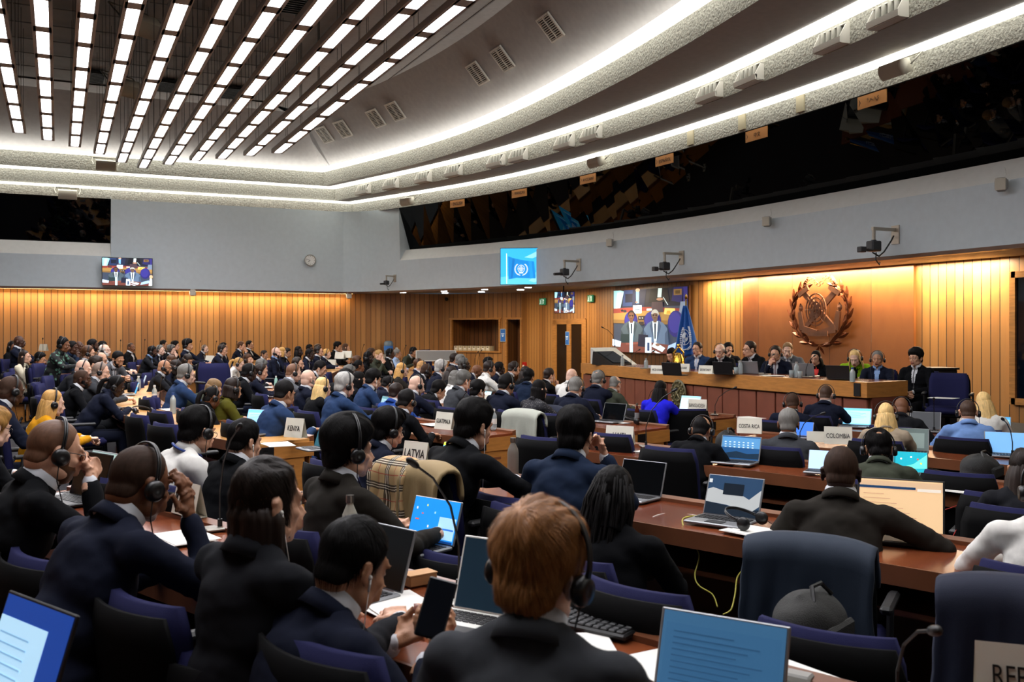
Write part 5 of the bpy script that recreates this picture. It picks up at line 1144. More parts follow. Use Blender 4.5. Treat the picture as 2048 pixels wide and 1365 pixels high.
def hairm(k,bz=False):
    key='hair_'+k+('_short' if bz else '')
    if key in MATS: return MATS[key]
    c=lin(HCOL[k])[:3]
    if bz: sc=lin('7d5a45')[:3]; c=tuple(a*.6+b_*.4*(1 if k in 'wbrgs' else .35) for a,b_ in zip(c,sc))
    m=bpy.data.materials.new(key); m.use_nodes=True; nt=m.node_tree; b=nt.nodes['Principled BSDF']; b.inputs['Roughness'].default_value=.65 if k=='k' else .5; b.inputs['Specular IOR Level'].default_value=.12 if k=='k' else .25
    ge=nt.nodes.new('ShaderNodeNewGeometry'); tc=nt.nodes.new('ShaderNodeTexCoord'); mp=nt.nodes.new('ShaderNodeMapping'); mp.inputs['Scale'].default_value=(90,22,22); nt.links.new(tc.outputs['Object'],mp.inputs[0])
    n=nt.nodes.new('ShaderNodeTexNoise'); n.inputs['Scale'].default_value=1.; n.inputs['Detail'].default_value=3; nt.links.new(mp.outputs[0],n.inputs['Vector'])
    ad=nt.nodes.new('ShaderNodeMath'); ad.operation='MULTIPLY_ADD'; ad.inputs[1].default_value=.5; nt.links.new(ge.outputs['Random Per Island'],ad.inputs[0]); m2=nt.nodes.new('ShaderNodeMath'); m2.operation='MULTIPLY'; m2.inputs[1].default_value=.75; nt.links.new(n.outputs[0],m2.inputs[0]); nt.links.new(m2.outputs[0],ad.inputs[2])
    r=nt.nodes.new('ShaderNodeValToRGB'); r.color_ramp.elements[0].position=.15; r.color_ramp.elements[1].position=.85; lo,hi=(.45,1.7)
    r.color_ramp.elements[0].color=tuple(x*lo for x in c)+(1,); r.color_ramp.elements[1].color=tuple(min(1,x*hi) for x in c)+(1,); nt.links.new(ad.outputs[0],r.inputs[0]); nt.links.new(r.outputs[0],b.inputs['Base Color'])
    bp=nt.nodes.new('ShaderNodeBump'); bp.inputs['Strength'].default_value=.6; bp.inputs['Distance'].default_value=.004; nt.links.new(n.outputs[0],bp.inputs['Height']); nt.links.new(bp.outputs[0],b.inputs['Normal'])
    MATS[key]=m; return m
def topm(k,near=False):
    if k=='bd': return dots('dotted_navy_cloth','15131a','c9c6c0',70,.16)
    if k=='pt': return dots('patterned_black_cloth','121414','5f8a76',14,.33)
    return M('cloth_'+k,TOP[k],.9,var=.05,vscale=40,bump=.3,bscale=700,spec=.1)
WSH=M('white_shirt','c4c6cb',.8,bump=.1,bscale=400); BSH=M('blue_shirt','7d9cc9',.8)
BAND=M('headset_black','101012',.35); TIEM={'r':M('tie_red','5a1220',.5),'b':M('tie_blue','1d2c55',.5),'p':M('tie_pink','a8727a',.5),'l':M('tie_light','7f9cc4',.5),'k':M('tie_black','0c0c10',.5)}
_rp=random.Random(5)
def slot(name,me,mats,parent,M4=None):
    if len(me.materials)==0:
        for _ in mats: me.materials.append(None)
    o=bpy.data.objects.new(name,me); COL.objects.link(o); o.parent=parent
    for i,m in enumerate(mats): o.material_slots[i].link='OBJECT'; o.material_slots[i].material=m
    if M4 is not None: o.matrix_local=M4
    return o
def person(desc,px,y,d,skin,hs,hc,top,flags='',ps=None,yaw=0.,face=None,seat=True,tie=None,zfix=None,size=None,own_chair=True,floor_z=None):
    """px,y: crown of the head in the survey, d: distance; desc: how the person looks"""
    near=d<6.5; W=atd(px,y,d); fl=floor_z if floor_z is not None else zf(W.x,W.y); over=W.z-fl; fem='F' in flags
    deg=(face if face is not None else face_dir(W.y)+_rp.uniform(-5,5))+yaw
    grp={'h':[('up0','up1','up2'),1.0],'m':[('mid0','mid1','mid2'),.97]}
    if ps is None:
        k='up' if over>1.27 else 'mid' if over>1.185 else 'low' if over>1.1 else 'bent'
        ps=k+str({'up':_rp.randrange(3),'mid':_rp.randrange(3),'low':_rp.randrange(2),'bent':0}[k])
    Q=get_pose(ps); s=(over)/(Q['crown'].z+(HS[hs][0]*.8 if hs in HS else 0)); s=max(.9,min(1.07,s)) if size is None else size
    extra=(HS[hs][0]+HS[hs][5]) if hs in HS else 0
    R=Matrix.Rotation(math.radians(deg-90),3,'Z'); c=R@(Q['crown']*s); root=Vector((W.x-c.x,W.y-c.y,W.z-(Q['crown'].z+extra*.9)*s)); f2=floor_z if floor_z is not None else zf(root.x,root.y)
    dz=root.z-f2
    t=thing('person','seated '+desc if seat else desc,'person',root,math.radians(deg-90),None); t.scale=(s*(.94 if fem else 1.0),s*(.97 if fem else 1.),s)
    slot('body',Q['body'],[skinm(skin),lipm(skin),EYEW,EYED],t)
    kind,col=top.split(':') if ':' in top else ('j',top); cm=topm(col)
    nm={'j':'jacket','s':'shirt','d':'blouse'}[kind]
    slot(nm,Q['jacket'],[cm],t)
    if kind=='j': slot('jacket_collar',Q['jcol'],[cm],t)
    if kind in 'js': slot('shirt_collar',Q['scol'],[(BSH if 'B' in flags else WSH) if kind=='j' and not (fem and 'W' not in flags) else cm],t)
    if kind=='j' and Q['sfront']:
        if 'T' not in flags:
            slot('shirt_front',Q['sfront'],[BSH if 'B' in flags else M('red_blouse','c01f12',.7) if 'D' in flags else topm('bk') if fem else WSH],t)
        if not fem and Q['tie'] and 'N' not in flags: slot('tie',Q['tie'],[TIEM[tie or 'bkrb'[len(desc)%4]]],t)
        if not fem or 'W' in flags: slot('shirt_cuffs',Q['cuffs'],[BSH if 'B' in flags else WSH],t)
    slot('trousers',Q['trousers'],[topm(col) if kind=='j' and col in('na','nb','bk','ch','gy','br','bl') else topm('bk')],t); slot('shoes',Q['shoes'],[M('shoe_black','0b0a0a',.35)],t)
    HT=Q['HT']
    if hs in HS: slot('hair',hair_mesh(hs,len(desc)%3,near),[hairm(hc,hs=='bz')],t,HT)
    if 'K' in flags: slot('beard',beard_mesh(),[hairm(hc)],t,HT)
    if 'U' in flags: g=G(); g.ell((0,-.07,.12),(.035,.035,.03),14,10); g.obj('hair_bun',hairm(hc),t,True).matrix_local=HT
    if 'h' in flags:
        big=min(.032,extra*.62) if hs in ('th','rc','me') else min(.014,extra*.45); b=slot('headphones',acc('band',big),[BAND],t,HT)
        for sg in (-1,1): slot('ear_cup',acc('cup'),[BAND],b,Matrix.Translation((sg*(.098+big*.5),-.01,-.012))@(Matrix.Rotation(PI,4,'Z') if sg<0 else Matrix.Identity(4)))
    if 'g' in flags: slot('glasses',acc('glasses'),[M('glasses_dark','15100d',.3)],t,HT)
    if 'e' in flags: slot('earphone',acc('earbud'),[M('earphone_white','e2e0dc',.4)],t,HT)
    if own_chair:
        b=R@Vector((0,-.02,0)); chair(root.x+b.x,root.y+b.y,deg if face is None and yaw==0 else face_dir(root.y) if floor_z is None else deg,'blue chair of the '+desc,max(0,dz) if floor_z is None else floor_z-zf(root.x+b.x,root.y+b.y)+max(0,dz))
    if ps=='phone' or 'P' in flags:
        w_=Q['wr'][1]; pmat=t.matrix_basis if False else Matrix.LocRotScale(t.location,t.rotation_euler,t.scale); pw=pmat@(Vector((w_.x-.06,w_.y+.075,w_.z+.045)))
        ph=thing('smartphone','black smartphone held by the '+desc,'phone',pw,t.rotation_euler.z); g=G(); g.box((0,0,0),(.075,.009,.15),M4=Matrix.Rotation(-.6,4,'X'),bev=.004); g.obj('case',BLACK,ph); g=G(); g.box((0,-.0052,0),(.068,.001,.14),M4=Matrix.Rotation(-.6,4,'X')); g.obj('screen',M('phone_glass','10141c',.08),ph)
    return t,Q,s
# ================================================================ the delegates: (description, px, py of crown, distance, skin, hair, hair colour, top, flags, extras)
PEOPLE=[
# far left, along the wood wall
('woman with long curly dark hair and black top, far left edge',24,681,21,'b','lo','k','s:bk','Fh'),
('bald man in navy suit against the wood wall, far left',38,672,20,'d',None,'k','na','g'),
('long-haired woman in white jacket with crossed arms',49,699,17,'p','lo','n','cr','F',dict(ps='cross',yaw=-8)),
('woman in dark coat behind the white jacket woman',80,704,18,'t','me','k','bk','FhgT',dict(ps='mid1')),
('big man with hair bun in black patterned short-sleeved shirt',126,675,17,'b','sh','k','s:pt','hU',dict(ps='mid0',size=1.06)),
('man hand on face beside the patterned shirt man',144,682,19,'d','sh','k','s:nb','',dict(ps='chin')),
('bald dark man behind the patterned shirt man',158,683,21,'d',None,'k','s:br',''),
('brown-haired man with glasses and headset in navy suit, left',176,691,17,'p','sh','w','na','hgK'),
('bearded man against the wall behind the glasses man',185,678,20,'d','sh','k','bk','K'),
('black-haired man mostly hidden behind the white-bearded man',205,682,22,'t','me','k','bk',''),
('bald man with short white beard and headset',209,688,19,'f','bf','s','bk','hgK'),
('pale balding man with glasses, head bowed, left',200,704,17,'p','bf','w','ch','g',dict(ps='low0')),
('man with thin dark hair bowed low, left',190,711,15,'p','bp','n','ch','',dict(ps='bent0')),
('very pale bald man beside a dark headset, left',165,720,14,'f',None,'s','ch','h',dict(ps='low0')),
('bald dark man without headset in black suit, left',163,740,11.6,'d','bz','k','bk','K',dict(yaw=6)),
('grey crew-cut man with headset and grey suit, left',200,725,12.2,'f','bz','g','gy','hg',dict(tie='p',ps='mid0')),
('bearded young man in grey suit with white earphones facing right',235,702,16,'t','sh','k','lg','eK',dict(face=-45,ps='low1',tie='k')),
('short brown-haired man in black suit against the wall',262,686,24,'b','bz','n','bk','',dict(face=-30)),
('woman with black ponytail in navy jacket and headset, left',232,750,11,'v','po','k','na','FhT',dict(ps='low1')),
('bald man in navy suit with headset at the left edge',20,753,8,'d','bz','k','na','hg',dict(ps='mid1')),
('blonde woman in yellow top at the left',105,776,8.2,'f','lo','b','s:ye','Fh',dict(ps='mid0')),
('blond person cut off by the left picture edge',-14,812,6,'f','me','b','bk','g'),
('dark-bearded man in dark suit with blue shirt, mid left',304,692,21,'d','sh','k','ch','hKB',dict(ps='mid0')),
('grey-haired man next to the blue shirt man',320,690,23,'f','sh','g','na','h'),
('young man in profile at the wall behind the grey-haired man',327,680,27,'t','sh','k','bk',''),
('grey-haired man resting his head on a raised hand',342,689,24,'f','me','g','bk','h',dict(ps='chin')),
('woman with short black hair by the wall, mid left',350,681,26,'p','me','k','bk','FT'),
('young man with bushy black hair and headset, upright',375,677,23,'t','th','k','na','h',dict(ps='up0')),
('older man with short grey hair and headset by the wall',409,690,27,'f','bz','g','na','h'),
('stout brown-haired man with headset leaning forward, mid left',444,689,22,'p','sh','n','na','hg',dict(ps='mid0')),
('dark-haired person hidden behind the stout man',447,685,26,'t','sh','k','ch',''),
('man with brown hair touching his mouth by the wall',482,683,27,'p','sh','w','na','',dict(ps='chin')),
('young dark-haired man in black suit by the wall',499,681,28,'t','sh','k','bk',''),
('bald tanned man with headset and beard in black suit',328,721,15,'t',None,'n','ch','hgK',dict(ps='mid0')),
('dark-haired woman with glasses behind the bald tanned man',352,717,16,'p','bo','n','na','Fhg',dict(ps='low0')),
('brown-haired woman seen from behind, mid left',343,708,18,'p','bo','w','s:br','F'),
('woman with dark bob beside the big empty chair',375,706,19,'t','bo','n','s:bk','F',dict(ps='low1')),
('grey-haired man in blue suit with headset and pink tie',371,728,11.8,'f','sh','g','bl','hg',dict(ps='mid0',tie='p')),
('woman with blond ponytail, mid left',478,714,18,'f','po','b','s:wh','Fh',dict(ps='low0')),
('auburn-haired woman with headset near the ponytail woman',495,705,19,'p','bo','w','s:bk','Fh'),
('black-haired man in black suit with headset, white collar',497,727,13.5,'v','sh','k','bk','h',dict(ps='mid1')),
('ash-blond woman half hidden, mid left',428,754,12,'p','bo','o','s:gn','F',dict(ps='bent0')),
('woman with full black ponytail and black jacket',424,772,10,'b','po','k','bk','FhgT',dict(ps='low0')),
('dark-haired woman in olive green top',465,752,10.2,'t','bo','n','s:ol','Fh',dict(ps='mid1')),
('young man in white shirt with blue lanyard and headset',393,812,5.5,'p','me','k','s:wh','hg',dict(ps='mid1',yaw=-4)),
('spiky black-haired man with an ear bud in dark suit',487,838,5.3,'p','sh','k','bk','e',dict(ps='mid0',yaw=2)),
('grey-haired person bent over behind the black-suited man',522,718,17,'f','me','g','ch','h',dict(ps='low0')),
('balding brown-haired man with headset in navy suit, centre left',520,727,14.5,'p','bp','n','na','h',dict(ps='mid0',tie='p')),
('bald bearded man with blue shirt and headset, centre left',552,695,21,'f',None,'n','na','hKB'),
('fair woman with glasses beyond the bald bearded man',564,693,23,'f','bo','b','na','FgT'),
('brown-haired person behind the fair woman with glasses',574,696,25,'t','me','n','bk',''),
('person with brown curly hair behind the microphones, centre left',528,699,24,'t','cu','n','bk',''),
('woman with long black curly hair, far centre',597,691,23,'v','lo','k','s:bk','F'),
('man with thin-rimmed glasses looking right, centre',595,714,17,'p','sh','n','gy','gK',dict(face=-30)),
('black man in navy suit with white collar, far centre',619,698,22,'v','sh','k','na',''),
('black-haired person against the wall, far centre',619,687,26,'d','cu','k','bk',''),
('brown-haired man with headset and glasses, far centre',637,692,23,'p','sh','n','na','hg'),
('fair-haired man with headset, far centre',653,698,24,'f','sh','b','na','h'),
('brown-haired person at the wall, far centre',636,688,27,'p','me','w','bk',''),
('black-haired man resting his chin at the far wall',675,683,26,'t','me','k','bk','',dict(ps='chin',face=-35)),
('woman with long brown hair at the far wall',691,686,27,'p','lo','w','s:bk','F'),
('ginger crew-cut man with headset in grey suit',586,728,13,'f','bz','w','lg','h',dict(ps='mid0')),
('black-haired man with white earphones bowing far down',639,721,16,'p','sh','k','bk','e',dict(ps='low1')),
('bald man with glasses in navy suit, centre',616,740,11.8,'f',None,'g','na','gK',dict(ps='up1')),
('woman with long blond hair in black, centre',645,752,11,'f','lo','l','s:bk','Fhg',dict(ps='mid0')),
('white-haired man with headset in bright blue suit',688,744,10.3,'f','me','s','bl','h',dict(ps='mid0')),
('young man with glasses and dark crew cut in blue suit',568,760,9,'t','sh','k','bl','g',dict(ps='mid1')),
('woman with straight black hair seen from behind, centre',717,740,13,'p','bo','k','s:bk','F'),
('grey-haired person low behind the white-haired man',697,730,15.5,'f','me','g','ch','h',dict(ps='low0')),
('dark-haired head just left of the white-haired man',690,737,14,'t','me','k','bk','',dict(ps='bent0')),
('black-haired man with glasses and white earphones in blue suit',746,737,12.5,'p','me','k','bl','ge',dict(ps='mid1')),
('woman with dark tied hair looking right, far centre',717,719,17,'b','po','k','s:bk','F'),
('brown-haired person low in the far centre',713,711,20,'p','sh','w','ch','',dict(ps='low0')),
('black woman with headset, far centre right',736,701,20,'v','bo','k','bk','FhT'),
('bearded reddish man behind the black woman, far centre',742,696,24,'p','me','w','ch','K'),
('curly blond woman in green jacket resting her chin',758,698,22,'f','cu','b','gn','FT',dict(ps='chin',face=-48)),
('black man with headset by the water cooler',780,697,23,'d','sh','k','bk','h',dict(face=-35)),
('man with glasses in light blue shirt by the cooler',794,698,24,'t','sh','g','s:lb','g',dict(face=-35)),
('man in olive jacket with headset beside the empty chair',826,694,25,'t','sh','k','gn','hT',dict(face=-50,ps='low0')),
('woman with long fair hair and headset, centre right',803,724,16,'f','lo','b','s:br','Fh',dict(ps='mid0')),
('grey-haired man in navy behind the blond headset person',837,717,19,'p','sh','w','na','h'),
('blond person with headband seen from behind',843,722,18,'f','bz','b','na','h'),
('bald black man with headset in dark suit, centre right',852,728,16.5,'v','bz','k','bk','h',dict(ps='low0')),
('white-haired man with white beard and headset in navy',882,719,16,'f','me','s','na','hK',dict(ps='mid0')),
('man with thin black hair and headset, navy suit, centre',776,752,14,'t','bp','k','na','h',dict(ps='low0')),
('pale bald man with headset in dark jacket, centre',832,752,11.5,'f',None,'g','na','hT',dict(ps='mid0')),
('black-haired person face down over the desk, centre',876,760,13,'t','me','k','bk','',dict(ps='bent0')),
('dark grey-haired man in bright blue jacket, centre',792,766,11,'p','sh','n','bb','',dict(ps='mid0',yaw=10)),
('black-haired man with glasses and headset in black suit',812,779,9.2,'t','sh','k','bk','hg',dict(ps='mid1')),
('dark-haired man in front of the hatch',909,706,20,'p','sh','n','na',''),
('grey-haired man in front of the hatch',921,708,19,'p','sh','g','na',''),
('black man with grey curls and headset below the hatch',927,712,17,'v','cu','g','na','h'),
('woman with long dark brown hair, centre right',903,730,15,'t','lo','n','s:bk','F',dict(ps='low0')),
('grey-haired woman in white blouse, centre right',911,738,13.6,'p','bo','g','s:wh','F'),
('silver-streaked man in grey jacket with ear bud',926,740,12.5,'p','me','g','gy','e',dict(ps='mid1')),
('young black-haired man with thin glasses and earphones',955,759,11.3,'p','me','k','bk','ge',dict(ps='mid0')),
('black-haired man with glasses behind the latvia sign',775,814,6.3,'p','th','k','na','hg',dict(ps='mid0',face=6)),
('tousled black-haired man with headset in charcoal suit',695,826,4.15,'p','th','k','br','hN',dict(ps='nE',face=16,yaw=0,size=1.0)),
('black-haired person in navy near the hatch shelf',977,714,20,'d','me','k','na','h'),
('dark grey-haired man in white shirt with headset',978,722,16,'t','sh','n','s:wh','h',dict(ps='mid0')),
('bald brown man in navy beside the white shirt man',953,730,18,'b',None,'k','na','',dict(ps='low1')),
('black man with glasses in navy, far right of centre',998,724,18,'v','sh','k','na','g'),
('balding dark-haired man with headset in black suit',1027,723,17.5,'p','bp','n','bk','h',dict(ps='mid1')),
('woman with long dark hair near the red box',1051,731,17,'t','lo','n','s:bk','F'),
('black-haired man from behind in navy, near the doors',1057,737,15,'t','me','k','nb','',dict(face=38)),
('man with headset and glasses in navy suit, centre aisle',1012,748,11.3,'t','sh','k','na','hg',dict(ps='mid0')),
('man with white earphones holding his chin, by the doors',1098,736,15.5,'p','sh','n','bk','e',dict(ps='chin')),
('bald man in white shirt with turquoise lanyard',1143,738,14.5,'f',None,'g','s:wh','',dict(ps='mid0',face=25)),
('woman with short black hair and dotted navy dress',1078,756,11,'p','bo','k','s:bd','Fge',dict(ps='mid0')),
('grey-black haired man with headset in navy suit',1151,754,11.4,'p','sh','g','na','hg',dict(ps='mid1',face=28)),
('grey-haired balding man with headset facing the podium',1196,741,13.5,'p','bp','g','na','h',dict(ps='mid0',face=30)),
('bald man in grey jacket with earphones turned right',1230,752,13.5,'p','bf','g','gn','eT',dict(ps='mid1',face=12)),
('man in black suit with white earphones and glossy hair',946,796,5.0,'p','me','k','bk','e',dict(ps='type2',face=14,size=1.0,own_chair=False)),
('man in navy suit holding his hand to his mouth',1150,811,4.9,'p','me','k','nb','g',dict(ps='nH',face=34,size=1.04)),
('woman with long black hair in bright blue blouse',1321,759,11.7,'t','lo','k','s:el','F',dict(ps='mid0',face=30)),
('balding man with dark side hair and headset',1403,832,7.7,'t','bf','k','bk','hg',dict(ps='low0',face=28)),
('dark crew-cut man with headset close to the podium',1585,787,10.5,'b','bz','k','na','h',dict(ps='mid1',face=36)),
('short-haired man with headset working at a bright laptop',1652,771,11.4,'f','bz','n','na','h',dict(ps='mid0',face=32)),
('grey-haired man in charcoal suit from behind',1577,817,7.9,'b','sh','g','gy','',dict(ps='mid0',face=44,size=1.0)),
('woman with wavy blond hair in beige jacket',1772,803,8.6,'f','lo','l','bg','Fh',dict(ps='mid0',face=42)),
('bald brown man with headset behind the blond woman',1803,796,10.2,'b',None,'k','ch','h',dict(ps='low0',face=36)),
('crew-cut man in light blue jacket with headset',1936,801,9,'p','bz','n','sk','h',dict(ps='mid0',face=44)),
('woman with long blond hair in white top',1968,781,10,'f','lo','l','s:wh','F',dict(ps='mid1',face=40)),
('balding dark-haired man with headband headset',1757,858,6.2,'t','bp','k','gn','h',dict(ps='low0',face=46)),
('large bald man in dark suit at the open laptop',1682,893,4.65,'v','bz','k','br','',dict(ps='nF',face=43,size=1.07,own_chair=False)),
('woman with dark hair and striped collar at the right edge',2046,892,5.2,'t','lo','n','s:ch','F',dict(ps='mid0',face=40)),
('person in pale linen jacket at the right edge',2100,918,3.9,'p','sh','n','wh','h',dict(ps='nG',face=40)),
('woman with long black braids in black jacket',1226,925,3.85,'v','br','k','bk','FT',dict(ps='nC',face=38,yaw=0,size=1.0)),
('red-blond man with headset nearest the camera',1078,1003,2.08,'f','rc','r','gy','h',dict(ps='nC',face=44,size=1.0)),
('dark-haired man with phone and white earphones in navy suit',703,1034,2.62,'t','sh','k','na','e',dict(ps='nD',face=16,size=1.0,own_chair=False)),
('man with swept-back long dark hair in charcoal suit',531,900,2.78,'p','mo','n','ch','e',dict(ps='nE',face=24,size=1.02,own_chair=False)),
('brown-skinned man hand to temple in navy suit',275,893,3.2,'b','bz','k','na','h',dict(ps='nB',face=26,size=1.04,own_chair=False)),
('light brown crew-cut man with beard and glasses, near left',105,841,3.8,'p','bz','w','bk','hgK',dict(ps='nA',face=12,size=1.03,own_chair=False)),
]
DIRP={}
for row in PEOPLE:
    a=row[:9]; kw=row[9] if len(row)>9 else {}
    DIRP[a[0]]=person(*a,**kw)
# podium
PF=.22
for row in [
('dark-haired woman in gold-trimmed jacket, bent low on the podium',1343,693,17.4,'p','bo','k','bk','FT',dict(ps='bent0',face=190)),
('chair in blue suit and glasses on the podium',1395,684,16.5,'p','sh','n','bl','g',dict(ps='up2',face=215,tie='l')),
('bald man with headset in black suit on the podium',1440,688,15.9,'f','bf','s','bk','hg',dict(ps='mid0',face=214,tie='k')),
('man with headset behind the bald podium man',1455,685,16.9,'p','sh','k','ch','h',dict(ps='mid1',face=245)),
('dark-haired man with glasses looking left on the podium',1500,682,15.3,'p','sh','n','bk','g',dict(ps='mid2',face=196,yaw=-14,tie='b')),
('man with hand over his mouth and red tie, podium',1551,692,14.9,'p','sh','n','na','hg',dict(ps='chin',face=214,tie='r')),
('light brown-haired man in grey-blue suit behind, podium',1575,685,15.9,'f','sh','o','lg','',dict(ps='mid1',face=215)),
('long-haired woman in red blouse and black jacket, podium',1632,699,14.1,'p','lo','k','bk','FgD',dict(ps='mid0',face=205)),
('blond woman in lime green jacket, podium',1710,697,14.0,'f','lo','l','li','Fh',dict(ps='low1',face=222)),
('grey-haired man with light blue tie and headset, podium',1755,702,13.4,'t','sh','g','na','hB',dict(ps='up0',face=216,tie='l')),
('young man with black fringe and glasses beside the podium',1832,694,13.0,'p','th','k','bk','g',dict(ps='lap',face=200,tie='k')),
]:
    a=row[:9]; kw=dict(row[9]); kw['floor_z']=PF; person(*a,**kw)
# ================================================================ empty chairs read off the survey (px, py of the top edge, distance, facing or None)
CHD={}
def chair_at(px,y,d,deg,label,top=.96):
    p=atd(px,y,d); r=ray(px); deg=face_dir(p.y) if deg is None else deg; a=math.radians(deg)
    # put the back where the ray meets the expected height
    for _ in range(4):
        z=zf(p.x,p.y)+top; q=atz(px,y,z) if abs(y-YH)>60 else p; p=q
    CHD[label]=chair(p.x+math.cos(a)*.26,p.y+math.sin(a)*.26,deg,label)
for px,y,d,deg,lab in [
(992,990,4.6,20,'black-backed chair in front of the black-suited man'),
 (1075,873,7.2,22,'large black-backed chair before the guatemala desk'),(1096,826,9.,22,'chair back right of the pale cloth'),(1052,826,9.2,20,'chair draped with pale cloth'),(1214,866,7.4,24,'black chair back left of the haiti sign'),
 (1378,818,10,60,'black swivel chair right of the blue blouse woman'),(2010,988,4.9,30,'chair back near the right edge behind the sheets'),(1250,1170,3.3,20,'navy-topped chair beyond the keyboard'),
 (270,828,9.5,None,'round-topped blue chair beside the water bottles'),(322,846,8,None,'low blue chair back left of the white shirt man')]:
    chair_at(px,y,d,deg,lab,TOPZ)
def chair_fix(px,y,d,deg,lab):
    p=atd(px,y,d); a=math.radians(deg); x,yy=p.x+math.cos(a)*.26,p.y+math.sin(a)*.26; CHD[lab]=chair(x,yy,deg,lab,max(-.12,p.z-zf(x,yy)-TOPZ))
for px,y,d,deg,lab in ((50,1112,3.42,22,'chair of the bearded crew-cut man at the left edge'),(262,1196,2.85,22,'chair of the man with hand to his temple'),(625,1288,2.42,22,'chair back at the bottom centre behind the phone man'),(838,938,4.85,20,'chair holding the checked scarf and tan coat'),(1622,1092,3.95,36,'chair under the hanging dark blue jacket'),(2060,1185,3.1,32,'chair under the navy coat at the right edge')): chair_fix(px,y,d,deg,lab)
CHD['long']=chair(*(lambda q:(q.x,q.y))(atd(520,1200,2.95)),23,'chair of the man with swept-back long hair',-.12)
chair_fix(872,1106,4.0,20,'empty chair beyond the card box on the near desk'); chair_fix(1642,1262,2.95,30,'low blue-topped chair holding the grey backpack'); chair_fix(1915,946,6.3,30,'low chair beside the black bag on the right')
for px,y,d,deg,lab in [(440,728,13.5,-75,'large empty blue chair in the middle left rows'),(862,700,25,-60,'empty blue chair beside the olive jacket man'),(105,765,14,-10,'blue chair back left of the bald men'),(92,735,17,-10,'blue chair behind the dark coat woman')] :
    p=atd(px,y,d); q=Vector((p.x,p.y)); chair(q.x,q.y,deg,lab,max(0,p.z-zf(p.x,p.y)-TOPZ))
def pchair(px,y,d,deg,lab,dz=.22):
    p=atd(px,y,d); c=chair(p.x,p.y,deg,lab); c.location.z=p.z-TOPZ
for px,y,d,deg,lab in [(1895,748,12.3,215,'empty blue chair at the right end of the podium holding papers'),(1668,738,14.2,210,'blue chair right of the red blouse woman'),(1585,730,15,205,'blue chair between two podium men')]: pchair(px,y,d,deg,lab)
# laptops  (foot of the screen: px, py; direction the user looks)
BLU=[('1f86d8',.9,RC(0,0,1,1)),('9cc7e8',.9,RC(.62,.08,.98,.6)),('2c6fc4',.8,RC(.64,.3,.96,.34)),('e0e4f0',.8,RC(.08,.7,.11,.76)),('d05a4a',.8,RC(.1,.45,.18,.48)),('c9d66a',.8,RC(.3,.8,.33,.85)),('d05a4a',.8,RC(.22,.6,.26,.63)),('e0e4f0',.8,RC(.4,.3,.43,.36)),('9ad0e8',.8,RC(.5,.65,.53,.7)),('143c7a',.8,RC(0,0,1,.05))]
TEAL=[('1c9cae',.9,RC(0,0,1,1)),('5fd0c0',.9,[(0,.1),(.6,.4),(1,.9),(1,.2)]),('e8f2d8',.9,RC(.2,.6,.25,.68)),('d8e8f8',.9,RC(.5,.7,.55,.78)),('d84a3a',.9,RC(.7,.6,.75,.68)),('f0d24a',.9,RC(.8,.4,.85,.48))]
SEA=[('1d4a78',.7,RC(0,0,1,1)),('4f86b4',.7,RC(0,.5,1,.95)),('12283c',.6,[(0,.2),(.4,.35),(.7,.25),(1,.3),(1,.05),(0,.05)])]+[('b8d0e0',.6,RC(.08+.12*(i%7),.5+.1*(i//7),.13+.12*(i%7),.55+.1*(i//7))) for i in range(21)]
MTN=[('26405c',.45,RC(0,0,1,1)),('16222f',.4,[(0,0),(1,0),(1,.22),(.8,.16),(.4,.24),(0,.3)]),('a9adad',.5,[(0,.3),(.4,.26),(.85,.12),(1,.3),(1,.72),(.8,.45),(.55,.62),(.35,.6),(.1,.68),(0,.62)]),('0f1a26',.4,RC(.3,.52,.68,.82)),('c9cdcd',.5,RC(.01,.8,.07,.9))]
DOCB=scr_doc('3f6d94','3c6a92',.5,10,'2f5578'); WARM=[('d8b58a',.75,RC(0,0,1,1)),('c9a987',.7,RC(0,.8,1,.97)),('1e3a5c',.6,RC(.0,.82,.68,.87)),('d8cdbf',.7,RC(.7,.79,.98,.85))]+[('a98e70',.7,RC(.05,.7-.09*i,.3+.55*((i*29)%7)/7,.712-.09*i)) for i in range(7)]
def lap(px,py,deg,scr,label,W=.33,D=.215,col=None,op=108,h=.75,snap=True):
    p=desk(px,py,h,snap); return laptop(p,deg,scr,label,W,D,col,op)
lap(858,1092,24,BLU,'laptop with bright blue desktop beyond the near microphone',.3,.2,snap=False)
lap(1430,1432,33,DOCB,'large open laptop with blue-grey screen at the bottom right',.34,.23)
lap(742,1180,22,None,'dark-screened laptop in front of the phone man',.34,.23)
lap(990,1240,34,[('1b2e3c',.25,RC(0,0,1,1))],'dark laptop left of the red-blond man, screen edge only',.34,.25,WHITE)
lap(20,1425,26,[('1c3f8f',.8,RC(0,0,1,1)),('a8cfe8',.9,RC(0,.0,.72,.78))]+[('7fa8c8',.8,RC(.05,.6-.1*i,.5,.62-.1*i)) for i in range(5)],'laptop with light blue window at the bottom left corner',.36,.25,LAPB)
p_=desk(1460,1040); laptop(p_,27,MTN,'open silver laptop with snowy mountain wallpaper on the second desk',.32,.225,None,112)
lap(1278,992,24,None,'open laptop with dark screen on the second desk',.31,.21)
lap(1800,1014,40,WARM,'wide laptop with beige web page before the large bald man',.41,.27,LAPB)
lap(1478,925,30,SEA,'laptop with blue desktop of small icons',.33,.2)
lap(1648,945,34,[('a8c8f0',.9,RC(0,0,1,1))],'laptop with pale blue screen behind the charcoal suit man',.24,.15)
lap(1820,942,38,TEAL,'small tablet laptop with turquoise desktop',.24,.16)
lap(1818,905,38,[('5d6a68',.5,RC(0,0,1,1)),('7d8c88',.5,RC(.05,.1,.9,.8))],'laptop with grey page beside the beige jacket',.33,.21)
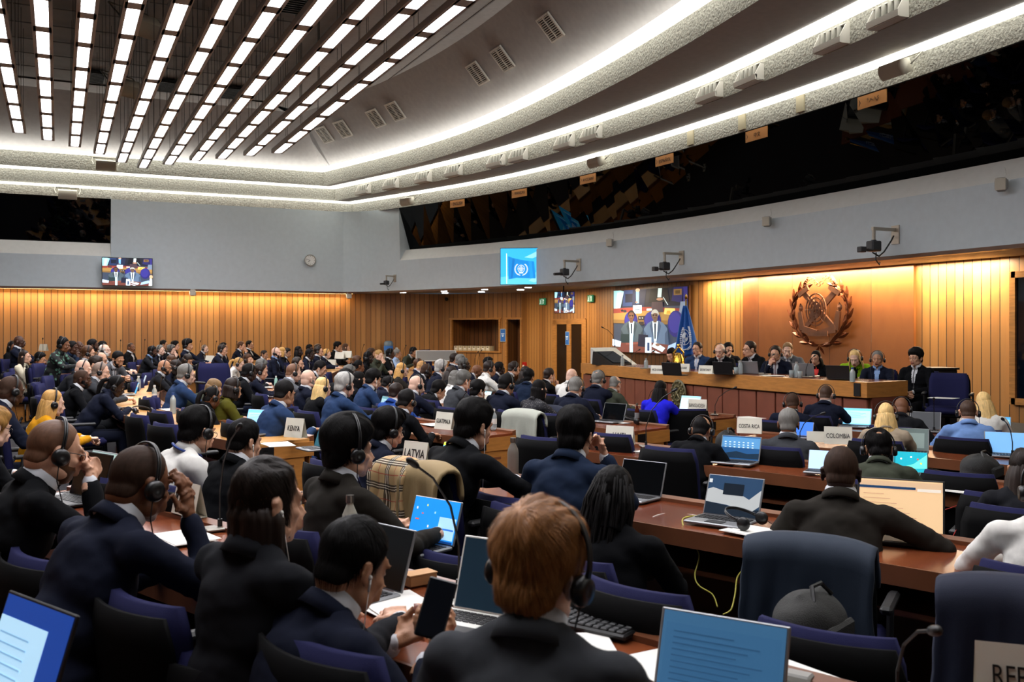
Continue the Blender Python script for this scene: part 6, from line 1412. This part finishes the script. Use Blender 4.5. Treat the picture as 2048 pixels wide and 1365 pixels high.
lap(1713,848,34,scr_doc('6fc0e8','a8dcf5',1.,6),'bright laptop in front of the short-haired headset man',.33,.21)
lap(1988,850,36,scr_doc('4f9ccc','8cc8ea',.9,5),'laptop with light blue screen at the far right',.33,.21)
lap(1850,850,36,[('4a4c50',.3,RC(0,0,1,1))],'grey-screened laptop behind the beige jacket woman',.33,.21)
lap(2010,905,40,[('6fa4d4',.8,RC(0,0,1,1))],'laptop with pale screen at the right picture edge',.33,.2)
lap(1600,868,30,[('3a6fd0',.7,RC(0,0,1,1))],'low laptop with blue screen left of the blank sign',.26,.15)
lap(1377,813,18,scr_doc('8fd0e8','cdeef8',1.,5),'bright white-blue laptop in front of the blue blouse woman',.33,.22)
lap(1225,838,22,None,'silver laptop seen from the side near the haiti sign',.32,.21,LAPG)
lap(514,868,38,scr_doc('74b8ea','a4d6f4',1.,7),'bright blue laptop beside the kenya sign',.33,.22)
lap(190,975,24,scr_doc('9ab0ac','c4ccc6',.8,3),'laptop with pale grey-green page behind the crew-cut man',.36,.24)
p_=desk(170,1000); laptop(p_,26,None,'black laptop in front of the light brown crew-cut man',.36,.25,LAPB,105)
lap(270,790,0,[('4aa8e0',.8,RC(0,0,1,1)),('e8c070',.7,RC(.4,.6,.9,.95))],'tilted tablet with blue and orange picture, left',.24,.17)
lap(285,772,0,[('a8b8c8',.7,RC(0,0,1,1))],'pale screen behind the tilted tablet',.26,.18)
lap(765,815,4,scr_doc('5a8890','8fb0b4',.7,4),'laptop with grey-green screen before the white-haired man',.33,.22,LAPB)
lap(895,905,10,[('6ab8e0',.8,RC(0,0,1,1)),('b8c84a',.8,RC(0,.85,1,1))],'small laptop edge behind the black-suited man',.26,.17)
lap(965,810,8,scr_doc('a8e0f0','d8f4fc',1.,3),'bright white laptop in front of the thin glasses man',.3,.2)
lap(640,858,10,[('2a5a68',.5,RC(0,0,1,1))],'dark teal laptop right of the kenya sign',.25,.16)
# podium laptops
for px,y,d,lab in ((1345,752,17.,'black laptop left of the podium name plates'),(1420,738,16,'black laptop behind the chair name plate'),(1447,750,15.5,'black laptop in front of the bald podium man'),(1498,748,14.6,'grey laptop in front of the podium man with glasses'),(1608,754,13.7,'grey laptop beside the red blouse woman'),(1677,760,12.9,'black laptop before the lime jacket woman')):
    p=atz(px,y,ZDT); laptop(p,205,None,lab,.32,.19,LAPB if 'black' in lab else LAPG,104)
# signs
def sg(txt,px,py,face,label=None,W=.24,H=.16,h=.775,size=.05):
    p=desk(px,py,h,txt!='REP'); return name_sign(txt,p,face,W,H,label=label,size=size)
sg('PORTUGAL',378,1030,200,size=.058); sg('LATVIA',833,928,205,size=.06); sg('KENYA',591,877,212,W=.22,H=.17,size=.045); sg('GUATEMALA',890,860,200,W=.25,H=.17,size=.042); sg('HAITI',1240,888,212,W=.27,size=.05); sg('COSTA RICA',1499,867,222,W=.25,H=.155,size=.04); sg('COLOMBIA',1676,890,228,W=.25,H=.16,size=.042); sg('',1632,888,228,'blank white sign left of the colombia sign',W=.17,H=.1)
sg('REP',2018,1404,225,'white sign reading REP at the bottom right corner',W=.16,H=.15,size=.05); sg('BANGLADESH',1395,805,215,'sign reading BANGLADESH behind the bright laptop',W=.26); sg('POLAND',200,985,205,'white sign reading POLAND behind the black laptop',W=.26)
for px,y,lab in ((87,702,'small blank sign on the far left desk'),(129,727,'small sign on the desk by the patterned shirt man'),(663,722,'small white sign at the far wall, left'),(680,718,'small white sign at the far wall, middle'),(694,716,'small white sign at the far wall, right'),(444,790,'white sheet sign before the olive top woman'),(420,725,'small sign near the water bottle, mid left'),(975,815,'white sign beside the dotted dress woman')):
    p=desk(px,y,.77); 
    if p.y>27: p=atd(px,y,24)
    if p.y<1: continue
    name_sign('',Vector((p.x,p.y,max(p.z,zf(p.x,p.y)+.77))),215,.3,.17,label=lab)
for txt,px,y in (('VICE-CHAIR',1316,748),('CHAIR',1369,744),('SECRETARY',1412,748)):
    p=atz(px,y,ZDT+.0); name_sign(txt,p,205,.19 if txt=='CHAIR' else .24,.13,size=.035,label='white podium name plate reading %s'%txt)
# microphones
for px,y,lab,h,deg in [(918,1180,'tall microphone on the near desk before the blue laptop',.5,30),(1292,893,'tall microphone on the haiti desk',.5,160),(1430,820,'microphone on the empty front desk',.36,130),(1296,815,'microphone left of the blue blouse woman',.36,110),(1600,895,'microphone among the right-hand rows',.3,100),(1868,860,'microphone beside the beige jacket woman',.38,40),(2025,905,'microphone at the right picture edge',.34,20),(1795,1385,'microphone on the near desk at the bottom right',.28,60),(440,1035,'microphone in front of the white shirt man',.5,100),(905,905,'microphone bent over the latvia sign',.4,100),(1210,795,'microphone near the bald grey jacket man',.3,100),(915,845,'microphone beside the guatemala sign',.4,100),(320,800,'microphone on the honey desk at the left',.35,90),(305,765,'microphone on the left rows near the papers',.35,90)]:
    p=desk(px,y,.75); mic(p,deg,lab,h)
for px,y,lab in [(86,700,'microphone on the far left desk'),(240,702,'far microphone left of the black-suited wall man'),(288,700,'far microphone right of the wall man'),(398,700,'far microphone near the bushy-haired man'),(430,698,'far microphone near the older man'),(470,698,'far microphone by the wall, mid left'),(558,702,'far microphone above the bald bearded man'),(722,705,'far microphone at the wall, centre'),(805,708,'far microphone by the cooler'),(955,725,'upper microphone below the hatch'),(948,728,'lower microphone below the hatch')]:
    q=atd(px,y,24 if px>250 else 21); q.y=min(q.y,28.5); z=zf(q.x,q.y)+.75; zt_=q.z+.3; mic(Vector((q.x,q.y,z)),90,lab,max(.3,min(.6,zt_-z)))
for px,y,lab in ((1262,733,'podium microphone beside the flask, left'),(1290,738,'podium microphone beside the left name plate'),(1530,750,'podium microphone before the hand-over-mouth man'),(1612,755,'podium microphone before the red blouse woman')):
    mic(atz(px,y,ZDT),200,lab,.3)
mic(Vector((lp.x+.1,lp.y,zt-.16)),-10,'gooseneck microphone on the white lectern',.4)
# bottles
STB=M('steel_bottle','7f7a72',.45,metal=.3); CLR=M('clear_bottle','cfdde0',.1,trans=.6)
for px,y,lab,h,r,mt,cp,bd in [(1026,948,'matt grey-brown steel bottle on the desk end',.27,.038,STB,STEEL,None),(700,1120,'steel bottle behind the phone man',.28,.034,M('cream_bottle','b8b6a8',.35),STEEL,None),(1274,843,'amber glass flask with steel cap and grey band',.24,.026,M('amber_glass','5a2412',.15,trans=.3),STEEL,M('grey_band','77787a',.5)),(987,860,'clear water bottle behind the glossy-haired man',.22,.034,CLR,WHITE,WHITE),(346,828,'clear water bottle with blue cap on the honey desk',.24,.033,CLR,None,None),(309,808,'clear water bottle with white label on the honey desk',.24,.033,CLR,WHITE,WHITE),(262,765,'dark blue tumbler on the left desk',.12,.04,M('navy_cup','1c2660',.4),M('cup_lid','5a5a60',.4),None),(277,780,'clear plastic bottle behind the tilted tablet',.22,.035,CLR,WHITE,None),(552,775,'mint green bottle between the papers',.2,.03,M('mint','9ac8b8',.4),WHITE,None)]:
    bottle(desk(px,y,.75),lab,h,r,mt,cp,bd)
for px,y,lab,h,mt in ((1245,732,'clear flask with grey cap on the left end of the podium desk',.24,STEEL),(1292,738,'second clear flask on the podium desk',.22,STEEL),(1481,748,'clear flask before the podium man with glasses',.24,STEEL),(1593,755,'tall clear flask on the podium beside the glasses of water',.26,STEEL),(1705,764,'small clear bottle before the lime jacket woman',.22,CLR)):
    bottle(atz(px,y,ZDT),lab,h*.85,.036,CLR,GREYP if mt is STEEL else None)
for k,(px,y) in enumerate(((1583,755),(1600,757),(1472,748))):
    t=thing('drinking_glass','small water glass on the podium desk, %s'%('left of the pair','right of the pair','beside the papers')[k],'glass',atz(px,y,ZDT)); g=G(); g.lathe([(0,0),(.03,0),(.035,.1),(.031,.1),(.027,.008),(0,.008)],n=16); g.obj('tumbler',CLR,t,True)
# water cooler at the wall
p=aty(777,700,YL-.3); d_=p.x*SN+p.y*CS; t=thing('water_cooler','water cooler with blue label against the far wood wall','water cooler',(p.x,p.y,zf(p.x,p.y))); h_=ZC-(678-YH)*d_/F_PX*1.-zf(p.x,p.y)
g=G(); g.box((0,0,.5),(.34,.34,1.0),bev=.02); g.obj('cabinet',GREYP,t); g=G(); 
g.lathe([(0,1.0),(.13,1.0),(.15,1.06),(.15,1.2),(.143,1.22),(.15,1.24),(.15,1.38),(.1,1.44),(0,1.44)],n=24); g.obj('water_bottle',M('blue_bottle','6f8496',.15,trans=.2),t,True); g=G(); g.lathe([(.152,1.14),(.152,1.28)],n=24); g.f=g.f[:-2]; g.m=g.m[:-2]; g.obj('bottle_label',NB,t); g=G(); g.tube([(.27,0,.9),(.27,0,1.22)],.045,10); g.box((.22,0,.9),(.12,.05,.04)); g.obj('cup_dispenser',WHITE,t)
# red call box at the doors
rb,ra=wall_at0(1049,731,q0,q1,.06); t=thing('red_box','red fire alarm box with white label by the doorway','alarm box',rb,ra); g=G(); g.box((0,0,0),(.2,.08,.2),bev=.01); g.obj('casing',M('alarm_red','b01c14',.4),t); g=G(); g.box((0,-.045,-.03),(.09,.008,.09)); g.obj('paper_label',M('label_white','e8e6da',.6),t)
t=thing('white_board','low white-framed grey board before the hatch','board',atd(872,712,24.5),-.35); g=G(); g.box((0,0,0),(1.,.03,.25)); g.obj('panel',GREYP,t); g=G(); 
for s in (-1,1): g.box((0,0,s*.13),(1.04,.04,.02)); g.box((s*.51,0,0),(.02,.04,.28)); g.box((s*.45,0,-.5),(.03,.03,.8))
g.obj('frame',WHITE,t)
# dome camera on the wall
t=thing('dome_camera','small black camera on the wood wall under the soffit','camera',aty(893,599,YL-.05)); g=G(); g.ell((0,0,0),(.06,.06,.06),12,8); g.box((0,.04,.05),(.06,.08,.03)); g.obj('housing',BLACK,t)
q_=atd(1885,797,12.1); papers(Vector((q_.x,q_.y,q_.z)),20,'sheets lying on the empty blue chair at the podium end',2)
q_=atd(872,1218,2.42); ph=thing('smartphone','black smartphone held up by the dark-haired man in navy suit','phone',q_); ph.rotation_euler=(-.45,.25,-.5); g=G(); g.box((0,0,0),(.075,.009,.15),bev=.004); g.obj('case',BLACK,ph); g=G(); g.box((0,-.0052,0),(.068,.001,.14)); g.obj('screen',M('phone_glass','10141c',.08),ph)
# papers
for px,y,deg,lab,n in [(365,1075,20,'white sheets on the near desk before the navy suit man',2),(372,1135,-10,'white papers under his elbow on the near desk',2),(800,1215,10,'white papers under the phone man',3),(1000,1205,20,'printed sheets beside the near microphone',2),(1150,1300,-20,'single sheet right of the red-blond man',1),(1520,1065,15,'folded papers beside the silver laptop',2),(1905,985,20,'stack of sheets at the right of the second desk',3),(1310,905,10,'sheet on the third desk',1),(1500,822,10,'sheets on the empty front desk',2),(870,850,10,'sheets by the guatemala desk',2),(560,890,5,'sheets below the kenya sign',3),(340,820,0,'sheet on the honey desk end',2),(1480,880,10,'sheet before the costa rica sign',1),(268,745,0,'papers on the left rows',3),(530,775,0,'papers before the pink tie man',3),(620,735,0,'papers in the mid rows',2),(900,815,0,'blue folder and papers, centre',2),(1240,835,10,'sheet beside the silver laptop',1),(1330,1340,0,'sheet beside the bottom right laptop',1),(1590,1345,10,'pale wooden pad with sheet at the bottom right',1)]:
    papers(desk(px,y,.751),deg,lab,n)
for px,y,lab in ((1545,752,'open papers on the podium desk'),(1425,748,'sheet behind the secretary name plate')): papers(atz(px,y,ZDT+.002),70,lab,2)
# card box on near desk, phone, headsets, keyboard, cables
p=desk(838,1168); t=thing('card_box','small brown card box on the near desk','box',p,.2); g=G(); g.box((0,0,.02),(.12,.07,.04),bev=.004); g.obj('carton',M('kraft','a87a4e',.7),t); g=G(); g.box((0,0,.042),(.122,.072,.004)); g.obj('lid',M('kraft_light','b98c5e',.7),t)
p=desk(1190,1335); t=thing('smartphone','black smartphone lying on the near desk','phone',p,-.5); g=G(); g.box((0,0,.005),(.075,.15,.009),bev=.004); g.obj('case',BLACK,t); g=G(); g.box((0,0,.0098),(.068,.14,.001)); g.obj('screen',M('phone_glass','10141c',.08),t)
p=desk(1160,1235); t=thing('keyboard','black keyboard right of the red-blond man','keyboard',p,math.radians(-62)); g=G(); g.box((0,0,.012),(.42,.15,.02),bev=.006); g.obj('body',LAPB,t); g=G()
for r in range(5):
    for c in range(14): g.box((-.19+c*.029,-.056+r*.028,.025),(.024,.023,.01),bev=.003)
g.obj('keys',M('key_grey','2b2c2e',.5),t)
def headset_loose(px,py,label,rz=0.):
    p=desk(px,py,.75); t=thing('headset',label,'headset',p+Vector((0,0,.035)),rz); t.rotation_euler=(-PI/2*.8,0,rz); b=slot('headband',acc('band'),[BAND],t)
    for s in (-1,1): slot('ear_cup',acc('cup'),[BAND],t,Matrix.Translation((s*.098,-.01,-.012)))
    return t
headset_loose(1500,1058,'black headset lying beside the silver laptop',.4); headset_loose(1270,838,'black headset beside the amber flask',1.); headset_loose(1890,970,'black headset on the sheets at the right',.2); headset_loose(285,830,'black headset on the honey desk',.4)
def cable(name,label,pts,r,mat): g=G(); 
def bez(pts,n=8):
    P=[Vector(p) for p in pts]; o=[]
    for i in range(len(P)-1):
        a=P[max(i-1,0)];b=P[i];c=P[i+1];d=P[min(i+2,len(P)-1)]
        for k in range(n): t=k/n; o.append(.5*((2*b)+(c-a)*t+(2*a-5*b+4*c-d)*t*t+(3*b-a-3*c+d)*t**3))
    return o+[P[-1]]
def cab(label,spec,r,mat): g=G(); g.tube(bez([atd(*s) for s in spec]),r,6); tag(g.obj('cable',mat,smooth=True),label,'cable',None)
YEL=M('yellow_cable','a8a03a',.5); WC=M('white_cable','b8b4ae',.5); RED=M('red_cable','8f1a1a',.5)
cab('white cable looping over the second desk edge',[(1400,1033,5.2),(1345,1027,5.3),(1303,1038,5.15),(1310,1075,5.1),(1318,1092,5.05),(1335,1086,5.1),(1380,1090,5.15),(1410,1070,5.2)],.0035,WC)
cab('yellow cable hanging from the silver laptop',[(1395,1032,5.1),(1365,1040,5.),(1378,1075,4.9),(1398,1110,4.85),(1390,1150,4.8),(1398,1172,4.75),(1425,1190,4.7),(1435,1215,4.65)],.004,YEL)
cab('yellow cable hanging beside the draped chair',[(1492,1135,4.6),(1475,1155,4.6),(1470,1190,4.55),(1462,1220,4.5),(1446,1230,4.5)],.004,YEL)
cab('red cables behind the wide laptop',[(1960,998,5.9),(1920,1010,5.8),(1880,1022,5.7),(1862,1010,5.7)],.003,RED); cab('thin red cable looping below the sheets',[(1955,1003,5.8),(1930,1030,5.6),(1912,1062,5.4),(1900,1085,5.3)],.003,RED)
p=desk(1592,1365); t=thing('power_adapter','grey power adapter with cable at the bottom right on the near desk','adapter',p,.5); g=G(); g.box((0,0,.014),(.05,.09,.028),bev=.006); g.obj('casing',GREYP,t); g=G(); g.tube(bez([(0,.04,.012),(.03,.1,.006),(-.05,.16,.005),(-.12,.1,.005),(-.14,.0,.005)]),.0025,6); g.obj('cable',BLACK,t)
# draped jackets, scarf, cloth on chair backs
def drape(name,label,ch,offx,mat,wid=.5,front=.25,back=.5,th=.02,cat='jacket',flare=.03,seed=0):
    CH=CHD[ch]; a=CH.rotation_euler.z; p=Matrix.LocRotScale(CH.location,CH.rotation_euler,None)@Vector((offx,-.262,.885))
    prof=[]; n=28; P=[]; m=20
    for j in range(m+1):
        v=j/m; s=v*(front+back+.14)
        if s<back: yy,zz=-.085,-(back-s)
        elif s<back+.14: q=(s-back)/.14*PI; yy,zz=-.075*math.cos(q),.05*math.sin(q)
        else: yy,zz=.08,-(s-back-.14)
        for i in range(n+1):
            u=-1+2*i/n; f_=1+flare*(-zz)*2; w_=noise.noise(Vector((i*.35,j*.12,seed)))*.022*min(1,-zz*5+.2); P.append((u*wid/2*f_+noise.noise(Vector((j*.3,seed,i*.05)))*.01,yy*(1+.2*(-zz))+w_+.03*u*u*-1,zz-.03*abs(u)**3))
    g=G(); g.add(P,[(j*(n+1)+i,j*(n+1)+i+1,(j+1)*(n+1)+i+1,(j+1)*(n+1)+i) for j in range(m) for i in range(n)]); o=g.obj(name,mat,smooth=True); o.location=p; o.rotation_euler=(0,0,a); md=o.modifiers.new('s','SOLIDIFY'); md.thickness=th; md.offset=0; tag(o,label,cat); return o
drape('draped_jacket','dark blue jacket hanging over a chair back behind the bald man','chair under the hanging dark blue jacket',0,M('teal_navy_cloth','152436',.8,bump=.2,bscale=500),.52,.12,.42)
drape('draped_jacket','navy coat hanging over the chair at the right edge','chair under the navy coat at the right edge',0,M('navy_coat','131a30',.85,bump=.2,bscale=500),.54,.1,.5)
drape('draped_cloth','pale grey-green cloth over a chair back in the centre','chair draped with pale cloth',0,M('pale_cloth','a3a69a',.85,bump=.3,bscale=200),.52,.1,.45,cat='cloth',flare=.12)
CHD['dd']=chair(*(lambda q:(q.x,q.y))(atd(1128,860,11.3)),18,'chair under the dark jacket right of the dotted dress woman')
drape('draped_jacket','dark jacket over a chair back right of the dotted dress woman','dd',0,M('navy_coat',''),.54,.1,.35)
# tartan scarf and tan coat
m=bpy.data.materials.new('checked_scarf'); m.use_nodes=True; nt=m.node_tree; b=nt.nodes['Principled BSDF']; b.inputs['Roughness'].default_value=.85; tc=nt.nodes.new('ShaderNodeTexCoord'); sp=nt.nodes.new('ShaderNodeSeparateXYZ'); nt.links.new(tc.outputs['UV'],sp.inputs[0]); cur=None
def mth(op,a,bv=None):
    n=nt.nodes.new('ShaderNodeMath'); n.operation=op
    for i,x in enumerate((a,bv)):
        if x is None: continue
        if hasattr(x,'is_output') or hasattr(x,'links'): nt.links.new(x,n.inputs[i])
        else: n.inputs[i].default_value=x
    return n.outputs[0]
def stripe(axis,per,cen,wd): f=mth('FRACT',mth('DIVIDE',sp.outputs[axis],per)); return mth('LESS_THAN',mth('ABSOLUTE',mth('SUBTRACT',f,cen)),wd)
col=None
def mixin(fac,c,prev,fv=1.):
    n=nt.nodes.new('ShaderNodeMixRGB'); nt.links.new(mth('MULTIPLY',fac,fv),n.inputs[0]); n.inputs[2].default_value=lin(c)
    if prev is None: n.inputs[1].default_value=lin('b09468')
    else: nt.links.new(prev,n.inputs[1])
    return n.outputs[0]
for ax in (0,1):
    for c_,cen,wd,cc,fv in ((.3,.3,.035,'14110f',.85),(.4,.4,.035,'14110f',.85),(.5,.5,.035,'14110f',.85),(.35,.35,.012,'e8e2d0',.8),(.45,.45,.012,'e8e2d0',.8),(.9,.9,.02,'9c2c20',.7)): col=mixin(stripe(ax,.13,cen,wd),cc,col,fv)
nt.links.new(col,b.inputs['Base Color'])
o=drape('checked_scarf','beige, black and red checked scarf over a chair back beside the latvia row','chair holding the checked scarf and tan coat',-.13,m,.3,.1,.26,cat='scarf'); me=o.data; uv=me.uv_layers.new(name='UVMap')
for l in me.loops: v=me.vertices[l.vertex_index].co; uv.data[l.index].uv=(v.x+5,v.z+v.y*.5+5)
drape('draped_coat','tan trench coat over the chair right of the checked scarf','chair holding the checked scarf and tan coat',.12,M('tan_coat','8f7a54',.8,bump=.2,bscale=300),.3,.1,.27,cat='coat')
# bags
def bag(label,px,y,d,w_,h_,dp,mat,rz=0.):
    p=atd(px,y,d); B=Blob(); B.ell((0,0,0),(w_/2,dp/2,h_/2)); B.ell((0,.0,-h_*.2),(w_*.52,dp*.5,h_*.35)); B.cap((-w_*.2,0,h_*.42),(w_*.2,0,h_*.42),.02,.02); me=B.remesh('bag_body',.012,3); co=getco(me); co+=np.array([[0,0,noise.noise(Vector(c)*8)*.02] for c in co]); setco(me,co)
    t=thing('bag',label,'bag',p,rz); link('bag_body',me,mat,t); g=G(); g.tube([(-w_*.2,-dp*.2,h_*.4),(-w_*.1,-dp*.1,h_*.58),(w_*.1,-dp*.1,h_*.58),(w_*.2,-dp*.2,h_*.4)],.009,6); g.obj('handle',BLACK,t); g=G(); g.box((0,-dp*.47,-h_*.12),(w_*.55,.03,h_*.4),bev=.012); g.obj('front_pocket',mat,t)
bag('dark grey backpack below the hanging dark blue jacket',1620,1245,3.6,.4,.25,.25,M('bag_cloth','2b2b29',.85,bump=.4,bscale=200),.4)
bag('black bag on a chair in front of the light blue jacket man',1960,935,6.9,.45,.2,.25,M('bag_black','1b1c1c',.85,bump=.4,bscale=200),.4)
bag('black camera bag beside the balding headset man',1455,885,8.6,.28,.22,.2,M('bag_black','1b1c1c',.85,bump=.4,bscale=200),.4)
# blue flag beside the screen
fp=atd(1372,600,18.3); FB=M('flag_blue','0b57a8',.7,sheen=.2,bump=.1,bscale=60); FW=M('flag_white','cfd8e2',.7); z0=ZC-(720-YH)*18.3/F_PX; z1=ZC-(612-YH)*18.3/F_PX
t=thing('blue_flag','blue flag with white emblem hanging on a pole before the projection screen','flag',(fp.x,fp.y,0),-PI/2+.5); g=G(); g.tube([(0,0,.2),(0,0,z1+.12)],.018,8); g.lathe([(0,z1+.12),(.03,z1+.14),(.02,z1+.2),(0,z1+.24)],n=10); g.obj('pole',M('brass','9a7a3a',.3,metal=.9),t,True)
P=[];n=30;m_=18
def fl(u,v): 
    wd=.06+.34*v**.8; x=(u-.42)*2*wd*.62; return Vector((x,-.05-.06*math.sin(u*15+v*1.5)*(.3+v*.7),z1-v*(z1-z0)*(1-.12*u)))
g=G(); g.add([fl(i/n,j/m_) for j in range(m_+1) for i in range(n+1)],[(j*(n+1)+i,j*(n+1)+i+1,(j+1)*(n+1)+i+1,(j+1)*(n+1)+i) for j in range(m_) for i in range(n)]); o=g.obj('cloth',FB,t,True); md=o.modifiers.new('s','SOLIDIFY'); md.thickness=.004
g=G()
def onf(u,v,off=.012): return fl(u,v)+Vector((0,-off-.025,0))
for rr in (.2,.12):
    g.tube([onf(.5+rr*.9*math.cos(a),.62+rr*.75*math.sin(a)) for a in [i*PI/10 for i in range(21)]],.007,4)
for k in range(16):
    for s in (-1,1):
        a=-PI/2+.3+k*.16; a=PI/2-s*(.2+k*.15); c=onf(.5+.31*math.cos(a),.62+.25*math.sin(a)); g.ell(c,(.024,.006,.014),8,5)
g.tube([onf(.32,.62),onf(.68,.62)],.006,4); g.tube([onf(.5,.46),onf(.5,.78)],.006,4)
for (a,b_,c) in ((.45,.6,.04),(.55,.66,.035),(.5,.56,.03)): g.ell(onf(a,b_),(c,.005,c),8,5)
g.tube([onf(.36,.82),onf(.44,.86),onf(.56,.86),onf(.64,.82)],.012,5); g.obj('white_emblem',FW,t)
# golden bell / ornament on the podium beside the woman
t=thing('golden_bell','shiny golden ornament bell on the podium desk','bell',atz(1357,742,ZDT)); g=G(); g.lathe([(0,0),(.13,0),(.14,.02),(.12,.05),(.1,.14),(.09,.2),(.05,.27),(.03,.3),(0,.3)],n=24); g.obj('bell_body',M('gold','c9a040',.2,metal=1.,bump=.8,bscale=25),t,True); g=G(); g.tube([(-.09,0,.0),(-.1,0,.3),(0,0,.4),(.1,0,.3),(.09,0,0)],.015,8); g.ell((0,0,.42),(.03,.03,.03),10,6); g.obj('yoke',M('gold',''),t)
t,Q,s_=DIRP['young man in white shirt with blue lanyard and headset']; cM=Matrix.Translation(Q['P3']+Vector((0,-.012,-.004)))@Matrix.Rotation(-.55,4,'X'); g=G(); g.tube([cM@Vector((.083*math.cos(a),.083*math.sin(a)*1.1,.012*math.sin(a*2))) for a in [i*PI/14 for i in range(29)]],.0075,6); g.obj('lanyard',M('lanyard_blue','1c3b86',.6),t,True)
# speaker cabinet behind the podium end
t=thing('black_cabinet','black cabinet behind the young man beside the podium','cabinet',atd(1868,800,14.2),-.3); g=G(); g.box((0,0,-.02),(.5,.4,.95),bev=.01); g.obj('body',M('cabinet_black','101011',.5),t); g=G(); g.box((0,0,.47),(.54,.44,.03)); g.obj('top',BLACK,t)
# ---------------------------------------------------------------- the room's own lights
area('wash_left',((-9+8.6)/2,YW+.2,ZCOR-.09),(17.,.1),WASH_W*5,(1,.8,.52),(-.25,0,0))
g=G(); g.box((-.2,YW+.22,ZCOR-.045),(17.4,.1,.02)); tag(g.obj('wall_washer',M('warm_lamp','ffd9a0',.5,emit=10,ecol='ffcf86')),'warm light line washing the left wood wall from above','cove light')
for (pa,pb,pw) in ((wx(1400,BX-.25),wx(1490,BX-.25),.45),(wx(1500,BX-.25),wx(1825,BX-.25),1.2),(wx(1835,BX-.25),wx(1985,BX-.25),.6)):
    L=math.dist(pa,pb); c=((pa[0]+pb[0])/2,(pa[1]+pb[1])/2,ZCOR-.06); area('wash_podium',c,(L,.12),DAIS_W*pw,(1,.84,.6),(0,0,PI/2))
for px,X,Y,pw in ((0,11.6,26.2,1),(0,12.6,23.5,1),(0,12.9,21.,.7)):
    area('downlight_glow',(X,Y,ZCOR-.08),(.3,.3),BULK_W*pw,(1,.8,.55))
